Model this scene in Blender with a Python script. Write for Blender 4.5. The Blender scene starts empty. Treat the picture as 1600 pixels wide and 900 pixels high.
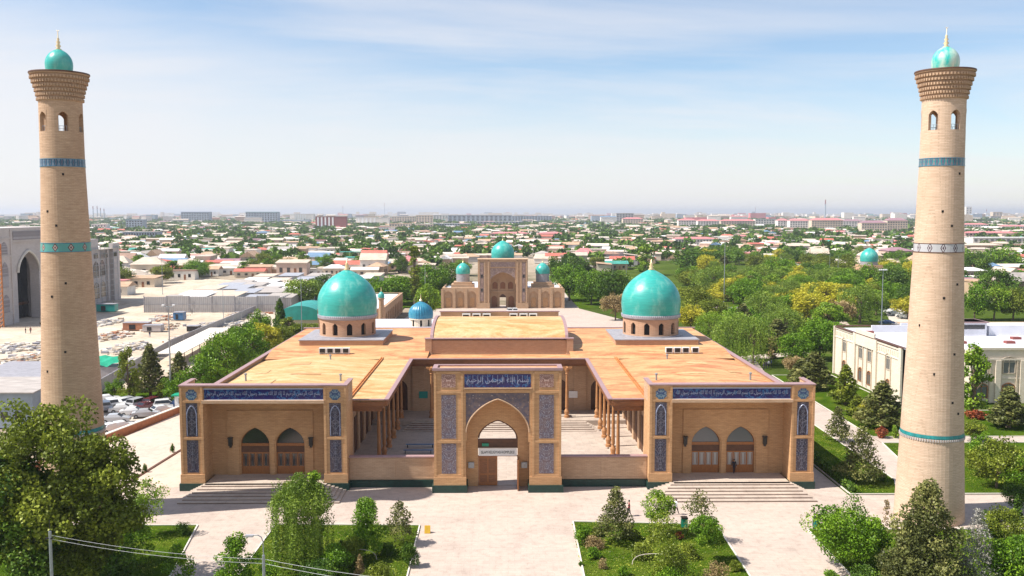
import bpy, math, random
import numpy as np
from mathutils import Matrix, Vector
random.seed(7); rng = np.random.default_rng(7)
sc = bpy.context.scene
COL = sc.collection
R = math.radians
# ------------------------------------------------------------------ camera
H = 33.0; FPX = 1450.0
PIT = math.atan(118/FPX); YAW = math.atan(16/FPX)
fw = np.array([math.sin(YAW)*math.cos(PIT), math.cos(YAW)*math.cos(PIT), -math.sin(PIT)])
rt = np.array([math.cos(YAW), -math.sin(YAW), 0.0]); up = np.cross(rt, fw)
cd = bpy.data.cameras.new('camera'); cam = bpy.data.objects.new('camera', cd); COL.objects.link(cam)
cd.sensor_width = 36.0; cd.lens = 36.0*FPX/1600.0; cd.clip_start = 0.5; cd.clip_end = 80000
cam.matrix_world = Matrix(((rt[0], up[0], -fw[0], 0), (rt[1], up[1], -fw[1], 0), (rt[2], up[2], -fw[2], H), (0, 0, 0, 1)))
sc.camera = cam
# ------------------------------------------------------------------ light
SUN_EL = R(52.5); SUN_AZ = R(10)            # shadows fall towards +X and a little away
w = bpy.data.worlds.new('World'); sc.world = w; w.use_nodes = True
nt = w.node_tree; N = nt.nodes; L = nt.links
bg = N['Background']
sky = N.new('ShaderNodeTexSky'); sky.sky_type = 'NISHITA'; sky.sun_disc = False
sky.sun_elevation = SUN_EL; sky.sun_rotation = R(260); sky.altitude = 400; sky.air_density = 1.0; sky.dust_density = 0.6; sky.ozone_density = 2.0
tc = N.new('ShaderNodeTexCoord'); sx = N.new('ShaderNodeSeparateXYZ'); L.new(tc.outputs['Generated'], sx.inputs[0])
ad = N.new('ShaderNodeMath'); ad.operation = 'ADD'; ad.inputs[1].default_value = 0.10; L.new(sx.outputs[2], ad.inputs[0])
dx = N.new('ShaderNodeMath'); dx.operation = 'DIVIDE'; L.new(sx.outputs[0], dx.inputs[0]); L.new(ad.outputs[0], dx.inputs[1])
dy = N.new('ShaderNodeMath'); dy.operation = 'DIVIDE'; L.new(sx.outputs[1], dy.inputs[0]); L.new(ad.outputs[0], dy.inputs[1])
cb = N.new('ShaderNodeCombineXYZ'); L.new(dx.outputs[0], cb.inputs[0]); L.new(dy.outputs[0], cb.inputs[1])
mp = N.new('ShaderNodeMapping'); mp.inputs['Rotation'].default_value = (0, 0, R(38)); mp.inputs['Scale'].default_value = (0.55, 1.25, 1); mp.inputs['Location'].default_value = (1.9, 0.35, 0)
L.new(cb.outputs[0], mp.inputs[0])
n1 = N.new('ShaderNodeTexNoise'); n1.inputs['Scale'].default_value = 0.55; n1.inputs['Detail'].default_value = 9; n1.inputs['Roughness'].default_value = 0.58; n1.inputs['Distortion'].default_value = 0.5
L.new(mp.outputs[0], n1.inputs['Vector'])
rp = N.new('ShaderNodeMapRange'); rp.inputs[1].default_value = 0.42; rp.inputs[2].default_value = 0.70; rp.inputs[3].default_value = 0.0; rp.inputs[4].default_value = 0.8
L.new(n1.outputs[0], rp.inputs[0])
# a thin sheet of high cloud thickens towards the horizon
hz = N.new('ShaderNodeMapRange'); hz.inputs[1].default_value = 0.03; hz.inputs[2].default_value = 0.20; hz.inputs[3].default_value = 0.85; hz.inputs[4].default_value = 0.0; hz.interpolation_type = 'SMOOTHSTEP'
bx = N.new('ShaderNodeMath'); bx.operation = 'MULTIPLY_ADD'; bx.inputs[1].default_value = 0.13; L.new(sx.outputs[0], bx.inputs[0]); L.new(sx.outputs[2], bx.inputs[2])
n3 = N.new('ShaderNodeTexNoise'); n3.inputs['Scale'].default_value = 1.0; n3.inputs['Detail'].default_value = 7; n3.inputs['Roughness'].default_value = 0.6; L.new(mp.outputs[0], n3.inputs['Vector'])
bn = N.new('ShaderNodeMath'); bn.operation = 'MULTIPLY_ADD'; bn.inputs[1].default_value = -0.16; L.new(n3.outputs[0], bn.inputs[0]); L.new(bx.outputs[0], bn.inputs[2])
b8 = N.new('ShaderNodeMath'); b8.operation = 'ADD'; b8.inputs[1].default_value = 0.08; L.new(bn.outputs[0], b8.inputs[0]); L.new(b8.outputs[0], hz.inputs[0])
n2 = N.new('ShaderNodeTexNoise'); n2.inputs['Scale'].default_value = 2.2; n2.inputs['Detail'].default_value = 5; L.new(tc.outputs['Generated'], n2.inputs['Vector'])
hm = N.new('ShaderNodeMath'); hm.operation = 'MULTIPLY'; L.new(hz.outputs[0], hm.inputs[0])
r2 = N.new('ShaderNodeMapRange'); r2.inputs[1].default_value = 0.3; r2.inputs[2].default_value = 0.6; r2.inputs[3].default_value = 0.75; r2.inputs[4].default_value = 1.1; L.new(n2.outputs[0], r2.inputs[0]); L.new(r2.outputs[0], hm.inputs[1])
mxm = N.new('ShaderNodeMath'); mxm.operation = 'MAXIMUM'; L.new(rp.outputs[0], mxm.inputs[0]); L.new(hm.outputs[0], mxm.inputs[1])
mix = N.new('ShaderNodeMix'); mix.data_type = 'RGBA'; L.new(mxm.outputs[0], mix.inputs[0]); L.new(sky.outputs[0], mix.inputs[6]); mix.inputs[7].default_value = (5.8, 5.7, 5.85, 1)
L.new(mix.outputs[2], bg.inputs[0]); bg.inputs[1].default_value = 0.10
sd = bpy.data.lights.new('sun', 'SUN'); sd.energy = 5.0; sd.angle = R(0.5); sd.color = (1.0, 0.945, 0.87)
so = bpy.data.objects.new('sun', sd); COL.objects.link(so)
ldir = Vector((math.cos(SUN_EL)*math.cos(SUN_AZ), math.cos(SUN_EL)*math.sin(SUN_AZ), -math.sin(SUN_EL)))
so.rotation_euler = ldir.to_track_quat('-Z', 'Y').to_euler(); so.location = (-60, -20, 90)
vs = sc.view_settings; vs.view_transform = 'Standard'; vs.look = 'None'; vs.gamma = 1; vs.use_curve_mapping = False; vs.exposure = 0.68
sc.cycles.use_denoising = True; sc.cycles.max_bounces = 6; sc.cycles.diffuse_bounces = 3; sc.cycles.glossy_bounces = 2
sc.cycles.transmission_bounces = 3; sc.cycles.transparent_max_bounces = 6; sc.cycles.volume_bounces = 0
sc.cycles.sample_clamp_indirect = 6

def G(x, y, z=0.0):
    d = fw + rt*(x-800)/FPX - up*(y-450)/FPX; t = (z-H)/d[2]
    return float(d[0]*t), float(d[1]*t)
def AY(x, y, Y):
    d = fw + rt*(x-800)/FPX - up*(y-450)/FPX; t = Y/d[1]
    return float(d[0]*t), float(H+d[2]*t)
def PX(X, Y, Z):
    v = np.array([X, Y, Z-H]); q = float(v@fw)
    return 800+FPX*float(v@rt)/q, 450-FPX*float(v@up)/q
# ------------------------------------------------------------------ materials
MT = {}
def newmat(name):
    m = bpy.data.materials.new(name); m.use_nodes = True; MT[name] = m
    return m, m.node_tree.nodes, m.node_tree.links, m.node_tree.nodes['Principled BSDF']
def S(c): return tuple(((v/12.92) if v <= 0.04045 else ((v+0.055)/1.055)**2.4) for v in c)
def noise(N, L, vec, scale, detail=4, rough=0.55, mscale=None, rot=None, dist=0):
    n = N.new('ShaderNodeTexNoise'); n.inputs['Scale'].default_value = scale; n.inputs['Detail'].default_value = detail
    n.inputs['Roughness'].default_value = rough; n.inputs['Distortion'].default_value = dist
    if mscale:
        mp = N.new('ShaderNodeMapping'); mp.inputs['Scale'].default_value = mscale
        if rot: mp.inputs['Rotation'].default_value = rot
        L.new(vec, mp.inputs[0]); L.new(mp.outputs[0], n.inputs['Vector'])
    else: L.new(vec, n.inputs['Vector'])
    return n
def ramp(N, L, src, stops, interp='LINEAR'):
    r = N.new('ShaderNodeValToRGB'); r.color_ramp.interpolation = interp
    e = r.color_ramp.elements
    while len(e) < len(stops): e.new(0.5)
    for q, (p, c) in zip(e, stops): q.position = p; q.color = (*c, 1)
    L.new(src, r.inputs[0]); return r
def mixc(N, L, fac, a, b, mode='MIX'):
    m = N.new('ShaderNodeMix'); m.data_type = 'RGBA'; m.blend_type = mode
    for k, v in ((0, fac), (6, a), (7, b)):
        if hasattr(v, 'is_linked') or hasattr(v, 'links'): L.new(v, m.inputs[k])
        else: m.inputs[k].default_value = v if k == 0 else (*v, 1)
    return m.outputs[2]
def bump(N, L, b, src, strength=0.3, dist=0.05):
    q = N.new('ShaderNodeBump'); q.inputs['Strength'].default_value = strength; q.inputs['Distance'].default_value = dist
    L.new(src, q.inputs['Height']); L.new(q.outputs[0], b.inputs['Normal'])
def plain(name, c, rough=0.7, var=0.12, scale=1.5, metal=0.0, mscale=None, bmp=0.0):
    m, N, L, b = newmat(name); tc = N.new('ShaderNodeTexCoord')
    n = noise(N, L, tc.outputs['Object'], scale, 5, 0.6, mscale)
    r = ramp(N, L, n.outputs[0], [(0.3, tuple(v*(1-var) for v in c)), (0.7, tuple(min(1, v*(1+var)) for v in c))])
    L.new(r.outputs[0], b.inputs['Base Color']); b.inputs['Roughness'].default_value = rough; b.inputs['Metallic'].default_value = metal
    if bmp: bump(N, L, b, n.outputs[0], bmp)
    return m
def brick(name, c, c2, dark, sc_=1.0, rough=0.85, course=7.0, stain=0.35):
    """sun-dried brick seen from afar: fine horizontal courses, patches and a few dark streaks"""
    m, N, L, b = newmat(name); tc = N.new('ShaderNodeTexCoord'); O = tc.outputs['Object']
    a = noise(N, L, O, 1.0, 6, 0.7, (0.9*sc_, 0.9*sc_, course*sc_))
    base = ramp(N, L, a.outputs[0], [(0.32, c2), (0.62, c)])
    big = noise(N, L, O, 0.22*sc_, 4, 0.6)
    st = ramp(N, L, big.outputs[0], [(0.45, (0, 0, 0)), (0.75, (stain,)*3)])
    col = mixc(N, L, st.outputs[0], base.outputs[0], dark)
    br = N.new('ShaderNodeTexBrick'); br.inputs['Scale'].default_value = 1.0
    br.inputs['Color1'].default_value = (1, 1, 1, 1); br.inputs['Color2'].default_value = (0.8, 0.78, 0.76, 1); br.inputs['Mortar'].default_value = (0.6, 0.58, 0.55, 1)
    br.inputs['Brick Width'].default_value = 0.55; br.inputs['Row Height'].default_value = 0.17; br.inputs['Mortar Size'].default_value = 0.02
    sp = N.new('ShaderNodeSeparateXYZ'); L.new(O, sp.inputs[0]); sm = N.new('ShaderNodeMath'); sm.operation = 'ADD'; L.new(sp.outputs[0], sm.inputs[0]); L.new(sp.outputs[1], sm.inputs[1])
    cbn = N.new('ShaderNodeCombineXYZ'); L.new(sm.outputs[0], cbn.inputs[0]); L.new(sp.outputs[2], cbn.inputs[1]); L.new(cbn.outputs[0], br.inputs['Vector'])
    col = mixc(N, L, 0.55, col, br.outputs[0], 'MULTIPLY')
    L.new(col, b.inputs['Base Color']); b.inputs['Roughness'].default_value = rough
    bump(N, L, b, a.outputs[0], 0.25, 0.03)
    return m
brick('brick_tan', (0.62, 0.37, 0.185), (0.48, 0.265, 0.12), (0.30, 0.16, 0.075))
brick('brick_cornice', (0.50, 0.34, 0.22), (0.38, 0.24, 0.15), (0.26, 0.16, 0.10), course=12, stain=0.5)
brick('brick_minaret_pale', (0.67, 0.50, 0.365), (0.52, 0.365, 0.25), (0.42, 0.28, 0.18), course=10, stain=0.45)
brick('brick_institute', (0.80, 0.71, 0.59), (0.74, 0.64, 0.51), (0.58, 0.48, 0.36), course=3, stain=0.25)
brick('brick_minaret', (0.57, 0.395, 0.26), (0.43, 0.275, 0.17), (0.32, 0.20, 0.12), course=10, stain=0.5)
brick('brick_pale', (0.60, 0.41, 0.265), (0.47, 0.30, 0.18), (0.33, 0.20, 0.12), course=9)
brick('brick_drum', (0.54, 0.33, 0.21), (0.45, 0.26, 0.15), (0.40, 0.24, 0.15))
brick('brick_grey', (0.60, 0.54, 0.52), (0.48, 0.43, 0.41), (0.34, 0.29, 0.27))
brick('brick_cream', (0.70, 0.59, 0.46), (0.62, 0.50, 0.38), (0.46, 0.35, 0.24), course=4, stain=0.2)
brick('brick_madrasa', (0.55, 0.37, 0.23), (0.46, 0.29, 0.17), (0.36, 0.23, 0.14))
plain('coping_mauve', (0.33, 0.21, 0.21), 0.55, 0.1, 2)
plain('plinth_green', (0.006, 0.036, 0.027), 0.5, 0.35, 2.5)
plain('wood_brown', (0.22, 0.085, 0.03), 0.5, 0.3, 2, mscale=(1, 1, 6))
plain('wood_dark', (0.10, 0.04, 0.018), 0.55, 0.3, 2)
plain('wood_column', (0.40, 0.19, 0.075), 0.5, 0.25, 2, mscale=(4, 4, 1))
plain('wood_door', (0.31, 0.115, 0.03), 0.45, 0.25, 3, mscale=(5, 5, 1))
plain('gold', (0.80, 0.62, 0.34), 0.35, 0.08, 3, metal=0.35)
plain('white_paint', (0.78, 0.78, 0.77), 0.4, 0.05, 3)
plain('black_metal', (0.015, 0.013, 0.013), 0.4, 0.2, 3)
plain('grey_metal', (0.30, 0.33, 0.36), 0.35, 0.15, 3, metal=0.4)
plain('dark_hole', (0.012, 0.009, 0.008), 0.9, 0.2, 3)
plain('asphalt', (0.10, 0.095, 0.09), 0.9, 0.2, 0.6)
plain('lead_grey', (0.30, 0.29, 0.31), 0.5, 0.18, 1.4)
plain('concrete', (0.52, 0.46, 0.39), 0.85, 0.15, 0.5, bmp=0.1)
plain('stone_white', (0.62, 0.57, 0.50), 0.8, 0.12, 0.7)
plain('roof_white', (0.66, 0.66, 0.70), 0.6, 0.14, 0.25)
plain('rubber', (0.012, 0.012, 0.013), 0.8, 0.2, 4)
plain('bark', (0.16, 0.11, 0.075), 0.9, 0.35, 6, mscale=(2, 2, 0.6), bmp=0.3)
plain('bark_pale', (0.50, 0.44, 0.36), 0.85, 0.25, 6, mscale=(2, 2, 0.6))
plain('tarp_green', (0.01, 0.30, 0.17), 0.45, 0.25, 0.9, bmp=0.3)
plain('tarp_teal', (0.015, 0.27, 0.23), 0.45, 0.2, 0.5)
plain('rust_orange', (0.45, 0.16, 0.04), 0.7, 0.35, 1.0)
plain('terracotta', (0.40, 0.17, 0.09), 0.8, 0.2, 1.5)
plain('rubble_stone', (0.48, 0.40, 0.31), 0.9, 0.4, 1.2)
plain('blue_paint', (0.05, 0.16, 0.33), 0.4, 0.15, 1.0)
plain('steel_sheet', (0.45, 0.45, 0.48), 0.4, 0.12, 0.6, metal=0.3)
plain('yellow_paint', (0.55, 0.33, 0.02), 0.6, 0.1, 3)
plain('skin', (0.45, 0.27, 0.18), 0.6, 0.05, 3)
plain('cloth_dark', (0.02, 0.02, 0.03), 0.9, 0.2, 8)
plain('cloth_red', (0.22, 0.03, 0.03), 0.9, 0.2, 8)
plain('cloth_white', (0.65, 0.65, 0.68), 0.9, 0.08, 8)
plain('cloth_blue', (0.05, 0.09, 0.22), 0.9, 0.2, 8)
def glassm(name, c, rough=0.12):
    m, N, L, b = newmat(name); b.inputs['Base Color'].default_value = (*c, 1); b.inputs['Roughness'].default_value = rough
    b.inputs['Specular IOR Level'].default_value = 0.8
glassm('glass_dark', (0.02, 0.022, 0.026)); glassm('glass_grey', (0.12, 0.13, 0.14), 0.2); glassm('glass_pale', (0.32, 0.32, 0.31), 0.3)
for nm, c in (('car_white', (0.75, 0.75, 0.74)), ('car_silver', (0.42, 0.43, 0.45)), ('car_black', (0.012, 0.011, 0.015)), ('car_maroon', (0.10, 0.012, 0.02)), ('car_blue', (0.02, 0.05, 0.14))):
    m, N, L, b = newmat(nm); b.inputs['Base Color'].default_value = (*c, 1); b.inputs['Roughness'].default_value = 0.25; b.inputs['Coat Weight'].default_value = 0.6
# turquoise tile dome: thin courses, weather streaks running down, paler worn patches
def domemat(name, c, worn, amt, lo=0.5):
    m, N, L, b = newmat(name); tc = N.new('ShaderNodeTexCoord'); O = tc.outputs['Object']
    a = noise(N, L, O, 1.0, 6, 0.7, (0.5, 0.5, 5.5)); base = ramp(N, L, a.outputs[0], [(0.3, tuple(v*0.80 for v in c)), (0.7, tuple(min(1, v*1.15) for v in c))])
    p = noise(N, L, O, 0.7, 5, 0.65, (1, 1, 0.45)); pr = ramp(N, L, p.outputs[0], [(lo, (0, 0, 0)), (lo+0.22, (amt,)*3)])
    col = mixc(N, L, pr.outputs[0], base.outputs[0], worn)
    L.new(col, b.inputs['Base Color']); b.inputs['Roughness'].default_value = 0.36; b.inputs['Specular IOR Level'].default_value = 0.5
    bump(N, L, b, a.outputs[0], 0.12, 0.03)
domemat('dome_turquoise', (0.035, 0.36, 0.315), (0.26, 0.56, 0.47), 0.6)
domemat('dome_worn', (0.02, 0.42, 0.37), (0.50, 0.62, 0.52), 0.95, 0.38)
domemat('dome_blue', (0.02, 0.18, 0.29), (0.10, 0.36, 0.42), 0.6)
# roofing felt: pale straw and orange in wavy streaks
def roofmat(name, a_, b_, c_):
    m, N, L, b = newmat(name); tc = N.new('ShaderNodeTexCoord'); O = tc.outputs['Object']
    n = noise(N, L, O, 0.22, 7, 0.62, (0.6, 1.6, 1), dist=1.6)
    r = ramp(N, L, n.outputs[0], [(0.34, c_), (0.46, b_), (0.58, a_), (0.72, tuple(v*1.08 for v in a_))])
    f = noise(N, L, O, 1.5, 5, 0.6, (1, 2.4, 1), dist=0.8)
    fr = ramp(N, L, f.outputs[0], [(0.3, (0.70, 0.67, 0.62)), (0.6, (1, 1, 1))])
    col = mixc(N, L, 1.0, r.outputs[0], fr.outputs[0], 'MULTIPLY')
    wv = N.new('ShaderNodeTexWave'); wv.inputs['Scale'].default_value = 0.33; wv.wave_type = 'BANDS'; wv.bands_direction = 'Y'; wv.wave_profile = 'SAW'; L.new(O, wv.inputs[0])
    wr = ramp(N, L, wv.outputs[0], [(0.0, (0.80, 0.72, 0.62)), (0.05, (1, 1, 1))]); col = mixc(N, L, 0.7, col, wr.outputs[0], 'MULTIPLY')
    L.new(col, b.inputs['Base Color']); b.inputs['Roughness'].default_value = 0.7; bump(N, L, b, f.outputs[0], 0.3, 0.05)
roofmat('roof_straw', (0.62, 0.44, 0.225), (0.57, 0.345, 0.14), (0.47, 0.235, 0.075))
roofmat('roof_orange', (0.60, 0.36, 0.165), (0.56, 0.26, 0.11), (0.46, 0.16, 0.065))
# tile mosaics
def arabesque(name, ground, ground2, line, scale=2.2, freq=5.0, thick=0.16, sym=True):
    m, N, L, b = newmat(name); tc = N.new('ShaderNodeTexCoord'); O = tc.outputs['Object']; sp = N.new('ShaderNodeSeparateXYZ'); L.new(O, sp.inputs[0])
    ab = N.new('ShaderNodeMath'); ab.operation = 'ABSOLUTE' if sym else 'ADD'; L.new(sp.outputs[0], ab.inputs[0])
    if not sym: ab.inputs[1].default_value = 0
    cbn = N.new('ShaderNodeCombineXYZ'); L.new(ab.outputs[0], cbn.inputs[0]); L.new(sp.outputs[2], cbn.inputs[2])
    n = noise(N, L, cbn.outputs[0], scale, 1.5, 0.4); mu = N.new('ShaderNodeMath'); mu.operation = 'MULTIPLY'; mu.inputs[1].default_value = freq; L.new(n.outputs[0], mu.inputs[0])
    fr = N.new('ShaderNodeMath'); fr.operation = 'FRACT'; L.new(mu.outputs[0], fr.inputs[0])
    r = ramp(N, L, fr.outputs[0], [(0.0, line), (thick, line), (thick+0.08, ground), (0.9, ground)])
    v = N.new('ShaderNodeTexVoronoi'); v.inputs['Scale'].default_value = 3.0; L.new(cbn.outputs[0], v.inputs['Vector'])
    vr = ramp(N, L, v.outputs['Distance'], [(0.0, line), (0.09, line), (0.14, (0, 0, 0)), (1, (0, 0, 0))])
    g2 = noise(N, L, O, 1.2, 3); gr = ramp(N, L, g2.outputs[0], [(0.4, (0, 0, 0)), (0.6, (1, 1, 1))])
    c1 = mixc(N, L, gr.outputs[0], r.outputs[0], ground2); c2 = mixc(N, L, 0.45, r.outputs[0], c1); c3 = mixc(N, L, 0.6, c2, vr.outputs[0], 'ADD')
    L.new(c3, b.inputs['Base Color']); b.inputs['Roughness'].default_value = 0.3
arabesque('mosaic_dark', (0.030, 0.030, 0.060), (0.08, 0.05, 0.05), (0.17, 0.17, 0.21), 1.6, 6)
arabesque('mosaic_portal', (0.10, 0.08, 0.11), (0.17, 0.10, 0.08), (0.24, 0.24, 0.29), 1.8, 7, 0.3)
arabesque('mosaic_rosette', (0.03, 0.05, 0.14), (0.06, 0.18, 0.25), (0.22, 0.27, 0.30), 2.0, 6, 0.3)
arabesque('mosaic_square', (0.20, 0.10, 0.08), (0.30, 0.17, 0.13), (0.50, 0.34, 0.30), 2.5, 5, 0.35)
arabesque('mosaic_navy', (0.008, 0.012, 0.12), (0.035, 0.01, 0.06), (0.03, 0.12, 0.28), 1.2, 5, 0.2)
arabesque('mosaic_madrasa', (0.26, 0.17, 0.13), (0.20, 0.14, 0.16), (0.36, 0.25, 0.20), 0.6, 5, 0.3)
arabesque('mosaic_grey', (0.17, 0.15, 0.17), (0.22, 0.18, 0.18), (0.30, 0.28, 0.31), 0.5, 5, 0.3)
def spotmat(name, g, g2, d):
    m, N, L, b = newmat(name); tc = N.new('ShaderNodeTexCoord'); O = tc.outputs['Object']
    v = N.new('ShaderNodeTexVoronoi'); v.inputs['Scale'].default_value = 2.6; v.inputs['Randomness'].default_value = 0.35; L.new(O, v.inputs['Vector'])
    n = noise(N, L, O, 2.2, 4, 0.6); gr = ramp(N, L, n.outputs[0], [(0.35, g), (0.65, g2)])
    vr = ramp(N, L, v.outputs['Distance'], [(0.0, (1, 1, 1)), (0.18, (1, 1, 1)), (0.28, (0, 0, 0))])
    col = mixc(N, L, vr.outputs[0], gr.outputs[0], d); L.new(col, b.inputs['Base Color']); b.inputs['Roughness'].default_value = 0.35
spotmat('mosaic_spandrel', (0.06, 0.055, 0.09), (0.16, 0.11, 0.10), (0.40, 0.33, 0.30))
# painted band round a minaret: angle based diamonds
def bandmat(name, g, d, e, turns, zc, zh):
    m, N, L, b = newmat(name); tc = N.new('ShaderNodeTexCoord'); sp = N.new('ShaderNodeSeparateXYZ'); L.new(tc.outputs['Object'], sp.inputs[0])
    at = N.new('ShaderNodeMath'); at.operation = 'ARCTAN2'; L.new(sp.outputs[1], at.inputs[0]); L.new(sp.outputs[0], at.inputs[1])
    mu = N.new('ShaderNodeMath'); mu.operation = 'MULTIPLY'; mu.inputs[1].default_value = turns; L.new(at.outputs[0], mu.inputs[0])
    cs = N.new('ShaderNodeMath'); cs.operation = 'COSINE'; L.new(mu.outputs[0], cs.inputs[0]); ca = N.new('ShaderNodeMath'); ca.operation = 'ABSOLUTE'; L.new(cs.outputs[0], ca.inputs[0])
    zz = N.new('ShaderNodeMath'); zz.operation = 'SUBTRACT'; zz.inputs[1].default_value = zc; L.new(sp.outputs[2], zz.inputs[0])
    za = N.new('ShaderNodeMath'); za.operation = 'ABSOLUTE'; L.new(zz.outputs[0], za.inputs[0]); zd = N.new('ShaderNodeMath'); zd.operation = 'DIVIDE'; zd.inputs[1].default_value = zh; L.new(za.outputs[0], zd.inputs[0])
    su = N.new('ShaderNodeMath'); su.operation = 'ADD'; L.new(ca.outputs[0], su.inputs[0]); L.new(zd.outputs[0], su.inputs[1])
    r = ramp(N, L, su.outputs[0], [(0.0, e), (0.20, e), (0.22, d), (0.40, d), (0.41, e), (0.60, e), (0.62, g), (0.90, g), (1.0, d if turns > 8 else g)], 'CONSTANT')
    L.new(r.outputs[0], b.inputs['Base Color']); b.inputs['Roughness'].default_value = 0.35
# paving
def paving(name, c, c2, joint, size=1.2, rot=0.0):
    m, N, L, b = newmat(name); tc = N.new('ShaderNodeTexCoord'); O = tc.outputs['Object']
    mp = N.new('ShaderNodeMapping'); mp.inputs['Rotation'].default_value = (0, 0, rot); L.new(O, mp.inputs[0])
    br = N.new('ShaderNodeTexBrick'); br.offset = 0.5; br.inputs['Scale'].default_value = 1; br.inputs['Brick Width'].default_value = size; br.inputs['Row Height'].default_value = size*0.5; br.inputs['Mortar Size'].default_value = 0.02
    br.inputs['Color1'].default_value = (*c, 1); br.inputs['Color2'].default_value = (*c2, 1); br.inputs['Mortar'].default_value = (*joint, 1); L.new(mp.outputs[0], br.inputs['Vector'])
    n = noise(N, L, O, 0.13, 8, 0.68, dist=0.8); r = ramp(N, L, n.outputs[0], [(0.28, (0.80, 0.76, 0.75)), (0.45, (0.95, 0.93, 0.92)), (0.7, (1.05, 1.04, 1.02))])
    col = mixc(N, L, 1.0, br.outputs[0], r.outputs[0], 'MULTIPLY')
    n3 = noise(N, L, O, 1.1, 6, 0.7); r3 = ramp(N, L, n3.outputs[0], [(0.30, (0.80, 0.78, 0.77)), (0.52, (1, 1, 1))]); col = mixc(N, L, 1.0, col, r3.outputs[0], 'MULTIPLY')
    L.new(col, b.inputs['Base Color']); b.inputs['Roughness'].default_value = 0.75
paving('paving_plaza', (0.51, 0.425, 0.36), (0.475, 0.395, 0.335), (0.41, 0.34, 0.285))
paving('paving_terrace', (0.56, 0.47, 0.39), (0.53, 0.44, 0.36), (0.50, 0.42, 0.33), 3.0)
paving('paving_court', (0.50, 0.42, 0.35), (0.44, 0.37, 0.31), (0.34, 0.28, 0.23), 2.0)
def groundmat(name, stops, s1, s2, bm=0.0):
    m, N, L, b = newmat(name); tc = N.new('ShaderNodeTexCoord'); O = tc.outputs['Object']
    n = noise(N, L, O, s1, 9, 0.65, dist=0.6); r = ramp(N, L, n.outputs[0], stops)
    f = noise(N, L, O, s2, 6, 0.7); fr = ramp(N, L, f.outputs[0], [(0.3, (0.72, 0.72, 0.72)), (0.7, (1.12, 1.12, 1.12))])
    L.new(mixc(N, L, 1.0, r.outputs[0], fr.outputs[0], 'MULTIPLY'), b.inputs['Base Color']); b.inputs['Roughness'].default_value = 1.0; b.inputs['Specular IOR Level'].default_value = 0.0
    if bm: bump(N, L, b, f.outputs[0], bm, 0.1)
groundmat('ground_city', [(0.30, (0.10, 0.10, 0.05)), (0.45, (0.32, 0.26, 0.19)), (0.65, (0.44, 0.37, 0.29))], 0.012, 0.15)
groundmat('ground_sand', [(0.3, (0.44, 0.35, 0.26)), (0.5, (0.55, 0.46, 0.36)), (0.7, (0.62, 0.54, 0.44))], 0.05, 0.5, 0.3)
groundmat('ground_park', [(0.3, (0.05, 0.07, 0.015)), (0.55, (0.07, 0.11, 0.015)), (0.75, (0.15, 0.13, 0.05))], 0.05, 0.8, 0.3)
groundmat('grass_lawn', [(0.3, (0.030, 0.062, 0.005)), (0.5, (0.055, 0.10, 0.007)), (0.72, (0.12, 0.145, 0.02))], 0.25, 3.5, 0.8)
# leaves: colour varies leaf to leaf and clump to clump
def leafmat(name, a_, b_, c_, trans=0.22):
    a_, b_, c_ = [tuple(v*k for v in q) for q, k in ((a_, .75), (b_, 1.05), (c_, 1.2))]
    m, N, L, b = newmat(name); at = N.new('ShaderNodeAttribute'); at.attribute_name = 'tone'
    r = ramp(N, L, at.outputs['Fac'], [(0.0, a_), (0.55, b_), (1.0, c_)])
    N.remove(b); d = N.new('ShaderNodeBsdfDiffuse'); t = N.new('ShaderNodeBsdfTranslucent'); g = N.new('ShaderNodeBsdfGlossy'); g.inputs['Roughness'].default_value = 0.5
    m1 = N.new('ShaderNodeMixShader'); m1.inputs[0].default_value = trans; m2 = N.new('ShaderNodeMixShader'); m2.inputs[0].default_value = 0.04
    L.new(r.outputs[0], d.inputs[0]); L.new(r.outputs[0], t.inputs[0]); L.new(d.outputs[0], m1.inputs[1]); L.new(t.outputs[0], m1.inputs[2]); L.new(m1.outputs[0], m2.inputs[1]); L.new(g.outputs[0], m2.inputs[2])
    g.inputs[0].default_value = (0.5, 0.5, 0.45, 1); L.new(m2.outputs[0], N['Material Output'].inputs[0])
leafmat('leaf_green', (0.055, 0.13, 0.006), (0.12, 0.24, 0.010), (0.23, 0.35, 0.02))
leafmat('leaf_olive', (0.08, 0.11, 0.009), (0.165, 0.21, 0.018), (0.30, 0.33, 0.04))
leafmat('leaf_dark', (0.035, 0.08, 0.009), (0.07, 0.145, 0.012), (0.14, 0.22, 0.022))
leafmat('leaf_yellow', (0.26, 0.26, 0.012), (0.45, 0.42, 0.025), (0.60, 0.52, 0.07))
leafmat('leaf_lime', (0.10, 0.19, 0.010), (0.19, 0.31, 0.02), (0.33, 0.42, 0.04))
leafmat('leaf_pine', (0.06, 0.075, 0.020), (0.15, 0.165, 0.045), (0.30, 0.285, 0.09), 0.25)
leafmat('leaf_willow', (0.07, 0.13, 0.012), (0.15, 0.235, 0.025), (0.28, 0.36, 0.045))
leafmat('leaf_grey', (0.16, 0.15, 0.12), (0.28, 0.27, 0.23), (0.42, 0.40, 0.36), 0.15)
leafmat('leaf_tan', (0.18, 0.12, 0.05), (0.32, 0.23, 0.10), (0.48, 0.36, 0.18), 0.2)
leafmat('leaf_red', (0.16, 0.03, 0.015), (0.30, 0.07, 0.03), (0.42, 0.15, 0.06), 0.25)
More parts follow.
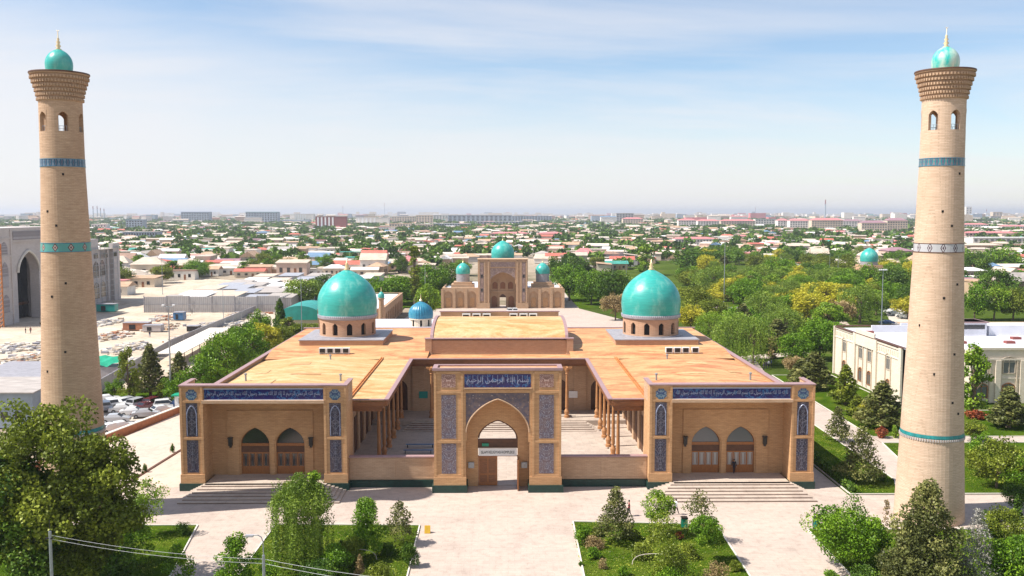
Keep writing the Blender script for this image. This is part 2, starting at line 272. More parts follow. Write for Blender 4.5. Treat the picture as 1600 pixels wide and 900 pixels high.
# city roofs
for nm, c in dict(slate=(0.52, 0.43, 0.34), cream=(0.66, 0.58, 0.49), tan=(0.46, 0.30, 0.19), red=(0.48, 0.13, 0.09), pink=(0.55, 0.20, 0.20), blue=(0.13, 0.22, 0.33), green=(0.05, 0.28, 0.22), brown=(0.28, 0.17, 0.12), white=(0.70, 0.68, 0.66), grey=(0.38, 0.34, 0.31), mauve=(0.30, 0.17, 0.20)).items():
    plain('cityroof_'+nm, c, 0.7, 0.22, 0.35, mscale=(1, 3, 1))
for nm, c in dict(cream=(0.60, 0.50, 0.38), white=(0.70, 0.66, 0.60), tan=(0.44, 0.31, 0.20), grey=(0.40, 0.38, 0.36), pinkish=(0.55, 0.40, 0.32), maroon=(0.24, 0.07, 0.06), bluegrey=(0.30, 0.36, 0.42)).items():
    plain('citywall_'+nm, c, 0.85, 0.15, 0.3)
# sheets of corrugated metal
m, N_, L_, b_ = newmat('corrugated'); t_ = N_.new('ShaderNodeTexCoord'); wv = N_.new('ShaderNodeTexWave'); wv.inputs['Scale'].default_value = 0.5; wv.inputs['Distortion'].default_value = 0.6
L_.new(t_.outputs['Object'], wv.inputs[0]); r_ = ramp(N_, L_, wv.outputs[0], [(0.0, (0.42, 0.40, 0.40)), (1, (0.55, 0.53, 0.52))]); L_.new(r_.outputs[0], b_.inputs['Base Color']); b_.inputs['Roughness'].default_value = 0.5; b_.inputs['Metallic'].default_value = 0.2

# ------------------------------------------------------------------ mesh helpers
class MB:
    def __init__(s): s.v = []; s.f = []; s.m = []
    def add(s, vs_, fs, m=0):
        b = len(s.v); s.v += [tuple(p) for p in vs_]; s.f += [tuple(i+b for i in f) for f in fs]; s.m += [m]*len(fs); return s
    def box(s, x0, x1, y0, y1, z0, z1, m=0):
        x0, x1 = min(x0, x1), max(x0, x1); y0, y1 = min(y0, y1), max(y0, y1); z0, z1 = min(z0, z1), max(z0, z1)
        return s.add([(x0, y0, z0), (x1, y0, z0), (x1, y1, z0), (x0, y1, z0), (x0, y0, z1), (x1, y0, z1), (x1, y1, z1), (x0, y1, z1)],
                     [(0, 3, 2, 1), (4, 5, 6, 7), (0, 1, 5, 4), (1, 2, 6, 5), (2, 3, 7, 6), (3, 0, 4, 7)], m)
    def prism_xz(s, pts, y0, y1, m=0):
        n = len(pts); return s.add([(x, y0, z) for x, z in pts]+[(x, y1, z) for x, z in pts], [tuple(range(n)), tuple(range(2*n-1, n-1, -1))]+[(i, n+i, n+(i+1) % n, (i+1) % n) for i in range(n)], m)
    def prism_yz(s, pts, x0, x1, m=0):
        n = len(pts); return s.add([(x0, y, z) for y, z in pts]+[(x1, y, z) for y, z in pts], [tuple(range(n-1, -1, -1)), tuple(range(n, 2*n))]+[(i, (i+1) % n, n+(i+1) % n, n+i) for i in range(n)], m)
    def prism_xy(s, pts, z0, z1, m=0):
        n = len(pts); return s.add([(x, y, z0) for x, y in pts]+[(x, y, z1) for x, y in pts], [tuple(range(n-1, -1, -1)), tuple(range(n, 2*n))]+[(i, (i+1) % n, n+(i+1) % n, n+i) for i in range(n)], m)
    def lathe(s, prof, cx, cy, n=32, m=0, skip=None, rmod=None, caps=False):
        vs_ = []
        for r, z in prof:
            for k in range(n):
                a = 2*math.pi*k/n; q = r*(rmod(a, z) if rmod else 1); vs_.append((cx+q*math.cos(a), cy+q*math.sin(a), z))
        fs = [(i*n+k, i*n+(k+1) % n, (i+1)*n+(k+1) % n, (i+1)*n+k) for i in range(len(prof)-1) for k in range(n) if not (skip and skip(i, k))]
        if caps: fs += [tuple(range(n-1, -1, -1)), tuple((len(prof)-1)*n+k for k in range(n))]
        return s.add(vs_, fs, m)
    def tube(s, p0, p1, r0, r1=None, n=8, m=0):
        r1 = r0 if r1 is None else r1; a = Vector(p0); b = Vector(p1); d = (b-a).normalized(); u = d.orthogonal().normalized(); w_ = d.cross(u)
        vs_ = [tuple(q+u*(r*math.cos(2*math.pi*k/n))+w_*(r*math.sin(2*math.pi*k/n))) for q, r in ((a, r0), (b, r1)) for k in range(n)]
        return s.add(vs_, [(k, (k+1) % n, n+(k+1) % n, n+k) for k in range(n)]+[tuple(range(n-1, -1, -1)), tuple(range(n, 2*n))], m)
    def path(s, pts, r, n=6, m=0):
        for i in range(len(pts)-1):
            s.tube(pts[i], pts[i+1], r[i] if isinstance(r, (list, tuple)) else r, r[i+1] if isinstance(r, (list, tuple)) else r, n, m)
        return s
    def xf(s, ang=0.0, org=(0, 0, 0)):
        c, q = math.cos(ang), math.sin(ang); s.v = [(x*c-y*q+org[0], x*q+y*c+org[1], z+org[2]) for x, y, z in s.v]; return s
    def arch_wall(s, x0, x1, z0, z1, y0, y1, ops, m=0, n=14):
        """wall slab between y0 (front) and y1 with pointed openings (cx, half width, sill, spring, apex)"""
        ops = sorted(ops); xs = x0
        for cx, hw, zb, zs, za in ops:
            if cx-hw > xs+1e-4: s.box(xs, cx-hw, y0, y1, z0, z1, m)
            if zb > z0+1e-4: s.box(cx-hw, cx+hw, y0, y1, z0, zb, m)
            pt = [(cx+hw*u, zs+(za-zs)*(math.sqrt(max(0, 1-u*u))*0.72+(1-abs(u))*0.28)) for u in [math.sin(math.pi/2*(2*i/n-1)) for i in range(n+1)]]
            for (xa, za_), (xb, zb_) in zip(pt, pt[1:]):
                s.add([(xa, y0, za_), (xb, y0, zb_), (xb, y0, z1), (xa, y0, z1), (xa, y1, za_), (xb, y1, zb_), (xb, y1, z1), (xa, y1, z1)],
                      [(0, 1, 2, 3), (7, 6, 5, 4), (0, 4, 5, 1), (3, 2, 6, 7)], m)
            xs = cx+hw
        if xs < x1-1e-4: s.box(xs, x1, y0, y1, z0, z1, m)
        return s
    def build(s, name, mats, parent=None, smooth=False, loc=None):
        me = bpy.data.meshes.new(name); off = Vector((0, 0, 0)); q = parent
        while q is not None and loc is None: off += q.location; q = q.parent
        if loc is not None: l = Vector(loc); off = l
        v = [(a-off.x, b-off.y, c-off.z) for a, b, c in s.v] if off.length > 0 else s.v
        me.from_pydata(v, [], s.f)
        for q in (mats if isinstance(mats, (list, tuple)) else [mats]): me.materials.append(MT[q])
        if any(s.m): me.polygons.foreach_set('material_index', s.m)
        if smooth: me.polygons.foreach_set('use_smooth', [True]*len(s.f))
        me.update(); o = bpy.data.objects.new(name, me); COL.objects.link(o)
        if loc is not None:
            base = Vector((0, 0, 0)); q = parent
            while q is not None: base += q.location; q = q.parent
            o.location = l-base
        if parent is not None: o.parent = parent
        return o
def arch_poly(cx, hw, zb, zs, za, n=14):
    return [(cx-hw, zb), (cx+hw, zb)]+[(cx+hw*u, zs+(za-zs)*(math.sqrt(max(0, 1-u*u))*0.72+(1-abs(u))*0.28)) for u in [math.sin(math.pi/2*(1-2*i/n)) for i in range(n+1)]]
def tag(o, label=None, cat=None, group=None, kind=None):
    if label: o['label'] = label
    if cat: o['category'] = cat
    if group: o['group'] = group
    if kind: o['kind'] = kind
    return o
def thing(name, loc, label, cat, group=None):
    o = bpy.data.objects.new(name, None); COL.objects.link(o); o.location = loc; o.empty_display_size = 0.5
    return tag(o, label, cat, group)
def copy_tree(o, parent=None):
    c = o.copy(); COL.objects.link(c); c.parent = parent
    for ch in [q for q in KIDS.get(o.name, o.children)]: copy_tree(ch, c)
    return c
KIDS = {}
def remember(o):
    KIDS[o.name] = list(o.children)
    for c in o.children: remember(c)
def place_copy(proto, loc, rz=0.0, scale=1.0, label=None, group=None):
    c = copy_tree(proto); c.location = loc; c.rotation_euler = (0, 0, rz); c.scale = (scale,)*3 if not isinstance(scale, tuple) else scale
    if label: c['label'] = label
    if group: c['group'] = group
    return c
def sheet(name, pts, z, mat):
    mb = MB(); mb.add([(x, y, z) for x, y in pts], [tuple(range(len(pts)))]); o = mb.build(name, mat); return tag(o, kind='structure')
def text_mesh(body, width, height=None):
    cu = bpy.data.curves.new('lettering', 'FONT'); cu.body = body; cu.align_x = 'CENTER'; cu.align_y = 'CENTER'; cu.extrude = 0.02; cu.resolution_u = 3
    o = bpy.data.objects.new('lettering', cu); COL.objects.link(o); dg = bpy.context.evaluated_depsgraph_get(); me = bpy.data.meshes.new_from_object(o.evaluated_get(dg))
    bpy.data.objects.remove(o); co = np.array([v.co for v in me.vertices])
    if len(co) == 0: return None
    mn, mx = co.min(0), co.max(0); s = width/(mx[0]-mn[0]); sv = (height/(mx[1]-mn[1])) if height else s; c = (mn+mx)/2
    for v in me.vertices: x, y, z = v.co; v.co = ((x-c[0])*s, -z*1.0, (y-c[1])*sv)
    return me
AR = {'ا':(0xFE8D,0xFE8E,0,0),'إ':(0xFE87,0xFE88,0,0),'ب':(0xFE8F,0xFE90,0xFE91,0xFE92),'س':(0xFEB1,0xFEB2,0xFEB3,0xFEB4),'م':(0xFEE1,0xFEE2,0xFEE3,0xFEE4),'ل':(0xFEDD,0xFEDE,0xFEDF,0xFEE0),'ه':(0xFEE9,0xFEEA,0xFEEB,0xFEEC),'ر':(0xFEAD,0xFEAE,0,0),'ح':(0xFEA1,0xFEA2,0xFEA3,0xFEA4),'ن':(0xFEE5,0xFEE6,0xFEE7,0xFEE8),'ي':(0xFEF1,0xFEF2,0xFEF3,0xFEF4),'د':(0xFEA9,0xFEAA,0,0),'و':(0xFEED,0xFEEE,0,0)}
def arabic(t):
    out = []
    for w_ in t.split():
        r = ''
        for i, c in enumerate(w_):
            f = AR[c]; pj = i > 0 and AR[w_[i-1]][2]; nj = i < len(w_)-1 and f[2]
            r += chr(f[3] if pj and nj else f[1] if pj else f[2] if nj else f[0])
        out.append(r)
    return ' '.join(out)[::-1]
# ================================================================== THE SETTING: ground, paving, lawns
tag(MB().add([(-26000, -3000, -0.30), (26000, -3000, -0.30), (26000, 26000, -0.30), (-26000, 26000, -0.30)], [(0, 1, 2, 3)]).build('ground', 'ground_city'), kind='structure')
sheet('construction_ground', [(-150, 180), (-75, 150), (-62, 215), (-62, 330), (-90, 420), (-150, 470), (-260, 470), (-260, 180)], -0.05, 'ground_sand')
sheet('park_ground', [(38, 60), (300, 60), (360, 420), (230, 620), (70, 640), (30, 560), (25.8, 400), (26.7, 318), (37.5, 284)], -0.06, 'ground_park')
sheet('park_ground', [(-62, 178), (-34, 178), (-34, 330), (-21, 330), (-21, 470), (-70, 470), (-70, 330), (-62, 330)], -0.04, 'ground_park')
sheet('plaza', [(-75, 20), (85, 20), (85, 106), (40.6, 106), (40.6, 178), (37.5, 284), (26.7, 318), (25.8, 400), (21.5, 400), (21.5, 330), (-20.6, 330), (-20.6, 318), (-30, 300), (-34, 178), (-37.8, 150), (-44.6, 128.6), (-52, 108), (-75, 96)], -0.02, 'paving_plaza')
def lawn(pts, label=None):
    o = sheet('lawn', pts, 0.03, 'grass_lawn'); mb = MB(); n = len(pts)
    for (x0, y0), (x1, y1) in zip(pts, pts[1:]+pts[:1]):
        d = Vector((x1-x0, y1-y0)); l = d.length
        if l < .5: continue
        d /= l; nx, ny = -d.y*0.07, d.x*0.07
        mb.add([(x0-nx, y0-ny, -.02), (x1-nx, y1-ny, -.02), (x1+nx, y1+ny, -.02), (x0+nx, y0+ny, -.02), (x0-nx, y0-ny, .11), (x1-nx, y1-ny, .11), (x1+nx, y1+ny, .11), (x0+nx, y0+ny, .11)], [(4, 5, 6, 7), (0, 1, 5, 4), (1, 2, 6, 5), (2, 3, 7, 6), (3, 0, 4, 7)])
    tag(mb.build('kerb', 'stone_white'), kind='structure')
lawn([(-24.2, 40), (-8.4, 40), (-8.7, 95.9), (-24.0, 96.3)])
lawn([(7.1, 40), (22.1, 40), (22.7, 95.8), (7.6, 96.9)])
lawn([(31.4, 40), (84, 40), (84, 93.0), (58, 94.0), (31.9, 94.1)])
lawn([(-75, 40), (-30.2, 40), (-30.2, 82.5), (-32.2, 96.2), (-75, 96.0)])
lawn([(40.9, 106.2), (46.4, 106.2), (48.6, 112), (48.7, 178), (52, 205), (40.9, 205)])
lawn([(54.6, 134), (84, 134), (84, 152), (68, 152), (67, 186), (54.9, 186)])
lawn([(51.0, 106.2), (84, 106.2), (84, 130.4), (54.6, 130.4)])
sheet('path', [(48.7, 112), (46.4, 106), (51.0, 106), (54.5, 112), (54.6, 190), (57, 206), (72, 215), (72, 219), (54, 211), (48.8, 180)], 0.0, 'paving_plaza')
sheet('path', [(54.6, 130.5), (140, 130.5), (140, 134), (54.6, 134)], 0.0, 'paving_plaza')
def pxsheet(name, pts, z, mat): return sheet(name, [G(x, y, z) for x, y in pts], z, mat)
pxsheet('path', [(1098, 462), (1108, 468), (1150, 494), (1163, 500), (1156, 507), (1140, 500), (1096, 474)], 0.02, 'paving_plaza')
pxsheet('path', [(1243, 481), (1278, 480), (1320, 500), (1328, 508), (1290, 506), (1243, 490)], 0.02, 'paving_plaza')
pxsheet('lawn', [(886, 462), (895, 456), (968, 470), (972, 481), (905, 482)], 0.02, 'grass_lawn')
pxsheet('lawn', [(1115, 460), (1180, 458), (1230, 480), (1160, 495)], 0.01, 'grass_lawn')
pxsheet('lawn', [(625, 480), (650, 460), (700, 458), (690, 481)], 0.02, 'grass_lawn')
pxsheet('car_park', [(120, 700), (120, 640), (190, 622), (300, 615), (300, 646), (232, 652), (168, 692)], -0.015, 'concrete')
pxsheet('lawn', [(120, 636), (160, 612), (300, 600), (300, 618), (190, 624)], -0.012, 'grass_lawn')
pxsheet('street', [(262, 585), (338, 530), (392, 500), (420, 505), (372, 540), (300, 600)], 0.0, 'ground_sand')
pxsheet('road', [(1395, 510), (1380, 482), (1420, 482), (1428, 512)], 0.0, 'concrete')
# the raised terrace left of the mosque with its brick kerb wall
T = [(-44.9, 111.6), (-53.9, 132.0), (-53.0, 152.0), (-37.7, 150.5), (-37.7, 128.0)]
sheet('terrace', [(-46.3, 108.6), (-58.0, 122.0), (-53.2, 151.0), (-37.75, 150.5), (-37.75, 110.0)], 0.004, 'paving_terrace')
wl = thing('boundary_wall', (-55, 135, 0), 'low red brown brick wall edging the terrace beside the parked cars', 'wall')
a, b, c = (-60.5, 117.0), (-53.4, 152.0), (-37.8, 151.2)
def wallseg(p, q, z0, z1, t, m, parent, name, mb=None):
    mb = mb or MB(); d = Vector((q[0]-p[0], q[1]-p[1])); d.normalize(); n = Vector((-d.y, d.x))*t/2
    mb.prism_xy([(p[0]-n.x, p[1]-n.y), (q[0]-n.x, q[1]-n.y), (q[0]+n.x, q[1]+n.y), (p[0]+n.x, p[1]+n.y)], z0, z1)
    return mb.build(name, m, parent)
wallseg(a, b, -.3, 1.0, .4, 'terracotta', wl, 'wall'); wallseg(b, c, -.3, 1.0, .4, 'terracotta', wl, 'wall')
wallseg(a, b, 1.0, 1.12, .6, 'stone_white', wl, 'coping'); wallseg((b[0]+.3, b[1]), c, 1.0, 1.12, .6, 'stone_white', wl, 'coping')
gt = MB(); p, q = (-49.5, 108.9), (-39.5, 128.0)
gt = wallseg(G(182, 766), G(287, 701), 0.0, 0.12, .35, 'wood_dark', None, 'drain_channel'); tag(gt, 'dark drain channel running across the pale terrace towards the mosque', 'drain')

# ================================================================== THE MOSQUE
XC = -0.42
mosque = thing('mosque', (XC, 109, 0), 'wide tan brick mosque with straw coloured roofs, courtyard and two big turquoise domes', 'mosque')
def P(name, mb, mats, parent=None, **k): return mb.build(name, mats, parent or mosque, **k)
YF = 108.7
def calligraphy(body, parent, cx, y, cz, w_, h_, mat, name='lettering'):
    me = text_mesh(body, w_, h_)
    if me is None: return
    me.materials.append(MT[mat]); o = bpy.data.objects.new(name, me); COL.objects.link(o); base = Vector((0, 0, 0)); q = parent
    while q is not None: base += q.location; q = q.parent
    o.location = Vector((cx, y, cz))-base; o.parent = parent; return o
BAS = arabic('بسم الله الرحمن الرحيم'); SHA = arabic('لا إله الا الله محمد رسول الله')
plain('glaze_letter', (0.27, 0.30, 0.42), 0.4, 0.25, 3)
plain('glaze_dull', (0.15, 0.15, 0.20), 0.4, 0.3, 3)
plain('letter_white', (0.50, 0.53, 0.62), 0.4, 0.05, 3)
for s in (-1, 1):
    X = lambda a: XC+s*a
    wl_ = MB()
    wing = None
    # piers, lintel, niche
    for a0, a1 in ((18.0, 20.7), (34.95, 37.7)): wl_.box(X(a0), X(a1), YF, YF+1.6, 0.85, 12.55)
    wl_.box(X(20.7), X(34.95), YF+.12, YF+1.5, 10.45, 12.55)
    for a0, a1 in ((18.0, 20.6), (35.05, 37.7)): wl_.box(X(a0), X(a1), YF+1.6, YF+4.4, 0.1, 12.0 if False else 10.3)
    ops = [(X(25.55), 1.74, 0.9, 4.75, 6.75), (X(29.85), 1.74, 0.9, 4.75, 6.75)]
    wl_.arch_wall(min(X(20.6), X(35.05)), max(X(20.6), X(35.05)), 0.9, 10.3, YF+3.5, YF+4.4, ops)
    wl_.arch_wall(min(X(22.7), X(33.2)), max(X(22.7), X(33.2)), 0.9, 8.9, YF+3.36, YF+3.5, [(o[0], 1.9, 0.9, 4.75, 7.0) for o in ops])
    wl_.box(X(20.6), X(35.05), YF+1.5, YF+4.4, 10.3, 10.6)
    # slim brick ribs on the piers
    for a0 in (18.0, 20.42, 34.95, 37.42): wl_.box(X(a0), X(a0+.28), YF-.09, YF, 1.95, 12.5)
    for z in (6.15, 10.6, 12.3):
        for a0, a1 in ((18.28, 20.42), (35.23, 37.42)): wl_.box(X(a0), X(a1), YF-.07, YF, z, z+.26)
    for a0, a1 in ((17.93, 20.77), (34.88, 37.77)): wl_.box(X(a0), X(a1), YF-.16, YF, 0.86, 1.95)
    for k in range(28): wl_.box(X(20.8+k*.51), X(20.95+k*.51), YF+.02, YF+.12, 10.46, 10.66)
    wing = P('facade_wing', wl_, 'brick_tan')
    lb = MB().box(X(20.6), X(35.05), YF-.28, YF+.12, 10.50, 10.85); P('ledge', lb, 'brick_pale', wing)
    cp = MB().box(X(17.9), X(37.8), YF-.12, YF+1.1, 12.55, 12.68)
    for a0, a1 in ((17.9, 18.5), (37.2, 37.8)): cp.box(X(a0), X(a1), YF+1.1, YF+4.6, 12.55, 12.68)
    P('coping', cp, 'coping_mauve', wing)
    for a0, a1 in ((18.0, 18.4), (37.3, 37.7)): P('return_wall', MB().box(X(a0), X(a1), YF+1.6, YF+4.5, 10.3, 12.55), 'brick_pale', wing)
    pl = MB()
    for a0, a1 in ((17.8, 20.9), (34.75, 37.9)): pl.box(X(a0), X(a1), YF-.3, YF+1.7, 0, 0.86)
    pl.box(X(37.69), X(37.8), YF+1.7, 178, 0, 0.86); P('plinth', pl, 'plinth_green', wing)
    ip = P('inscription_panel', MB().box(X(20.75), X(34.8), YF+.04, YF+.12, 10.95, 12.15), 'mosaic_navy', wing, loc=(X(27.8), YF+.08, 11.5))
    calligraphy(SHA+' '+BAS+' '+SHA if s > 0 else BAS+' '+SHA+' '+BAS, wing, X(27.78), YF+.03, 11.58, 13.4, 0.72, 'glaze_letter')
    fr = MB().box(X(20.7), X(34.85), YF-.0, YF+.1, 10.86, 10.94); fr.box(X(20.7), X(34.85), YF, YF+.1, 12.16, 12.25); P('panel_border', fr, 'letter_white', wing)
    for ac in (19.35, 36.3):
        P('mosaic_panel', MB().prism_xz([(X(ac)-.68, 6.5), (X(ac)+.68, 6.5), (X(ac)+.68, 10.5), (X(ac)-.68, 10.5)], YF-.03, YF-.002), 'mosaic_dark', wing, loc=(X(ac), YF-.015, 8.5))
        P('mosaic_panel', MB().box(X(ac)-.68, X(ac)+.68, YF-.03, YF-.002, 2.15, 6.05), 'mosaic_dark', wing, loc=(X(ac), YF-.015, 4.1))
        P('mosaic_tile', MB().prism_xz([(X(ac)+.72*math.cos(k*math.pi/8)*(1 if k % 2 else .86), 11.5+.72*math.sin(k*math.pi/8)*(1 if k % 2 else .86)) for k in range(16)], YF-.03, YF-.002), 'mosaic_rosette', wing, loc=(X(ac), YF-.015, 11.5))
        ar = MB(); pts = arch_poly(X(ac), .56, 6.7, 9.2, 10.2)[2:]; ar.path([(x, YF-.05, z) for x, z in pts], .06, 5); ar.path([(X(ac)-.56, YF-.05, 6.6), (X(ac)-.56, YF-.05, 9.2)], .035, 5); ar.path([(X(ac)+.56, YF-.05, 6.6), (X(ac)+.56, YF-.05, 9.2)], .035, 5)
        P('arch_moulding', ar, 'glaze_letter', wing)
        # stylised vase and scroll ornament in light glaze
        for z0, zh in ((6.75, 3.0), (2.4, 3.4)):
            vv = MB(); c = X(ac)
            for t in range(5):
                zz = z0+zh*(t+.5)/5; q = .30*(1-.35*abs(t-2)/2)
                vv.path([(c+q*math.cos(a_), YF-.045, zz+.26*math.sin(a_)) for a_ in [math.pi*2*i/10 for i in range(11)]], .022, 4)
            vv.path([(c, YF-.045, z0), (c, YF-.045, z0+zh)], .028, 4); P('scroll_ornament', vv, 'glaze_dull', wing)
    # doors with glazed lights and fan windows above
    for k, o_ in enumerate(ops):
        cx = o_[0]; yb = YF+3.75
        dm = MB(); dm.box(cx-1.74, cx+1.74, yb, yb+.12, .9, 1.9); dm.box(cx-1.74, cx+1.74, yb, yb+.12, 3.45, 3.62); dm.box(cx-1.74, cx+1.74, yb-.06, yb+.14, 4.42, 4.75)
        for q in range(5): dm.box(cx-1.74+q*.83, cx-1.74+q*.83+.16, yb, yb+.12, 1.9, 3.45)
        for q in range(4): dm.box(cx-1.74+.16+q*.83, cx-1.74+.83+q*.83, yb+.05, yb+.1, 1.9, 3.45, 1); 
        for q in range(4):
            xx = cx-1.74+.30+q*.83; dm.box(xx-.05, xx, yb-.01, yb+.05, 2.0, 3.35); dm.box(xx+.38, xx+.43, yb-.01, yb+.05, 2.0, 3.35); dm.box(xx-.22, xx+.6, yb-.02, yb, 1.05, 1.75, 0)
        dm.box(cx-1.74, cx+1.74, yb+.05, yb+.1, 3.62, 4.42, 2)
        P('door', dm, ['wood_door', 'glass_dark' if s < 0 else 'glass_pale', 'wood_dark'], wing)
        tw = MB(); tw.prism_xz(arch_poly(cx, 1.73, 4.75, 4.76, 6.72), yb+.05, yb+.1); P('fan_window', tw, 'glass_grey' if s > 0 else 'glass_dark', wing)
        fm = MB(); pts = arch_poly(cx, 1.72, 4.75, 4.76, 6.72)[1:]; fm.path([(x, yb, z) for x, z in pts], .07, 5); P('fan_frame', fm, 'wood_brown', wing)
    for ac in (22.95, 32.75):
        lm = MB(); lm.box(X(ac)-.22, X(ac)+.22, YF+2.95, YF+3.36, 4.6, 5.5); lm.box(X(ac)-.3, X(ac)+.3, YF+2.9, YF+3.36, 5.5, 5.6); lm.box(X(ac)-.12, X(ac)+.12, YF+3.05, YF+3.36, 4.35, 4.6); P('wall_lamp', lm, 'black_metal', wing)
    # steps: a broad flight with returns at both ends
    st = MB(); st.box(X(20.9), X(34.75), YF-.9, YF+3.8, 0, .9)
    st.box(X(20.4), X(35.0), YF-1.2, YF-.31, 0, .9)
    for k in range(1, 6): st.box(X(20.4-.46*k), X(35.0+.30*k), YF-1.2-.8*k, YF-.32, 0.0, .9-.15*k+0.0005*k)
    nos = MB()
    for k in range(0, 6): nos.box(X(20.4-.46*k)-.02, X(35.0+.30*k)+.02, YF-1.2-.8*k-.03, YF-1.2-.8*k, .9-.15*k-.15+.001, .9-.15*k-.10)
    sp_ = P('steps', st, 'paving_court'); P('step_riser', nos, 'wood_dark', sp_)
    # side wall, inner wall, end walls, verandah
    sw = MB().box(X(37.3), X(37.7), YF+4.5, 178, .1, 10.25)
    for y in range(0, 12): sw.box(X(37.7), X(37.82), YF+6+y*5.4, YF+6.9+y*5.4, .86, 10.1)
    P('side_wall', sw, 'brick_tan')
    P('side_wall_coping', MB().box(X(37.15), X(37.85), YF+4.6, 178.2, 10.25, 10.40), 'coping_mauve')
    iw = MB().box(X(19.7), X(20.0), YF+4.4, 149, .1, 9.6)
    for y in np.arange(115.5, 148, 5.4): iw.box(X(19.4), X(19.7), y, y+1.6, .3, 9.5)
    P('inner_wall', iw, 'brick_pale')
    for i, y in enumerate(np.arange(119.2, 145, 5.4)): P('inner_doorway', MB().box(X(19.60), X(19.69), y, y+1.9, .35, 5.2), 'wood_dark')
    vf = MB().box(X(15.4), X(19.7), YF+4.6, 141.5, 0.0, .32); P('verandah_floor', vf, 'paving_court')
    # roofs: humped wing roof, flat verandah roof with raised gutter, fascia boards
    hr = MB(); xs = [18.5, 20.5, 23, 25.5, 27.8, 30, 32.5, 35, 37.15]; zz = [9.95, 10.1, 10.28, 10.42, 10.5, 10.42, 10.25, 10.05, 9.85]; yy = [113.2, 118, 124, 130, 136, 141, 146.4]; v = []
    for j, y in enumerate(yy):
        for i, (a0, z) in enumerate(zip(xs, zz)): v.append((X(a0), y, z-(0.18 if j in (0, 6) else 0)+rng.uniform(-.03, .03)))
    n_ = len(xs); hr.add(v, [(j*n_+i, j*n_+i+1, (j+1)*n_+i+1, (j+1)*n_+i) for j in range(len(yy)-1) for i in range(n_-1)])
    P('wing_roof', hr, 'roof_straw' if s < 0 else 'roof_orange', smooth=True)
    vr = MB().box(X(14.0), X(18.5), 113.25, 145.2, 9.75, 9.93); vo = P('verandah_roof', vr, 'roof_straw' if s < 0 else 'roof_orange')
    P('roof_gutter', MB().box(X(18.3), X(18.45), 113.4, 146.2, 9.93, 10.12).box(X(18.6), X(18.75), 113.4, 146.2, 9.90, 10.14), 'rust_orange', vo)
    fc = MB().box(X(13.55), X(14.12), 113.1, 145.0, 9.92, 10.06).box(X(14.12), X(18.0), 112.95, 113.4, 9.94, 10.06); P('eave_coping', fc, 'coping_mauve', vo)
    fb = MB().box(X(13.7), X(13.95), 113.2, 145.2, 9.2, 9.91).box(X(13.95), X(18.1), 113.1, 113.35, 9.15, 9.74).box(X(14.3), X(14.5), 113.6, 145.2, 8.75, 9.2).box(X(14.5), X(18.1), 113.75, 113.95, 8.4, 9.15)
    P('fascia', fb, 'wood_brown', vo)
    cl = MB().box(X(14.5), X(19.4), 113.95, 142, 9.1, 9.2)
    for y in np.arange(114.6, 142, 1.35): cl.box(X(14.5), X(19.4), y, y+.25, 8.9, 9.1)
    P('beamed_ceiling', cl, 'wood_brown', vo)
    for q, (a, y, w_, d_) in enumerate(((22.5, 118, 3.1, 1.6), (30.2, 121.5, 2.2, 3.4), (25.0, 128.5, 4.2, 1.2), (33.0, 131, 1.8, 2.6), (28.2, 137, 3.0, 1.8))):
        zt = lambda aa: float(np.interp(aa, xs, zz))
        o_ = MB(); nx_ = 4
        for i in range(nx_): a0 = a+w_*i/nx_; a1 = a+w_*(i+1)/nx_; o_.add([(X(a0), y, zt(a0)+.045), (X(a1), y, zt(a1)+.045), (X(a1), y+d_, zt(a1)+.045), (X(a0), y+d_, zt(a0)+.045)], [(0, 1, 2, 3)])
        P('roof_patch', o_, ('roof_orange', 'roof_straw')[(q+(s > 0)) % 2])
    for a, y in ((21.5, 125), (34.5, 125.5), (26, 142)): P('vent_pipe', MB().lathe([(.13, 10.0), (.13, 10.95), (.22, 10.97), (.22, 11.1), (.01, 11.2)], X(a), y, 8), 'grey_metal')
# verandah columns, one mesh shared: bulbous base, carved shaft, stalactite capital
cm = MB().lathe([(.02, 0), (.42, 0), (.42, .35), (.30, .42), (.36, .75), (.40, 1.05), (.22, 1.45), (.17, 1.6), (.26, 1.75), (.24, 2.4), (.20, 5.2), (.17, 7.3), (.28, 7.5), (.22, 7.65), (.40, 8.1), (.44, 8.35), (.02, 8.36)], 0, 0, 12)
cm.box(-.8, .8, -.14, .14, 8.3, 8.62).box(-.14, .14, -.8, .8, 8.31, 8.6)
col0 = cm.build('column', 'wood_column', None, smooth=False)
cols = []
for s in (-1, 1):
    for y in (117.2, 122.4, 127.7, 133.0, 138.4): cols.append((XC+s*15.35, y, .3))
    for a in (15.35, 10.6): cols.append((XC+s*a, 143.6, .9))
for a in (-5.3, 0, 5.3): cols.append((XC+a, 143.6, .9))
for i, (x, y, z) in enumerate(cols):
    c = col0 if i == 0 else col0.copy()
    if i: COL.objects.link(c)
    c.parent = mosque; c.location = (x-XC, y-109, z)
    if z > .8: c.scale = (1, 1, .93)
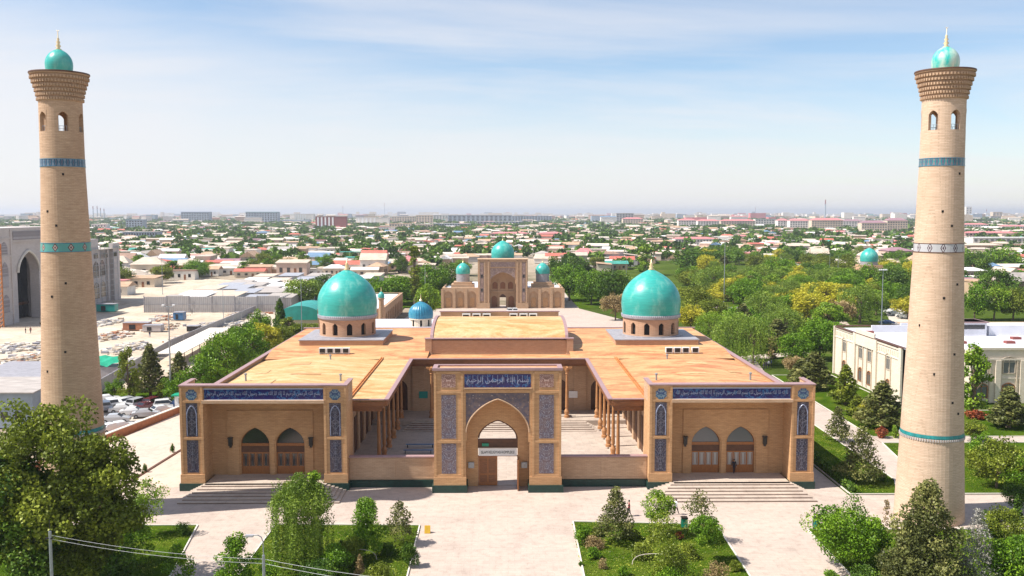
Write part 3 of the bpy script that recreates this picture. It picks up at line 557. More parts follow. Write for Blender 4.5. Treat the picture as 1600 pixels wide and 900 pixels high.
# courtyard, hall, steps up to hall
P('courtyard_floor', MB().box(XC-15.4, XC+15.4, 110.3, 142.2, 0.0, .06), 'paving_court')
P('hall_floor', MB().box(XC-19.7, XC+19.7, 141.5, 149.2, 0.0, .9), 'paving_court')
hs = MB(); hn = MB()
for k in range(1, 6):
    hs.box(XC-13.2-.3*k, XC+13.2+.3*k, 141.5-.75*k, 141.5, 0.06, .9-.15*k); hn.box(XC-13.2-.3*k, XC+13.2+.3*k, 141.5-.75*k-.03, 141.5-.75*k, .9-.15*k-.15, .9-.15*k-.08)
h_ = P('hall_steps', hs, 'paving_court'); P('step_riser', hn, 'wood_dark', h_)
hw = MB().arch_wall(XC-19.7, XC+19.7, .9, 9.7, 149.0, 149.6, [(XC+a, 1.6, .9, 4.6, 6.2) for a in (-16.5, -9.6, 0, 9.6, 16.5)])
for a in (-13.1, -5.5, 5.5, 13.1): hw.box(XC+a-1.0, XC+a+1.0, 148.75, 149.0, .9, 9.3)
hwo = P('hall_wall', hw, 'brick_pale')
for a in (-16.5, -9.6, 0, 9.6, 16.5): P('hall_door', MB().prism_xz(arch_poly(XC+a, 1.6, .9, 4.6, 6.2), 149.3, 149.4), 'wood_dark', hwo)
for a, m_ in ((-12.3, 'tarp_teal'), (12.0, 'white_paint')): P('notice_board', MB().box(XC+a-.7, XC+a+.7, 148.64, 148.74, 3.0, 4.1), m_, hwo)
for s in (-1, 1):
    v = []; ys = [(145.0, 9.98), (147.5, 10.2), (151, 10.62), (156, 10.72), (178, 10.72)]
    xx = [37.15, 30, 22, 16, 11.4]
    for y, z in ys:
        for a in xx: v.append((XC+s*a, y, z+rng.uniform(-.03, .03)))
    P('hall_roof', MB().add(v, [(j*5+i, j*5+i+1, (j+1)*5+i+1, (j+1)*5+i) for j in range(4) for i in range(4)]), 'roof_orange')
P('hall_eave', MB().box(XC-14.1, XC+14.1, 144.75, 145.2, 9.93, 10.07), 'coping_mauve')
P('hall_fascia', MB().box(XC-13.9, XC+13.9, 144.9, 145.15, 9.2, 9.92).box(XC-14.4, XC+14.4, 145.15, 149.0, 9.28, 9.4).box(XC-14.4, XC+14.4, 145.4, 145.6, 8.75, 9.28), 'wood_brown')
P('hall_eave_slab', MB().box(XC-14.1, XC+14.1, 145.16, 150.2, 9.6, 9.95), 'roof_orange')
P('back_wall', MB().box(XC-37.7, XC+37.7, 178, 178.5, .1, 10.7), 'brick_tan'); P('back_wall_coping', MB().box(XC-37.8, XC+37.8, 177.9, 178.6, 10.7, 10.86), 'coping_mauve')
# raised central hall with barrel roof
ch = MB().box(XC-11.4, XC+11.4, 150.0, 150.6, 9.6, 12.25).box(XC-11.4, XC-10.8, 150.6, 172, 9.6, 12.25).box(XC+10.8, XC+11.4, 150.6, 172, 9.6, 12.25)
for s in (-1, 1): ch.box(XC+s*11.0, XC+s*12.05, 149.75, 150.9, 9.6, 12.45); ch.box(XC+s*10.9, XC+s*12.15, 149.65, 151.0, 9.6, 10.1)
ch.box(XC-11.0, XC+11.0, 149.9, 150.0, 9.7, 9.95)
cho = P('central_hall', ch, 'brick_drum'); P('central_coping', MB().box(XC-12.15, XC+12.15, 149.7, 150.9, 12.46, 12.6), 'coping_mauve', cho)
bv = MB(); arc = [(150.5+(1-math.cos(t))*10.6, 12.3+2.35*math.sin(t)) for t in np.linspace(0, math.pi, 15)]
v = [(XC+a, y, z) for y, z in arc for a in (-10.8, 10.8)]; bv.add(v, [(2*i, 2*i+1, 2*i+3, 2*i+2) for i in range(14)]); P('barrel_roof', bv, 'roof_straw', smooth=True)
for s in (-1, 1): P('gable_kerb', MB().prism_yz([(y, z+.18) for y, z in arc]+[(171.7, 12.2), (150.5, 12.2)], XC+s*10.8, XC+s*11.3), 'coping_mauve')
pb = MB().box(XC-11, XC+11, 172, 172.6, 9.6, 14.55); pb.box(XC-11, XC+11, 172.6, 178, 9.6, 12.0); P('rear_parapet', pb, 'brick_pale'); P('rear_coping', MB().box(XC-11.2, XC+11.2, 171.9, 172.7, 14.55, 14.68), 'coping_mauve')
# front courtyard walls either side of the gate
for s in (-1, 1):
    y0 = 109.9
    cw = MB().box(XC+s*7.5, XC+s*18.0, y0, y0+.5, .8, 3.6)
    for a in (7.6, 12.4, 17.5): cw.box(XC+s*a, XC+s*(a+.4), y0-.07, y0, .9, 3.5)
    cw.box(XC+s*7.6, XC+s*17.9, y0-.05, y0, 3.1, 3.48).box(XC+s*7.6, XC+s*17.9, y0-.05, y0, .92, 1.15)
    o = P('courtyard_wall', cw, 'brick_pale'); P('plinth', MB().box(XC+s*7.5, XC+s*17.8, y0-.25, y0+.55, 0, .85), 'plinth_green', o); P('coping', MB().box(XC+s*7.5, XC+s*18.0, y0-.15, y0+.65, 3.6, 3.74), 'coping_mauve', o)
# ---------------------------------------------------------------- gate portal
YP = 107.6; PXC = -0.5
pt = MB()
for s in (-1, 1):
    pt.box(PXC+s*3.78, PXC+s*7.5, YP, YP+3.2, .86, 14.55)
    for a in (4.05, 7.2): pt.box(PXC+s*a-.12*0, PXC+s*(a+.28), YP-.1, YP, 1.9, 14.3)
    for z in (1.85, 5.95, 11.85, 14.15): pt.box(PXC+s*4.33, PXC+s*7.2, YP-.08, YP, z, z+.3)
    pt.box(PXC+s*3.72, PXC+s*7.56, YP-.17, YP, .87, 1.85)
pt.arch_wall(PXC-3.78, PXC+3.78, 6.0, 11.9, YP+.1, YP+2.4, [(PXC, 3.62, 6.0, 7.2, 11.05)], n=24)
pt.box(PXC-3.78, PXC+3.78, YP+.08, YP+3.2, 11.9, 14.55)
pt.arch_wall(PXC-3.78, PXC+3.78, 0.0, 11.9, YP+2.41, YP+3.2, [(PXC, 2.4, 0.0, 5.9, 8.15)], n=20)
pt.box(PXC-3.78, PXC+3.78, YP-.02, YP+.08, 11.9, 12.25)
portal = P('gate_portal', pt, 'brick_tan')
P('coping', MB().box(PXC-7.65, PXC+7.65, YP-.18, YP+.25, 14.55, 14.85).box(PXC-7.65, PXC+7.65, YP+2.9, YP+3.4, 14.55, 14.75).box(PXC-7.65, PXC-7.1, YP+.25, YP+2.9, 14.55, 14.80).box(PXC+7.1, PXC+7.65, YP+.25, YP+2.9, 14.55, 14.80), 'coping_mauve', portal)
sp_ = MB()
n = 24; uu = [math.sin(math.pi/2*(2*i/n-1)) for i in range(n+1)]; za = [7.2+(11.15-7.2)*(math.sqrt(max(0, 1-u*u))*0.72+(1-abs(u))*0.28) for u in uu]; xa = [PXC+3.72*u for u in uu]
for i in range(n): sp_.add([(xa[i], YP+.06, za[i]), (xa[i+1], YP+.06, za[i+1]), (xa[i+1], YP+.06, 11.85), (xa[i], YP+.06, 11.85)], [(0, 1, 2, 3)])
P('spandrel_mosaic', sp_, 'mosaic_spandrel', portal)
am = MB().path([(x, YP+.02, z) for x, z in zip(xa, za)], .09, 6); P('arch_moulding', am, 'brick_pale', portal)
P('inscription_panel', MB().box(PXC-3.9, PXC+3.9, YP-.02, YP+.07, 12.55, 14.1), 'mosaic_navy', portal, loc=(PXC, YP, 13.3))
P('panel_ledge', MB().box(PXC-4.0, PXC+4.0, YP-.16, YP+.07, 12.36, 12.5), 'brick_pale', portal)
calligraphy(BAS, portal, PXC, YP-.04, 13.32, 7.3, .95, 'glaze_letter')
vs_ = MB()
for k in range(13): xx = PXC-3.5+k*.58; vs_.box(xx, xx+.05, YP-.05, YP-.02, 12.9+.1*(k % 3), 14.0)
P('lettering_stems', vs_, 'glaze_letter', portal)
for s in (-1, 1):
    P('plinth', MB().box(PXC+s*3.6, PXC+s*7.75, YP-.3, YP+3.3, 0, .86), 'plinth_green', portal)
    cx = PXC+s*5.75
    P('mosaic_tile', MB().box(cx-.82, cx+.82, YP-.04, YP-.002, 12.55, 14.1), 'mosaic_square', portal, loc=(cx, YP, 13.3))
    P('mosaic_panel', MB().box(cx-.86, cx+.86, YP-.04, YP-.002, 6.45, 11.65), 'mosaic_portal', portal, loc=(cx, YP, 9))
    P('mosaic_panel', MB().box(cx-.86, cx+.86, YP-.04, YP-.002, 2.25, 5.85), 'mosaic_portal', portal, loc=(cx, YP, 4))
    P('spotlight', MB().box(PXC+s*3.2-.35, PXC+s*3.2+.35, YP+2.1, YP+2.4, 2.3, 3.0), 'grey_metal', portal)
yd = YP+2.55
P('lintel_beam', MB().box(PXC-2.4, PXC+2.4, yd, yd+.35, 5.35, 5.75).box(PXC-2.4, PXC+2.4, yd+.2, yd+.35, 4.6, 5.35), 'wood_dark', portal)
wf = MB(); pts = arch_poly(PXC, 2.33, 5.75, 5.9, 8.08, 18)[1:]; wf.path([(x, yd+.1, z) for x, z in pts], .13, 6); P('fan_frame', wf, 'wood_dark', portal)
sg = MB().box(PXC-2.3, PXC+2.3, yd-.22, yd-.04, 3.75, 4.62); sgo = P('name_sign', sg, 'white_paint', portal)
calligraphy('ISLAM RELIGIYASI KOMPLEKSI', portal, PXC, yd-.235, 4.2, 4.0, .34, 'black_metal', 'sign_lettering')
es = P('exit_light', MB().box(PXC-1.9, PXC-1.1, yd+.05, yd+.19, 4.85, 5.2), 'tarp_green', portal)
def leaf(mb, x0, x1, y, z0=.05, z1=3.62):
    mb.box(x0, x1, y, y+.12, z0, z1); w_ = (x1-x0)
    for a, b_ in ((.08, .46), (.54, .92)):
        for c0, c1 in ((.12, .36), (.42, .93)): mb.box(x0+w_*a, x0+w_*b_, y-.03, y, z0+(z1-z0)*c0, z0+(z1-z0)*c1, 1)
    return mb
P('gate_leaf', leaf(MB(), PXC-2.35, PXC-.05, yd), ['wood_door', 'wood_brown'], portal)
P('gate_leaf', MB().box(PXC+2.35, PXC+2.47, yd-2.2, yd+.05, .05, 3.62).box(PXC+2.32, PXC+2.35, yd-2.0, yd-1.2, .4, 3.3, 1).box(PXC+2.32, PXC+2.35, yd-1.0, yd-.1, .4, 3.3, 1), ['wood_door', 'wood_brown'], portal)
P('door_frame', MB().box(PXC-2.5, PXC-2.36, yd-.05, yd+.2, 0, 3.75).box(PXC+2.48, PXC+2.6, yd-.05, yd+.2, 0, 3.75).box(PXC-2.5, PXC+2.6, yd-.05, yd+.2, 3.64, 3.74), 'wood_door', portal)
# ---------------------------------------------------------------- the big domes
def spline(prof, n=28):
    zs = [i/(len(prof)-1) for i in range(len(prof))]; t = np.linspace(0, 1, n); out = []
    for u in t:
        k = min(int(u*(len(prof)-1)), len(prof)-2); f = u*(len(prof)-1)-k; p = [prof[max(0, min(len(prof)-1, k+j))] for j in (-1, 0, 1, 2)]
        out.append(tuple(0.5*((2*p[1][c])+(-p[0][c]+p[2][c])*f+(2*p[0][c]-5*p[1][c]+4*p[2][c]-p[3][c])*f*f+(-p[0][c]+3*p[1][c]-3*p[2][c]+p[3][c])*f**3) for c in (0, 1)))
    out[-1] = (max(out[-1][0], .01), out[-1][1]); return [(max(.01, a), b_) for a, b_ in out]
def finial(parent, x, y, z, h, r=.22, mat='gold'):
    mb = MB().lathe([(.5*r, z-.3), (r*1.3, z), (r*.5, z+.12*h), (r*1.2, z+.22*h), (r*.4, z+.32*h), (r*.9, z+.40*h), (r*.3, z+.48*h), (r*.6, z+.54*h), (r*.2, z+.62*h), (.04, z+h), (.005, z+h+.02)], x, y, 10)
    mb.path([(x+.28*math.cos(t)*h*.1, y, z+h+.1+.28*math.sin(t)*h*.1) for t in np.linspace(-2.6, -.5, 6)], .03, 4)
    return mb.build('finial', mat, parent, smooth=True)
DP = [(5.0, 0), (5.10, 1.1), (5.14, 2.1), (5.02, 3.1), (4.66, 4.1), (4.08, 5.05), (3.25, 5.95), (2.2, 6.75), (1.15, 7.35), (.2, 7.8)]
for s in (-1, 1):
    cx = XC+s*26.6; cy = 162.0; zt = 11.65
    pf = MB().box(cx-7, cx+7, 155, 169, 10.5, zt-.12); plat = P('dome_platform', pf, 'brick_drum')
    P('platform_slab', MB().box(cx-7.15, cx+7.15, 154.85, 169.15, zt-.12, zt+.03).prism_xy([(cx+5.6*math.cos(a), cy+5.6*math.sin(a)) for a in np.linspace(0, 2*math.pi, 33)[:-1]], zt+.03, zt+.16), 'lead_grey', plat)
    dr = MB(); nn = 96
    zlo, zhi, zw0, zw1 = zt+.1, zt+3.0, zt+.45, zt+2.1
    wins = 12; per = nn//wins
    dr.lathe([(4.85, zlo), (4.85, zw0), (4.85, zw1+.35), (4.85, zhi)], cx, cy, nn, 0, skip=lambda i, k: i == 1 and (k % per) in (2, 3, 4))
    dr.lathe([(4.92, zhi), (5.14, zhi+.18), (5.14, zhi+.62), (5.02, zhi+.7)], cx, cy, nn, 1)
    for q in range(wins):
        a0 = 2*math.pi*(q*per+2)/nn; a1 = 2*math.pi*(q*per+5)/nn
        for t in range(6):   # pointed head of each opening
            f0, f1 = t/6, (t+1)/6; zz = [zw1+.35-.42*abs(2*f-1)**1.6 for f in (f0, f1)]
            pa = [a0+(a1-a0)*f for f in (f0, f1)]
            dr.add([(cx+4.85*math.cos(pa[0]), cy+4.85*math.sin(pa[0]), zz[0]), (cx+4.85*math.cos(pa[1]), cy+4.85*math.sin(pa[1]), zz[1]), (cx+4.85*math.cos(pa[1]), cy+4.85*math.sin(pa[1]), zw1+.36), (cx+4.85*math.cos(pa[0]), cy+4.85*math.sin(pa[0]), zw1+.36)], [(0, 1, 2, 3)])
        for a in (a0, a1): dr.add([(cx+4.85*math.cos(a), cy+4.85*math.sin(a), zw0), (cx+4.4*math.cos(a), cy+4.4*math.sin(a), zw0), (cx+4.4*math.cos(a), cy+4.4*math.sin(a), zw1+.36), (cx+4.85*math.cos(a), cy+4.85*math.sin(a), zw1+.36)], [(0, 1, 2, 3)])
    dro = P('drum', dr, ['brick_drum', 'lead_grey'])
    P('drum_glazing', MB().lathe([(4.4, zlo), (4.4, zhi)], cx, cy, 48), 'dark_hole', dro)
    tb = MB()
    for q in range(90): a = 2*math.pi*q/90; tb.box(-.05, .05, -.05, .05, 0, .28); tb.v[-8:] = [(cx+(5.14+px_)*math.cos(a)-py_*math.sin(a), cy+(5.14+px_)*math.sin(a)+py_*math.cos(a), zhi+.42+pz_) for px_, py_, pz_ in tb.v[-8:]]
    P('frieze_border', tb, 'letter_white', dro)
    dm = MB().lathe([(r, z+zhi+.68) for r, z in spline(DP, 30)], cx, cy, 64); do = P('dome', dm, 'dome_turquoise', smooth=True, loc=(cx, cy, zhi))
    base = zhi+.68+7.75; f_ = MB().lathe([(.45, base-.15), (.6, base), (.25, base+.2), (.42, base+.5), (.2, base+.8), (.32, base+1.0), (.12, base+1.2), (.045, base+1.75), (.005, base+1.77)], cx, cy, 12); f_.build('finial', 'gold', do, smooth=True)
# ---------------------------------------------------------------- rooftop air conditioners
def ac_unit():
    t = thing('air_conditioner', (0, 0, 0), 'white air conditioner unit standing on the straw roof', 'air conditioner', 'air conditioners on the mosque roof')
    MB().box(-.62, .62, -.3, .3, .25, 1.15).build('casing', 'white_paint', t); MB().box(-.5, .42, -.33, -.3, .35, 1.05).build('fan_grille', 'black_metal', t)
    MB().box(-.55, -.4, -.25, .25, 0, .25).build('foot', 'grey_metal', t); MB().box(.4, .55, -.25, .25, 0, .25).build('foot', 'grey_metal', t); return t
ac0 = ac_unit(); remember(ac0); first = True
def put_ac(x, y, z, label, sc_=1.0):
    global first
    if first: ac0.location = (x, y, z); ac0['label'] = label; ac0.scale = (sc_,)*3; first = False; return
    place_copy(ac0, (x, y, z), 0, sc_, label)
W_ = ['leftmost', 'second', 'third', 'rightmost']
for k, px in enumerate((503, 515, 527, 539.5)): X_, Z_ = AY(px, 556, 147.5); put_ac(X_, 148.4, 10.2, W_[k]+' white air conditioner in the row below the left turquoise dome', .95)
for k, px in enumerate((1047, 1060, 1073, 1088)): X_, Z_ = AY(px, 556, 147.5); put_ac(X_, 148.4, 10.2, W_[k]+' white air conditioner in the row below the right turquoise dome', .95)
for k, px in enumerate((728.5, 744.5, 760.4)): X_, Z_ = AY(px, 499, 171); put_ac(X_, 171.2, 12.9, ['leftmost', 'middle', 'rightmost'][k]+' air conditioner of the left three behind the barrel roof', 1.2)
for k, px in enumerate((802.4, 818, 833)): X_, Z_ = AY(px, 499, 171); put_ac(X_, 171.2, 12.9, ['leftmost', 'middle', 'rightmost'][k]+' air conditioner of the right three behind the barrel roof', 1.2)

# ================================================================== MINARETS
bandmat('band_turq', (0.08, 0.29, 0.26), (0.48, 0.40, 0.34), (0.10, 0.02, 0.03), 5, 29.3, 0.75)
bandmat('band_white', (0.42, 0.42, 0.43), (0.50, 0.50, 0.50), (0.05, 0.015, 0.03), 6, 29.3, 1.0)
bandmat('band_blue', (0.010, 0.10, 0.17), (0.16, 0.20, 0.26), (0.015, 0.02, 0.06), 12, 38.3, 1.2)
bandmat('band_blue_light', (0.02, 0.20, 0.22), (0.20, 0.17, 0.19), (0.015, 0.06, 0.14), 12, 38.3, 1.2)
plain('ring_teal', (0.015, 0.20, 0.20), 0.4, 0.4, 1.5)
def minaret(x, y, dz, label, mb_, phase, m_mid, m_up, m_dome, zs=1.0):
    t = thing('minaret', (x, y, 0), label, 'minaret')
    def rr(z):
        pts = [(0, 3.58), (9.4, 3.17), (29.3, 2.46), (38.2, 2.19), (44.7, 2.15)]
        for (a, ra), (b_, rb) in zip(pts, pts[1:]):
            if z <= b_: return ra+(rb-ra)*(z-a)/(b_-a)
        return pts[-1][1]
    n = 48; w0, w1 = 41.55, 43.75
    zl = list(np.linspace(0, w0, 40))+[w1]+[44.9]
    off = int(round(phase/(2*math.pi)*n))
    hole = lambda i, k: i == 39 and ((k-off) % 8) in (0, 1, 2, 3)
    sh = MB().lathe([(rr(z), z) for z in zl], x, y, n, 0, skip=hole)
    sh.lathe([(rr(z)-.38, z) for z in (w0-.01, w1+.01)], x, y, n, 0, skip=lambda i, k: ((k-off) % 8) in (0, 1, 2, 3))
    shaft = sh.build('shaft', mb_ , t, loc=(x, y, 0)); 
    fl = MB().lathe([(.05, w0-.02), (rr(w0)-.05, w0-.02)], x, y, n); fl.lathe([(.05, w1+.02), (rr(w0)-.05, w1+.02)], x, y, n); fl.build('lantern_floor', 'brick_tan', t)
    for q in range(6):
        a0 = 2*math.pi*(off+8*q)/n; a1 = a0+2*math.pi*4/n; R0 = rr(42.6)+.015; R1 = R0-.4; mb = MB(); hw = .93
        fs = [(0.0, w0, w1)]
        K = 16
        def top(f):
            u = abs(2*f-1)/hw
            return None if u >= 1 else 42.95+(.62)*(math.sqrt(1-u*u)*.72+(1-u)*.28)
        for k in range(K):
            f0, f1 = k/K, (k+1)/K; fm = (f0+f1)/2; tz = top(fm)
            z0 = tz if tz else w0
            pa = [a0+(a1-a0)*f for f in (f0, f1)]
            A = [(x+Rq*math.cos(a), y+Rq*math.sin(a)) for a in pa for Rq in (R0, R1)]
            z1a = z1b = z0
            mb.add([(*A[0], z0), (*A[2], z0), (*A[2], w1), (*A[0], w1), (*A[1], z0), (*A[3], z0), (*A[3], w1), (*A[1], w1)], [(0, 1, 2, 3), (7, 6, 5, 4), (0, 4, 5, 1), (0, 3, 7, 4), (1, 5, 6, 2)])
        mb.build('window_surround', mb_, t)
        am_ = (a0+a1)/2
        pr = MB()
        for da in (-.17, 0, .17): pr.tube((x+(R0-.2)*math.cos(am_+da), y+(R0-.2)*math.sin(am_+da), w0), (x+(R0-.2)*math.cos(am_+da), y+(R0-.2)*math.sin(am_+da), w0+.55), .02, n=4)
        pr.tube((x+(R0-.2)*math.cos(a0+.05), y+(R0-.2)*math.sin(a0+.05), w0+.55), (x+(R0-.2)*math.cos(a1-.05), y+(R0-.2)*math.sin(a1-.05), w0+.55), .025, n=4); pr.build('railing', 'grey_metal', t)
    # flared cornice of stacked toothed courses
    cg = MB(); nt_ = 6; z = 44.7; r = 2.62
    prof = [(2.14, z), (2.19, z+.05)]
    rs = [2.22, 2.29, 2.39, 2.51, 2.65, 2.80]
    for k in range(nt_):
        za, zb = 44.8+k*.45, 44.8+(k+1)*.45
        prof += [(rs[k], za), (rs[k]+.03, za+.30), (rs[k]-.03, za+.31), (rs[k]-.03, zb)]
    prof += [(2.92, 47.5), (2.97, 47.6), (2.97, 47.72), (.3, 47.75)]
    cg.lathe(prof, x, y, 64)
    cor = cg.build('cornice', 'brick_cornice', t)
    for k in range(nt_):
        th = MB(); m_ = 54
        for q in range(m_):
            a = 2*math.pi*(q+.5*(k % 2))/m_; b_ = len(th.v); th.box(-.02, .13, -.075, .075, 44.8+k*.45+.02, 44.8+k*.45+.28); th.v[b_:] = [(x+(rs[k]+p[0])*math.cos(a)-p[1]*math.sin(a), y+(rs[k]+p[0])*math.sin(a)+p[1]*math.cos(a), p[2]) for p in th.v[b_:]]
        th.build('tooth_border', 'brick_minaret', cor)
    MB().lathe([(2.99, 47.62), (3.01, 47.66), (2.99, 47.78), (2.7, 47.79)], x, y, 64).build('rim', 'wood_dark', t)
    for zc, hh, m_ in ((29.3, .43, m_mid), (38.25, .36, m_up)):
        MB().lathe([(rr(zc-hh)+.001, zc-hh), (rr(zc-hh)+.03, zc-hh), (rr(zc+hh)+.03, zc+hh), (rr(zc+hh)+.001, zc+hh)], x, y, n).build('tile_band', m_, t)
        for z_ in (zc-hh-.05, zc+hh): MB().lathe([(rr(z_)+.001, z_), (rr(z_)+.06, z_), (rr(z_)+.06, z_+.06), (rr(z_)+.001, z_+.06)], x, y, n).build('band_edge', 'dome_blue' if m_ != 'band_white' else 'wood_dark', t)
    MB().lathe([(rr(9.7)+.02, 9.2), (rr(9.7)+.06, 9.3), (rr(9.7)+.02, 9.62)], x, y, n).build('tile_ring', 'ring_teal', t)
    tr = MB()
    for q in range(80):
        a = 2*math.pi*q/80; b_ = len(tr.v); tr.box(-.02, .1, -.07, .07, 8.95, 9.2); tr.v[b_:] = [(x+(rr(9.1)+p[0])*math.cos(a)-p[1]*math.sin(a), y+(rr(9.1)+p[0])*math.sin(a)+p[1]*math.cos(a), p[2]) for p in tr.v[b_:]]
    tr.build('tooth_border', 'brick_grey', t)
    ph = MB()
    for z_, a in ((36.9, -1.15), (33.0, -1.9), (31.5, -1.5), (25.4, -1.2), (24.0, -1.75), (21, -2.6), (18.1, -1.3), (16, -2.0), (13, -1.35), (11.8, -1.1)):
        r = rr(z_); c = (x+r*math.cos(a), y+r*math.sin(a)); ph.box(c[0]-.11, c[0]+.11, c[1]-.03, c[1]+.03, z_, z_+.24)
    ph.build('hole_pattern', 'dark_hole', t)
    dp = [(1.30, 0), (1.37, .5), (1.35, 1.0), (1.17, 1.5), (.80, 1.95), (.32, 2.25), (.08, 2.38)]
    MB().lathe([(1.38, 47.6), (1.38, 48.0), (1.24, 48.02)], x, y, 32).build('dome_base', 'brick_pale', t)
    do = MB().lathe([(r, z_+48.0) for r, z_ in spline(dp, 20)], x, y, 40).build('dome', m_dome, t, smooth=True, loc=(x, y, 48))
    z0 = 50.2
    MB().lathe([(.14, z0-.1), (.34, z0+.08), (.14, z0+.25), (.29, z0+.45), (.12, z0+.65), (.23, z0+.84), (.09, z0+1.02), (.16, z0+1.16), (.05, z0+1.32), (.035, z0+1.95), (.005, z0+2.0)], x, y, 10).path([(x-.12, y, z0+2.1), (x-.06, y, z0+2.0), (x+.06, y, z0+2.0), (x+.12, y, z0+2.1)], .03, 4).build('finial', 'gold', do, smooth=True)
    t.scale = (1, 1, zs); return t
minaret(46.5, 98.3, 0, 'tall tapering brick minaret with worn pale turquoise cap, right of the mosque', 'brick_minaret_pale', -math.pi/2-math.radians(25.5+30+15), 'band_white', 'band_blue_light', 'dome_worn')
minaret(-47.15, 101.0, 0, 'tall tapering brick minaret with clean turquoise cap, left of the mosque', 'brick_minaret', -math.pi/2+math.radians(25+6-15), 'band_turq', 'band_blue', 'dome_turquoise')
# ================================================================== VEGETATION
def mesh_quads(name, V, tone, mats, extra=None, loc=None, parent=None):
    """V: (n,4,3) leaf quads, tone: (n,) colour variation"""
    n = len(V); me = bpy.data.meshes.new(name); me.vertices.add(4*n); me.vertices.foreach_set('co', np.asarray(V, dtype=np.float32).reshape(-1))
    me.loops.add(4*n); me.loops.foreach_set('vertex_index', np.arange(4*n, dtype=np.int32)); me.polygons.add(n)
    me.polygons.foreach_set('loop_start', np.arange(0, 4*n, 4, dtype=np.int32)); me.polygons.foreach_set('loop_total', np.full(n, 4, dtype=np.int32))
    a = me.attributes.new('tone', 'FLOAT', 'FACE'); a.data.foreach_set('value', np.asarray(tone, dtype=np.float32))
    for m in mats: me.materials.append(MT[m])
    me.update(calc_edges=True); o = bpy.data.objects.new(name, me); COL.objects.link(o)
    if parent is not None: o.parent = parent
    return o
def leaves(C, size, rg, up_bias=0.3, aspect=1.0, droop=0.0):
    n = len(C); d = rg.normal(size=(n, 3)); d[:, 2] += up_bias; d /= np.linalg.norm(d, axis=1)[:, None]
    u = np.cross(d, rg.normal(size=(n, 3))); u /= np.linalg.norm(u, axis=1)[:, None]
    if droop: u[:, 2] -= droop; u /= np.linalg.norm(u, axis=1)[:, None]
    v = np.cross(d, u); v /= np.linalg.norm(v, axis=1)[:, None]
    s = size*rg.uniform(.6, 1.3, n)[:, None]; a = u*s; b = v*s/aspect
    return np.stack([C-a*.5-b*.35, C+a*.1-b*.5, C+a*.5+b*.2, C-a*.15+b*.5], 1)
def crown_pts(kind, w, h, n, rg):
    """clumped leaf centres of a crown w wide, h high, base at z=0; returns points and tones"""
    r = w/2
    K = {'round': 46, 'globe': 30, 'tall': 46, 'poplar': 50, 'pine': 70, 'willow': 60, 'sparse': 34, 'cone': 60, 'cloud': 70, 'bush': 22, 'column': 26}.get(kind, 40)
    cs = []; rs = []
    for k in range(K):
        if kind in ('round', 'cloud'):
            d = rg.normal(size=3); d /= np.linalg.norm(d); q = rg.uniform(.25, .86)**.6; c = np.array([d[0]*r*q, d[1]*r*q, h*.52+d[2]*h*.46*q]); rr_ = r*rg.uniform(.20, .36)
            if rg.random() < .15: c *= np.array([1.14, 1.14, 1.05])
        elif kind == 'globe':
            d = rg.normal(size=3); d /= np.linalg.norm(d); q = .74; c = np.array([d[0]*r*q, d[1]*r*q, h*.5+d[2]*h*.5*q]); rr_ = r*.30
        elif kind in ('tall', 'sparse'):
            z = rg.uniform(.03, .97); q = r*(math.sin(math.pi*min(1, (z+.12)/1.12)**.8)**.6)*rg.uniform(.15, .82); a = rg.uniform(0, 6.28); c = np.array([q*math.cos(a), q*math.sin(a), h*z]); rr_ = r*rg.uniform(.18, .34)
        elif kind in ('poplar', 'column'):
            z = rg.uniform(0, 1); q = r*.6*math.sin(math.pi*(.12+.86*z))**.5*rg.uniform(.3, 1); a = rg.uniform(0, 6.28); c = np.array([q*math.cos(a), q*math.sin(a), h*(.04+.92*z)]); rr_ = r*rg.uniform(.35, .5)
        elif kind in ('pine', 'cone'):
            z = (k+.5)/K; q = r*(1-z)**(.7 if kind == 'pine' else .9)*rg.uniform(.35, .95); a = k*2.399; c = np.array([q*math.cos(a), q*math.sin(a), h*(.02+.95*z)]); rr_ = r*(.15+.13*(1-z))*rg.uniform(.8, 1.3)
        elif kind == 'bush':
            a = rg.uniform(0, 6.28); q = r*rg.uniform(0, .68); z = rg.uniform(.15, .75)*math.sqrt(max(.1, 1-(q/r)**2)); c = np.array([q*math.cos(a), q*math.sin(a), h*z]); rr_ = min(r, h)*rg.uniform(.28, .42)
        else:
            a = rg.uniform(0, 6.28); q = r*rg.uniform(.1, .82); z = .55+.42*(1-(q/r)**2)*rg.uniform(.5, 1); c = np.array([q*math.cos(a), q*math.sin(a), h*z]); rr_ = r*.24
        cs.append(c); rs.append(rr_)
    cs = np.array(cs); rs = np.array(rs); ct = rg.uniform(0, 1, K)
    wt = rs**2; pick = rg.choice(K, n, p=wt/wt.sum()); d = rg.normal(size=(n, 3)); d /= np.linalg.norm(d, axis=1)[:, None]
    q = rg.uniform(.55, 1.08, n)[:, None]; P_ = cs[pick]+d*rs[pick][:, None]*q*np.array([1, 1, .8 if kind in ('pine', 'cone') else .9])
    if kind == 'willow':
        m = rg.random(n) < .6; st = rg.integers(0, 140, n); sa = rg.uniform(0, 6.28, 140); sq = r*rg.uniform(.35, 1.0, 140); sz = h*(.40+.55*rg.random(140)); sl = h*rg.uniform(.35, .75, 140)
        t = rg.random(n)**.8; wx = np.stack([sq[st]*np.cos(sa[st])*(1+.06*t), sq[st]*np.sin(sa[st])*(1+.06*t), np.maximum(.02*h, sz[st]-sl[st]*t)], 1)+rg.normal(size=(n, 3))*r*.03
        P_ = np.where(m[:, None], wx, P_); tone = np.where(m, sa[st]*.16 % 1, ct[pick])
    else: tone = ct[pick]
    P_[:, 2] = np.maximum(P_[:, 2], .03*h)
    return P_, np.clip(tone*.65+rg.uniform(0, .35, n), 0, 1), cs
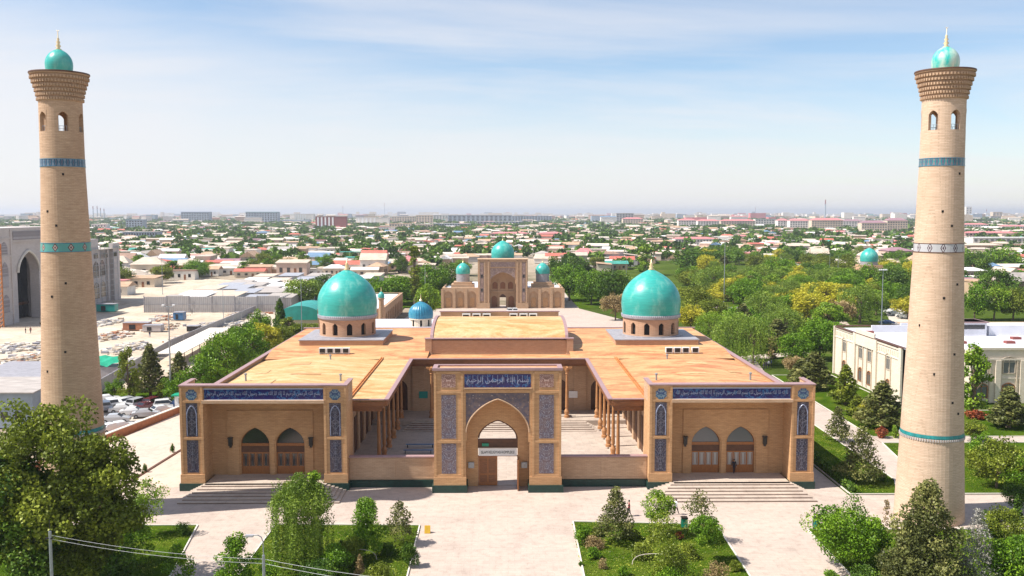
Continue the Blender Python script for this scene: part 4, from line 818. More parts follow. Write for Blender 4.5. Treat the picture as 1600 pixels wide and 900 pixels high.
LEAFM = dict(green='leaf_green', olive='leaf_olive', dark='leaf_dark', yellow='leaf_yellow', lime='leaf_lime', pine='leaf_pine', willow='leaf_willow', grey='leaf_grey', tan='leaf_tan', red='leaf_red')
NAMES = dict(round='broadleaf_tree', globe='globe_tree', tall='broadleaf_tree', poplar='poplar_tree', pine='pine_tree', willow='willow_tree', sparse='young_tree', cone='spruce_tree', cloud='broadleaf_tree', bush='shrub', column='columnar_shrub')
def make_tree(kind, leaf, w, h, clear, nleaf, lsize, seed, bark='bark', label=None, group=None, loc=(0, 0, 0), limbs=True, coll='tree'):
    rg = np.random.default_rng(seed); t = thing(NAMES[kind], loc, label or kind, 'shrub' if kind in ('bush', 'column') else 'tree', group)
    ch = h-clear; P_, tone, cs = crown_pts(kind, w, ch, nleaf, rg); P_[:, 2] += clear
    V = leaves(P_, lsize, rg, .3, 1.3 if kind not in ('willow',) else 2.2, .8 if kind == 'willow' else 0)
    mesh_quads('crown' if coll == 'tree' else 'foliage', V, tone, [LEAFM[leaf]], parent=t)
    tb = MB(); r0 = max(.06, .018*h+.05); bend = rg.normal(size=2)*.03*h
    if kind in ('bush', 'column'):
        for k in range(5): a = k*1.26; tb.tube((0, 0, 0), (.3*w*math.cos(a), .3*w*math.sin(a), h*.6), .04*max(w, .6)*.6, .01, 5)
    else:
        zt = clear+ch*(.92 if kind in ('pine', 'cone', 'poplar', 'tall', 'sparse') else .6)
        pts = [(0, 0, -.1), (bend[0]*.3, bend[1]*.3, zt*.35), (bend[0]*.8, bend[1]*.8, zt*.7), (bend[0], bend[1], zt)]; rad = [r0*1.25, r0*.9, r0*.6, r0*.15]
        tb.path(pts, rad, 8)
        if limbs:
            for c in cs[::max(1, len(cs)//16)]:
                z = min(clear+c[2]*.6, zt*.85); f = z/zt; tb.path([(bend[0]*f, bend[1]*f, z*.9), (c[0]*.55, c[1]*.55, clear+c[2]*.88), (c[0]*.95, c[1]*.95, clear+c[2])], [r0*.38, r0*.22, r0*.07], 5)
    tb.build('trunk', bark, t); remember(t); return t
def tree_px(px, yb, yt, wpx, kind, leaf, label, clear=.25, n=6000, ls=None, bark='bark', group=None, dY=0):
    X, Y = G(px, yb); Y += dY; X_, Z = AY(px, yt, Y); w_ = wpx*1.15*Y/FPX; Z = max(Z, .5)
    ls = ls or max(.09, min(.5, .0042*Y*.45)); return make_tree(kind, leaf, w_, Z, clear*Z, n, ls, int(px*7+yb), bark, label, group, (X_, Y, 0), coll='tree' if kind not in ('bush', 'column') else 'shrub')
# -- foreground, every one its own tree
FG = [
 (62, 925, 628, 175, 'cloud', 'olive', 'huge olive green broadleaf tree filling the lower left corner', .12, 26000, .30),
 (150, 925, 662, 115, 'cloud', 'olive', 'broad green tree overlapping the right of the huge corner tree', .10, 16000, .28),
 (8, 930, 690, 120, 'cloud', 'dark', 'dark green tree cut by the left frame edge behind the lamp post', .10, 12000, .3),
 (45, 930, 775, 150, 'bush', 'dark', 'dark leafy undergrowth mass behind the lamp post in the bottom left corner', 0, 9000, .26),
 (120, 925, 800, 110, 'bush', 'olive', 'olive undergrowth below the huge corner tree right of the lamp post', 0, 7000, .24),
 (185, 925, 842, 60, 'bush', 'dark', 'dark bush at the bottom between the corner tree and the sapling', 0, 3600, .2),
 (228, 838, 748, 66, 'sparse', 'lime', 'thin young tree with pale lime leaves beside the minaret shadow', .30, 2600, .17),
 (205, 880, 800, 62, 'tall', 'green', 'small dark green tree at the foot of the huge corner tree', .05, 4200, .17),
 (283, 836, 811, 30, 'bush', 'dark', 'clipped dark ball shrub on the lawn corner in the minaret shadow', 0, 2600, .10),
 (366, 925, 838, 72, 'tall', 'green', 'leafy green sapling cluster on the paving left of the curved street lamp', .05, 6000, .18),
 (278, 925, 852, 60, 'sparse', 'green', 'light green sapling just left of the paving gap at the bottom', .05, 2600, .17),
 (470, 888, 742, 92, 'willow', 'willow', 'tall weeping yellow green willow in front of the left flight of steps', .05, 34000, .17),
 (450, 872, 752, 60, 'sparse', 'olive', 'slim olive tree tangled in the willow left of the portal', .1, 2600, .16),
 (490, 886, 736, 40, 'sparse', 'lime', 'slender lime green tree rising through the right side of the willow', .1, 3600, .17),
 (572, 872, 781, 64, 'tall', 'green', 'bright green bushy maple on the lawn left of the portal path', .06, 8000, .16),
 (624, 851, 783, 52, 'pine', 'pine', 'small open crowned pine at the corner of the lawn beside the portal path', .22, 2200, .17),
 (520, 900, 838, 60, 'bush', 'green', 'wide green bush under the willow left of the maple', 0, 5200, .15),
 (548, 885, 828, 44, 'bush', 'olive', 'yellowish green bush between the willow and the maple', 0, 3600, .14),
 (596, 925, 868, 60, 'bush', 'olive', 'olive bush at the bottom edge below the maple', 0, 4200, .14),
 (562, 900, 866, 20, 'cone', 'tan', 'small orange brown cypress at the bottom edge of the left lawn', 0, 1800, .12),
 (640, 885, 840, 30, 'bush', 'dark', 'dark bush on the lawn edge beside the portal path', 0, 2600, .13),
 (535, 868, 842, 34, 'bush', 'dark', 'dark bush in the shade between the willow and the bright maple', 0, 2600, .13),
 (605, 866, 846, 34, 'bush', 'dark', 'dark green bush right of the bright maple on the left lawn', 0, 2400, .13),
 (420, 925, 868, 46, 'bush', 'green', 'green bush behind the curved street lamp post', 0, 3000, .14),
 (1000, 872, 846, 44, 'bush', 'olive', 'spreading olive bush at the left foot of the contorted willow', 0, 2600, .14),
 (1078, 872, 850, 36, 'bush', 'olive', 'olive bush between the contorted willow and the globe tree', 0, 2200, .13),
 (985, 842, 828, 40, 'bush', 'olive', 'low olive bush at the foot of the bushy grey green pine', 0, 2000, .13),
 (1045, 925, 884, 70, 'bush', 'green', 'green bush at the bottom edge under the contorted willow', 0, 3200, .14),
 (500, 925, 862, 70, 'bush', 'dark', 'dark green bush mass at the bottom below the willow', 0, 4600, .15),
 (962, 848, 762, 62, 'pine', 'pine', 'bushy grey green pine on the lawn right of the portal', .16, 4600, .18),
 (1029, 838, 765, 48, 'globe', 'lime', 'round lime yellow tree in front of the right flight of steps', .30, 4800, .15),
 (1091, 846, 766, 58, 'sparse', 'pine', 'thin see-through pine in front of the right flight of steps', .15, 1500, .18),
 (1104, 880, 806, 48, 'globe', 'green', 'round headed green tree with bare stem on the right lawn', .38, 6000, .14),
 (1036, 915, 808, 92, 'sparse', 'olive', 'contorted willow with bare pale twigs in the middle of the right lawn', .12, 4200, .16),
 (912, 850, 815, 34, 'bush', 'green', 'green shrub at the top left corner of the right lawn', 0, 2600, .13),
 (906, 838, 816, 18, 'bush', 'dark', 'small square clipped dark shrub at the very corner of the right lawn', 0, 1500, .1),
 (928, 856, 836, 34, 'bush', 'tan', 'golden tan ball shrub near the left edge of the right lawn', 0, 2600, .11),
 (932, 838, 822, 24, 'bush', 'olive', 'olive shrub behind the golden tan ball shrub', 0, 1800, .12),
 (927, 873, 853, 28, 'bush', 'green', 'green ball shrub just below the golden tan one', 0, 2200, .12),
 (908, 884, 876, 9, 'bush', 'dark', 'tiny dark shrub by the left kerb of the right lawn', 0, 500, .09),
 (942, 889, 874, 18, 'column', 'tan', 'small brown cut back shrub on the right lawn', 0, 700, .1),
 (975, 899, 882, 20, 'bush', 'green', 'small round green ball shrub at the bottom of the right lawn', 0, 1700, .1),
 (1062, 842, 828, 14, 'bush', 'red', 'small orange red shrub beside the green bin', 0, 900, .1),
 (1148, 892, 874, 24, 'bush', 'olive', 'olive ball shrub at the right kerb of the right lawn', 0, 1800, .12),
 (1122, 915, 872, 46, 'bush', 'tan', 'dry straw coloured bush at the bottom of the right lawn', 0, 1700, .13),
 (1320, 890, 778, 96, 'cloud', 'green', 'big dense green tree beside the wide paving right of the mosque steps', .08, 16000, .18),
 (1362, 884, 806, 50, 'round', 'green', 'smaller green tree against the right of the big dense one', .1, 6500, .17),
 (1385, 838, 780, 18, 'sparse', 'tan', 'thin sapling with reddish tan leaves left of the right minaret foot', .25, 500, .14),
 (1450, 930, 752, 140, 'pine', 'pine', 'tall dense pine in front of the right minaret', .04, 17000, .22),
 (1420, 930, 812, 74, 'pine', 'pine', 'smaller pine at the left foot of the tall minaret pine', .04, 6500, .2),
 (1530, 925, 792, 82, 'cone', 'grey', 'bare silvery grey spruce right of the right minaret', .08, 4200, .15),
 (1592, 925, 832, 84, 'cloud', 'green', 'vivid green maple in the lower right corner', .05, 8500, .2),
 (1350, 925, 880, 60, 'bush', 'dark', 'dark bush at the bottom below the big dense green tree', 0, 3200, .15),
 (1300, 915, 882, 28, 'bush', 'green', 'small green bush in the lawn corner below the big dense green tree', 0, 2000, .13),
 (1348, 755, 668, 72, 'pine', 'pine', 'open pine with a pale left flank on the lawn beside the mosque side wall', .12, 4600, .22),
 (1310, 690, 635, 40, 'pine', 'pine', 'grey green pine on the lawn strip near the mosque right corner', .1, 2200, .24),
]
for f in FG: tree_px(*f[:4], f[4], f[5], f[6], f[7], f[8], f[9], bark='bark_pale' if f[4] in ('willow', 'sparse') else 'bark')
# bare pale twigs of the contorted willow and the silvery spruce
# -- park, roadside and courtyard trees: prototypes copied
PT = {}
def proto(kind, leaf, k=0):
    key = (kind, leaf, k)
    if key not in PT:
        asp = {'round': (8, 8.5, .14), 'cloud': (9, 9, .12), 'tall': (5.5, 9, .08), 'poplar': (3, 13, .06), 'pine': (5, 8.5, .1), 'willow': (8, 8.5, .06), 'sparse': (4, 6.5, .2), 'cone': (3.6, 9, .05), 'bush': (3, 2, 0), 'column': (1.6, 4.2, 0), 'globe': (5, 6, .3)}[kind]
        w_, h_, c_ = asp; n = {'willow': 9000, 'round': 5200, 'cloud': 6000, 'pine': 3600, 'bush': 900, 'column': 700, 'sparse': 1100}.get(kind, 2600)
        t = make_tree(kind, leaf, w_, h_, c_*h_, n, .36 if kind not in ('bush', 'column', 'willow') else .26, hash_(key), label='x', limbs=True, coll='tree' if kind not in ('bush', 'column') else 'shrub')
        PT[key] = [t, w_, h_, False]
    return PT[key]
def hash_(k): return sum(ord(c)*(i+3) for i, c in enumerate(str(k))) % 99991
def put_tree(kind, leaf, X, Y, w_, h_, label, group=None, k=0, rz=None):
    p = proto(kind, leaf, k); sc3 = (w_/p[1], w_/p[1], h_/p[2])
    rz = rng.uniform(0, 6.28) if rz is None else rz
    if not p[3]:
        o = p[0]; p[3] = True; o.location = (X, Y, 0); o.scale = sc3; o.rotation_euler = (0, 0, rz); o['label'] = label
        if group: o['group'] = group
        return o
    return place_copy(p[0], (X, Y, 0), rz, sc3, label, group)
KW = dict(round='round crowned', cloud='broad', tall='upright', poplar='slender poplar', pine='pine', willow='weeping willow', sparse='thin young', cone='narrow spruce', bush='low shrub', column='clipped column shrub', globe='round headed')
CW = dict(green='green', olive='olive', dark='dark green', yellow='golden yellow', lime='lime green', pine='grey green', willow='soft green', grey='silvery', tan='tan brown', red='red leaved')
def treepx(px, yb, yt, wpx, kind, leaf, label, group=None, k=0):
    X, Y = G(px, yb); X, Z = AY(px, yt, Y); return put_tree(kind, leaf, X, Y, 1.22*wpx*Y/FPX, max(.6, Z*1.04), label, group, k)
MID = [
 # row between the mosque's left wall and the building site
 (199, 627, 545, 34, 'tall', 'olive', 'spiky upright olive tree at the back of the car park beside the green shed'),
 (179, 622, 594, 26, 'round', 'green', 'round green tree behind the white cars nearest the left minaret'),
 (233, 619, 540, 44, 'pine', 'pine', 'tall dark pine on the lawn behind the car park, left of the floodlight mast'),
 (279, 612, 552, 36, 'pine', 'pine', 'dark pine just right of the near floodlight mast'),
 (250, 624, 600, 13, 'column', 'olive', 'clipped green column shrub behind the maroon car'),
 (205, 624, 610, 14, 'bush', 'dark', 'dark hedge ball at the back edge of the car park'),
 (276, 634, 585, 34, 'round', 'green', 'leafy tree leaning over the green kiosk roof'),
 (320, 625, 560, 50, 'round', 'green', 'green tree standing behind the front left corner of the mosque'),
 (352, 602, 520, 62, 'cloud', 'green', 'large bright tree in the row left of the mosque'),
 (325, 590, 545, 40, 'round', 'green', 'green tree at the street side of the row left of the mosque'),
 (386, 575, 510, 52, 'cloud', 'green', 'broad green tree halfway along the row left of the mosque'),
 (414, 560, 505, 42, 'round', 'yellow', 'golden green tree in the row left of the mosque'),
 (405, 535, 488, 32, 'round', 'green', 'small green tree behind the golden one left of the mosque'),
 (440, 550, 505, 34, 'round', 'olive', 'olive tree beside the mosque roof near the left turquoise dome'),
 (437, 520, 468, 22, 'pine', 'dark', 'dark pine behind the row near the corrugated sheds'),
 (452, 530, 496, 34, 'tall', 'olive', 'thin olive tree in front of the green vault left of the dome'),
 (480, 528, 503, 30, 'round', 'olive', 'olive tree under the green vault near the left dome'),
 (375, 545, 505, 36, 'round', 'dark', 'dark tree behind the bright row at the street'),
 (474, 478, 434, 52, 'cloud', 'willow', 'big pale round tree behind the left turquoise dome'),
 (500, 470, 430, 40, 'round', 'dark', 'dark tree just left above the left turquoise dome'),
 # around the far madrasah
 (648, 478, 386, 20, 'poplar', 'olive', 'tall slender poplar left of the far madrasah'),
 (615, 475, 432, 62, 'cloud', 'green', 'wide green tree behind the arcaded building left of the madrasah'),
 (580, 470, 436, 44, 'round', 'green', 'green tree right behind the left turquoise dome'),
 (672, 474, 415, 46, 'cloud', 'green', 'tall green tree left of the madrasah, right of the poplar'),
 (700, 470, 412, 42, 'round', 'dark', 'dark tree against the left wing of the madrasah'),
 (668, 500, 448, 36, 'round', 'lime', 'lime green tree beyond the ribbed blue dome'),
 (718, 430, 408, 32, 'round', 'green', 'green tree behind the small left dome of the madrasah'),
 (640, 468, 450, 40, 'bush', 'green', 'low green hedge mass left of the madrasah forecourt'),
 (890, 470, 415, 50, 'cloud', 'green', 'big green tree directly right of the madrasah'),
 (924, 476, 424, 44, 'cloud', 'green', 'green tree on the lawn right of the madrasah'),
 (957, 480, 424, 52, 'cloud', 'dark', 'broad dark tree left of the right turquoise dome'),
 (905, 440, 402, 34, 'round', 'dark', 'dark tree behind the big one right of the madrasah'),
 (870, 452, 402, 30, 'round', 'dark', 'dark tree behind the right wing of the madrasah'),
 (962, 500, 458, 36, 'round', 'tan', 'brownish tree tucked beside the right turquoise dome'),
 (1008, 430, 384, 36, 'tall', 'lime', 'tall lime green tree directly above the right turquoise dome'),
 (935, 468, 440, 26, 'tall', 'olive', 'olive sapling on the lawn right of the madrasah'),
 # the park
 (1085, 450, 424, 40, 'round', 'yellow', 'bright yellow tree at the upper left of the park'),
 (1115, 460, 418, 62, 'willow', 'willow', 'large weeping willow beside the tallest mast in the park'),
 (1100, 430, 392, 84, 'cloud', 'dark', 'very wide dark tree at the far left end of the park'),
 (1150, 460, 430, 36, 'round', 'yellow', 'yellow green tree right of the tallest mast'),
 (1172, 485, 442, 44, 'round', 'green', 'green tree just right of the pale path'),
 (1190, 452, 415, 58, 'willow', 'willow', 'willow at the far centre of the park'),
 (1215, 445, 405, 52, 'cloud', 'green', 'tall green tree at the back centre of the park'),
 (1210, 476, 442, 30, 'round', 'yellow', 'yellow tree in the centre of the park'),
 (1195, 512, 458, 62, 'willow', 'willow', 'big dark weeping willow in the middle of the park'),
 (1236, 500, 458, 40, 'cloud', 'olive', 'olive tree right of the big middle willow'),
 (1246, 488, 452, 34, 'round', 'yellow', 'golden yellow tree right of the middle willow'),
 (1250, 468, 430, 44, 'willow', 'green', 'weeping green tree at the back right of the park'),
 (1290, 500, 450, 48, 'tall', 'yellow', 'tallest golden yellow tree in the park'),
 (1310, 515, 468, 42, 'round', 'tan', 'brownish bare looking tree right of the golden yellow one'),
 (1345, 505, 448, 62, 'willow', 'willow', 'large willow left of the right minaret'),
 (1330, 470, 430, 50, 'cloud', 'green', 'green tree behind the large willow near the minaret'),
 (1375, 480, 440, 46, 'cloud', 'green', 'green tree close behind the right minaret, left side'),
 (1350, 455, 415, 44, 'round', 'green', 'green tree in front of the small far turquoise dome'),
 (1395, 470, 420, 48, 'cloud', 'dark', 'dark green tree against the right minaret shaft'),
 (1300, 455, 420, 60, 'willow', 'willow', 'wide willow crown at the far right of the park'),
 (1270, 445, 412, 40, 'round', 'dark', 'dark tree at the far edge of the park'),
 (1160, 520, 476, 42, 'pine', 'pine', 'grey green pine behind the mosque roof edge in the park'),
 (1120, 505, 465, 46, 'round', 'olive', 'olive tree between the mosque dome and the park path'),
 (1092, 500, 452, 48, 'cloud', 'olive', 'dense olive tree right behind the right turquoise dome'),
 (1080, 520, 478, 40, 'round', 'yellow', 'pale yellow bush tree beside the right turquoise dome'),
 (1112, 540, 490, 52, 'willow', 'lime', 'light green weeping tree near the right dome platform'),
 (1150, 565, 495, 62, 'willow', 'willow', 'largest weeping willow beside the mosque right wall'),
 (1178, 572, 500, 56, 'willow', 'willow', 'weeping willow right at the edge of the mosque roof'),
 (1145, 528, 488, 44, 'cloud', 'lime', 'lime green tree behind the weeping willows'),
 (1215, 548, 500, 54, 'pine', 'pine', 'rough grey green pine in the middle of the park'),
 (1208, 560, 528, 20, 'column', 'tan', 'straw coloured conical shrub behind the willows'),
 (1245, 568, 522, 48, 'cloud', 'green', 'round green tree left of the pale institute building'),
 (1282, 562, 502, 56, 'cloud', 'green', 'dense vivid green tree against the corner of the institute'),
 (1262, 530, 495, 34, 'round', 'olive', 'olive tree in the park behind the vivid green one'),
 (1240, 585, 556, 30, 'round', 'tan', 'dry olive tree by the walkway where people stand'),
 (1272, 608, 552, 58, 'pine', 'pine', 'wide pine at the front left corner of the institute'),
 (1250, 602, 562, 40, 'pine', 'pine', 'pine beside the walkway left of the institute'),
 (1322, 632, 572, 40, 'pine', 'olive', 'young pine in front of the institute wall'),
 (1340, 650, 618, 34, 'pine', 'olive', 'small pine below the institute windows'),
 (1380, 668, 598, 66, 'pine', 'pine', 'large dark pine left of the minaret in front of the institute'),
 (1352, 655, 628, 24, 'bush', 'yellow', 'yellow green shrub in front of the institute'),
 (1378, 684, 666, 20, 'bush', 'red', 'dark red shrub on the lawn left of the minaret'),
 (1399, 684, 664, 14, 'bush', 'lime', 'lime ball shrub on the lawn against the minaret'),
 (1382, 752, 738, 12, 'bush', 'green', 'tiny green shrub by the path left of the minaret'),
 (1524, 650, 545, 52, 'tall', 'lime', 'bright green upright tree right of the minaret in front of the institute'),
 (1525, 655, 640, 34, 'bush', 'red', 'red leaved shrub right of the minaret'),
 (1520, 690, 655, 36, 'round', 'olive', 'olive shrubby tree right of the minaret shaft'),
 (1578, 668, 606, 60, 'pine', 'pine', 'large pine at the right frame edge in front of the institute'),
 (1540, 720, 680, 40, 'round', 'green', 'green tree by the cross path right of the minaret'),
 (1560, 762, 688, 66, 'cloud', 'olive', 'spreading olive tree with pale trunk on the right lawn'),
 (1530, 744, 700, 34, 'round', 'olive', 'small olive tree beside the spreading one'),
 (1595, 770, 720, 44, 'round', 'green', 'green tree at the right frame edge on the lawn'),
 (1590, 820, 775, 20, 'cone', 'dark', 'dark narrow conifer near the right frame edge'),
 (1572, 845, 795, 50, 'cloud', 'olive', 'olive tree above the vivid corner maple'),
 (1548, 838, 800, 28, 'round', 'dark', 'dark tree behind the silvery spruce'),
 (1590, 800, 760, 40, 'cloud', 'dark', 'dark tree on the lawn at the right edge above the corner'),
 (1525, 500, 444, 36, 'cloud', 'green', 'green tree right of the minaret above the white institute roof'),
 (1555, 500, 448, 40, 'round', 'lime', 'lime tree behind the white institute roof'),
 (1585, 500, 452, 44, 'cloud', 'olive', 'olive tree behind the roof at the right frame edge'),
 (1560, 470, 420, 46, 'round', 'dark', 'dark round tree standing among houses right of the minaret'),
 (1525, 440, 395, 44, 'cloud', 'dark', 'dark tree cluster behind the right minaret at the long white building'),
 (1565, 430, 388, 56, 'cloud', 'green', 'broad green tree below the long white building'),
 (1328, 722, 708, 14, 'bush', 'dark', 'small dark shrub on the lawn strip right of the mosque'),
 (1310, 730, 718, 12, 'bush', 'green', 'small green shrub beside the mosque side hedge'),
]
for m_ in MID: treepx(*m_)
for px, yb in ((226, 738), (269, 707)): treepx(px, yb, yb-14, 8, 'bush', 'dark', ('nearer' if px == 226 else 'farther')+' small potted bush beside the dark drain on the terrace')
# clipped hedge beside the mosque
hg = thing('hedge', (41.4, 140, 0), 'long clipped dark hedge between the mosque side path and the lawn', 'hedge')
P_ = np.stack([rng.uniform(40.95, 41.9, 9000), rng.uniform(106.6, 172, 9000), rng.uniform(.1, .95, 9000)], 1)-np.array([41.4, 140, 0]); mesh_quads('foliage', leaves(P_, .26, rng), rng.uniform(0, 1, 9000), ['leaf_dark'], parent=hg)
# more park trees where the photo shows an unbroken canopy
def zone(X, Y):
    px, py = PX(X, Y, 0)
    for lim, t in ((250, 'behind the left minaret'), (480, 'left of the left turquoise dome'), (620, 'above the left turquoise dome'), (745, 'left of the madrasah'), (830, 'behind the madrasah'), (960, 'right of the madrasah'), (1080, 'above the right turquoise dome'), (1200, 'left of centre'), (1320, 'right of centre'), (1440, 'near the right minaret'), (9999, 'right of the right minaret')):
        if px < lim: return t
used = [G(m_[0], m_[1]) for m_ in MID]
rgp = np.random.default_rng(11); cnt = 0
kinds = [('cloud', 'green'), ('round', 'green'), ('willow', 'willow'), ('cloud', 'olive'), ('round', 'yellow'), ('pine', 'pine'), ('cloud', 'dark'), ('round', 'olive'), ('round', 'lime')]
for _ in range(2500):
    if cnt >= 105: break
    px = rgp.uniform(1065, 1430); py = rgp.uniform(408, 560)
    if px < 1180 and py > 470+(px-1065)*.55: continue
    if px > 1295 and py > 500: continue
    if (px < 1180 and 455 < py < 512 and abs((py-455)-(px-1085)*.6) < 12): continue
    X, Y = G(px, py)
    if any((X-a)**2+(Y-b)**2 < (5.2+.006*Y)**2 for a, b in used): continue
    used.append((X, Y)); kd, lf = kinds[rgp.choice(9, p=[.15, .10, .14, .13, .19, .08, .04, .07, .10])]; w_ = rgp.uniform(8.5, 13.5); h_ = rgp.uniform(6.5, 10) if Y < 420 else rgp.uniform(8, 12)
    put_tree(kd, lf, X, Y, w_, h_, f'{CW[lf]} {KW[kd]}{"" if kd in ("willow",) else " tree"}, {"back" if py < 450 else "middle" if py < 500 else "front"} park rows {zone(X, Y)}', 'trees of the park canopy', k=cnt % 2); cnt += 1
# people and tall grass are further down

# grass blades on the near lawns: nobody could count them
gq = []; rgg = np.random.default_rng(3)
for (xa, xb, ya, yb, n_) in ((-24, -8.6, 80, 96, 9000), (7.4, 22.4, 80, 96.5, 9000), (31.8, 62, 80, 94, 9000), (-62, -32, 80, 96, 9000), (41.1, 48.4, 107, 150, 7000), (54.8, 70, 107, 130, 7000), (55, 68, 134, 152, 4000)):
    gq.append(np.stack([rgg.uniform(xa, xb, n_), rgg.uniform(ya, yb, n_), rgg.uniform(.03, .06, n_)], 1))
gq = np.concatenate(gq); tag(mesh_quads('grass', leaves(gq, .13, rgg, 2.5), np.clip(rgg.uniform(0, .8, len(gq))+.3*np.sin(gq[:, 0]*.7)*np.cos(gq[:, 1]*.9), 0, 1), ['leaf_olive']), 'short mown grass on the lawns around the paved forecourt', 'grass', None, 'stuff')
# ================================================================== OTHER BUILDINGS
# ---- the far madrasah
YM = 319.0; MX = .35
md = thing('madrasah', (MX, YM, 0), 'tan brick madrasah with tall arched portal and three small turquoise domes, beyond the mosque', 'madrasah')
mb = MB(); zt = 16.9
for s in (-1, 1):
    mb.box(MX+s*4.6, MX+s*8.6, YM, YM+6, 0, zt)
    for a in (4.7, 6.0, 7.9): mb.box(MX+s*a, MX+s*(a+.5), YM-.3, YM, 1.5, zt-.5)
    mb.box(MX+s*4.5, MX+s*8.8, YM-.4, YM, 0, 1.9)
mb.arch_wall(MX-4.6, MX+4.6, 8.5, 14.0, YM+.2, YM+4.5, [(MX, 4.2, 8.5, 9.6, 12.4)], n=20); mb.box(MX-4.6, MX+4.6, YM, YM+6, 14.0, zt)
mb.arch_wall(MX-4.6, MX+4.6, 0, 14, YM+4.51, YM+6, [(MX, 1.1, 0, 3.4, 4.6)])
for a in (-1.7, 1.4): mb.box(MX+a, MX+a+.35, YM+3.9, YM+4.5, 0, 9.5)
mb.box(MX-4.4, MX+4.4, YM+4.0, YM+4.5, 5.2, 5.6)
p = mb.build('portal', 'brick_madrasa', md)
[MB().prism_xz(arch_poly(MX+a, .95, 0, 3.0, 4.0), YM+4.42, YM+4.5).build('niche_door', 'wood_brown', p) for a in (-3.0, 3.0)]
MB().box(MX-1.1, MX+1.1, YM+5.6, YM+5.7, 3.3, 4.6).build('door_head', 'wood_dark', p)
MB().box(MX-4.2, MX+4.2, YM-.12, YM-.01, 14.35, 16.0).build('inscription_panel', 'mosaic_madrasa', p)
sp_ = MB(); n = 20; uu = [math.sin(math.pi/2*(2*i/n-1)) for i in range(n+1)]
for i in range(n):
    zf = lambda u: 9.6+2.9*(math.sqrt(max(0, 1-u*u))*.72+(1-abs(u))*.28)
    a_, b_ = uu[i], uu[i+1]; sp_.add([(MX+4.25*a_, YM+.15, zf(a_)), (MX+4.25*b_, YM+.15, zf(b_)), (MX+4.25*b_, YM+.15, 13.9), (MX+4.25*a_, YM+.15, 13.9)], [(0, 1, 2, 3)])
sp_.build('spandrel_mosaic', 'mosaic_madrasa', p)
for s in (-1, 1): MB().box(MX+s*6.6, MX+s*7.8, YM-.25, YM-.01, 2.4, 15.8).build('mosaic_panel', 'mosaic_madrasa', p)
for s in (-1, 1):
    for z in (5.8, 10.6): MB().box(MX+s*7.2-.35, MX+s*7.2+.35, YM-.29, YM-.24, z, z+1.1).build('window', 'glass_dark', p)
for a, z in ((-2.7, 6.4), (0, 6.4), (2.7, 6.4)): MB().prism_xz(arch_poly(MX+a, .9, z, z+1.6, z+2.5), YM+4.42, YM+4.5).build('niche_window', 'wood_brown', p)
for s in (-1, 1):
    w_ = MB(); x0, x1 = MX+s*8.6, MX+s*20.9
    xa, xb = min(x0, x1), max(x0, x1); cs_ = [xa+2.05+4.1*k for k in range(3)]
    w_.arch_wall(xa, xb, 0, 7.1, YM+.6, YM+1.3, [(c, 1.45, 0.2, 4.5, 5.9) for c in cs_]); w_.box(xa, xb, YM+1.31, YM+1.9, 0, 7.1)
    for k in range(4): w_.box(xa+4.1*k-.45, xa+4.1*k+.45, YM+.3, YM+.6, 0, 6.7)
    w_.box(xa, xb, YM+1.9, YM+15, 0, 6.2)
    w_.box(x1-.5*s, x1, YM+1.9, YM+40, 0, 7.0)
    wo = w_.build('wing', 'brick_madrasa', md)
    MB().box(xa, xb, YM+1.95, YM+39, 6.21, 6.3).build('wing_roof', 'roof_white', wo)
    for c in cs_: MB().box(c-.8, c+.8, YM+1.2, YM+1.3, .2, 3.6).build('arch_infill', 'brick_tan', wo)
    dx_ = MX+s*14.0
    MB().box(dx_-4.0, dx_+4.0, YM+3.2, YM+11, 6.3, 8.0).box(dx_-3.2, dx_+3.2, YM+3.9, YM+10.3, 8.0, 8.8).build('dome_base', 'brick_madrasa', wo)
    d_ = MB().lathe([(2.35, 8.8), (2.35, 11.6)], dx_, YM+7, 32).build('drum', 'lead_grey', md)
    do = MB().lathe([(r*.49, 11.6+z*.5) for r, z in spline(DP, 16)], dx_, YM+7, 32).build('dome', 'dome_turquoise', md, smooth=True, loc=(dx_, YM+7, 0))
    MB().lathe([(.2, 15.3), (.28, 15.6), (.1, 15.9), (.05, 16.9), (.005, 17)], dx_, YM+7, 8).build('finial', 'gold', do)
dd = MB().lathe([(r*.80, 17.0+z*.78) for r, z in spline(DP, 20)], MX, YM+12, 40).build('dome', 'dome_turquoise', md, smooth=True, loc=(MX, YM+12, 0))
MB().lathe([(4.1, 12), (4.1, 17.0)], MX, YM+12, 40).build('drum', 'dome_blue', md)
MB().lathe([(.2, 22.9), (.3, 23.1), (.1, 23.5), (.05, 24.6), (.005, 24.7)], MX, YM+12, 8).build('finial', 'gold', dd)
MB().box(MX-8.8, MX+8.8, YM-.45, YM+6.2, zt, zt+.15).build('coping', 'brick_pale', md)
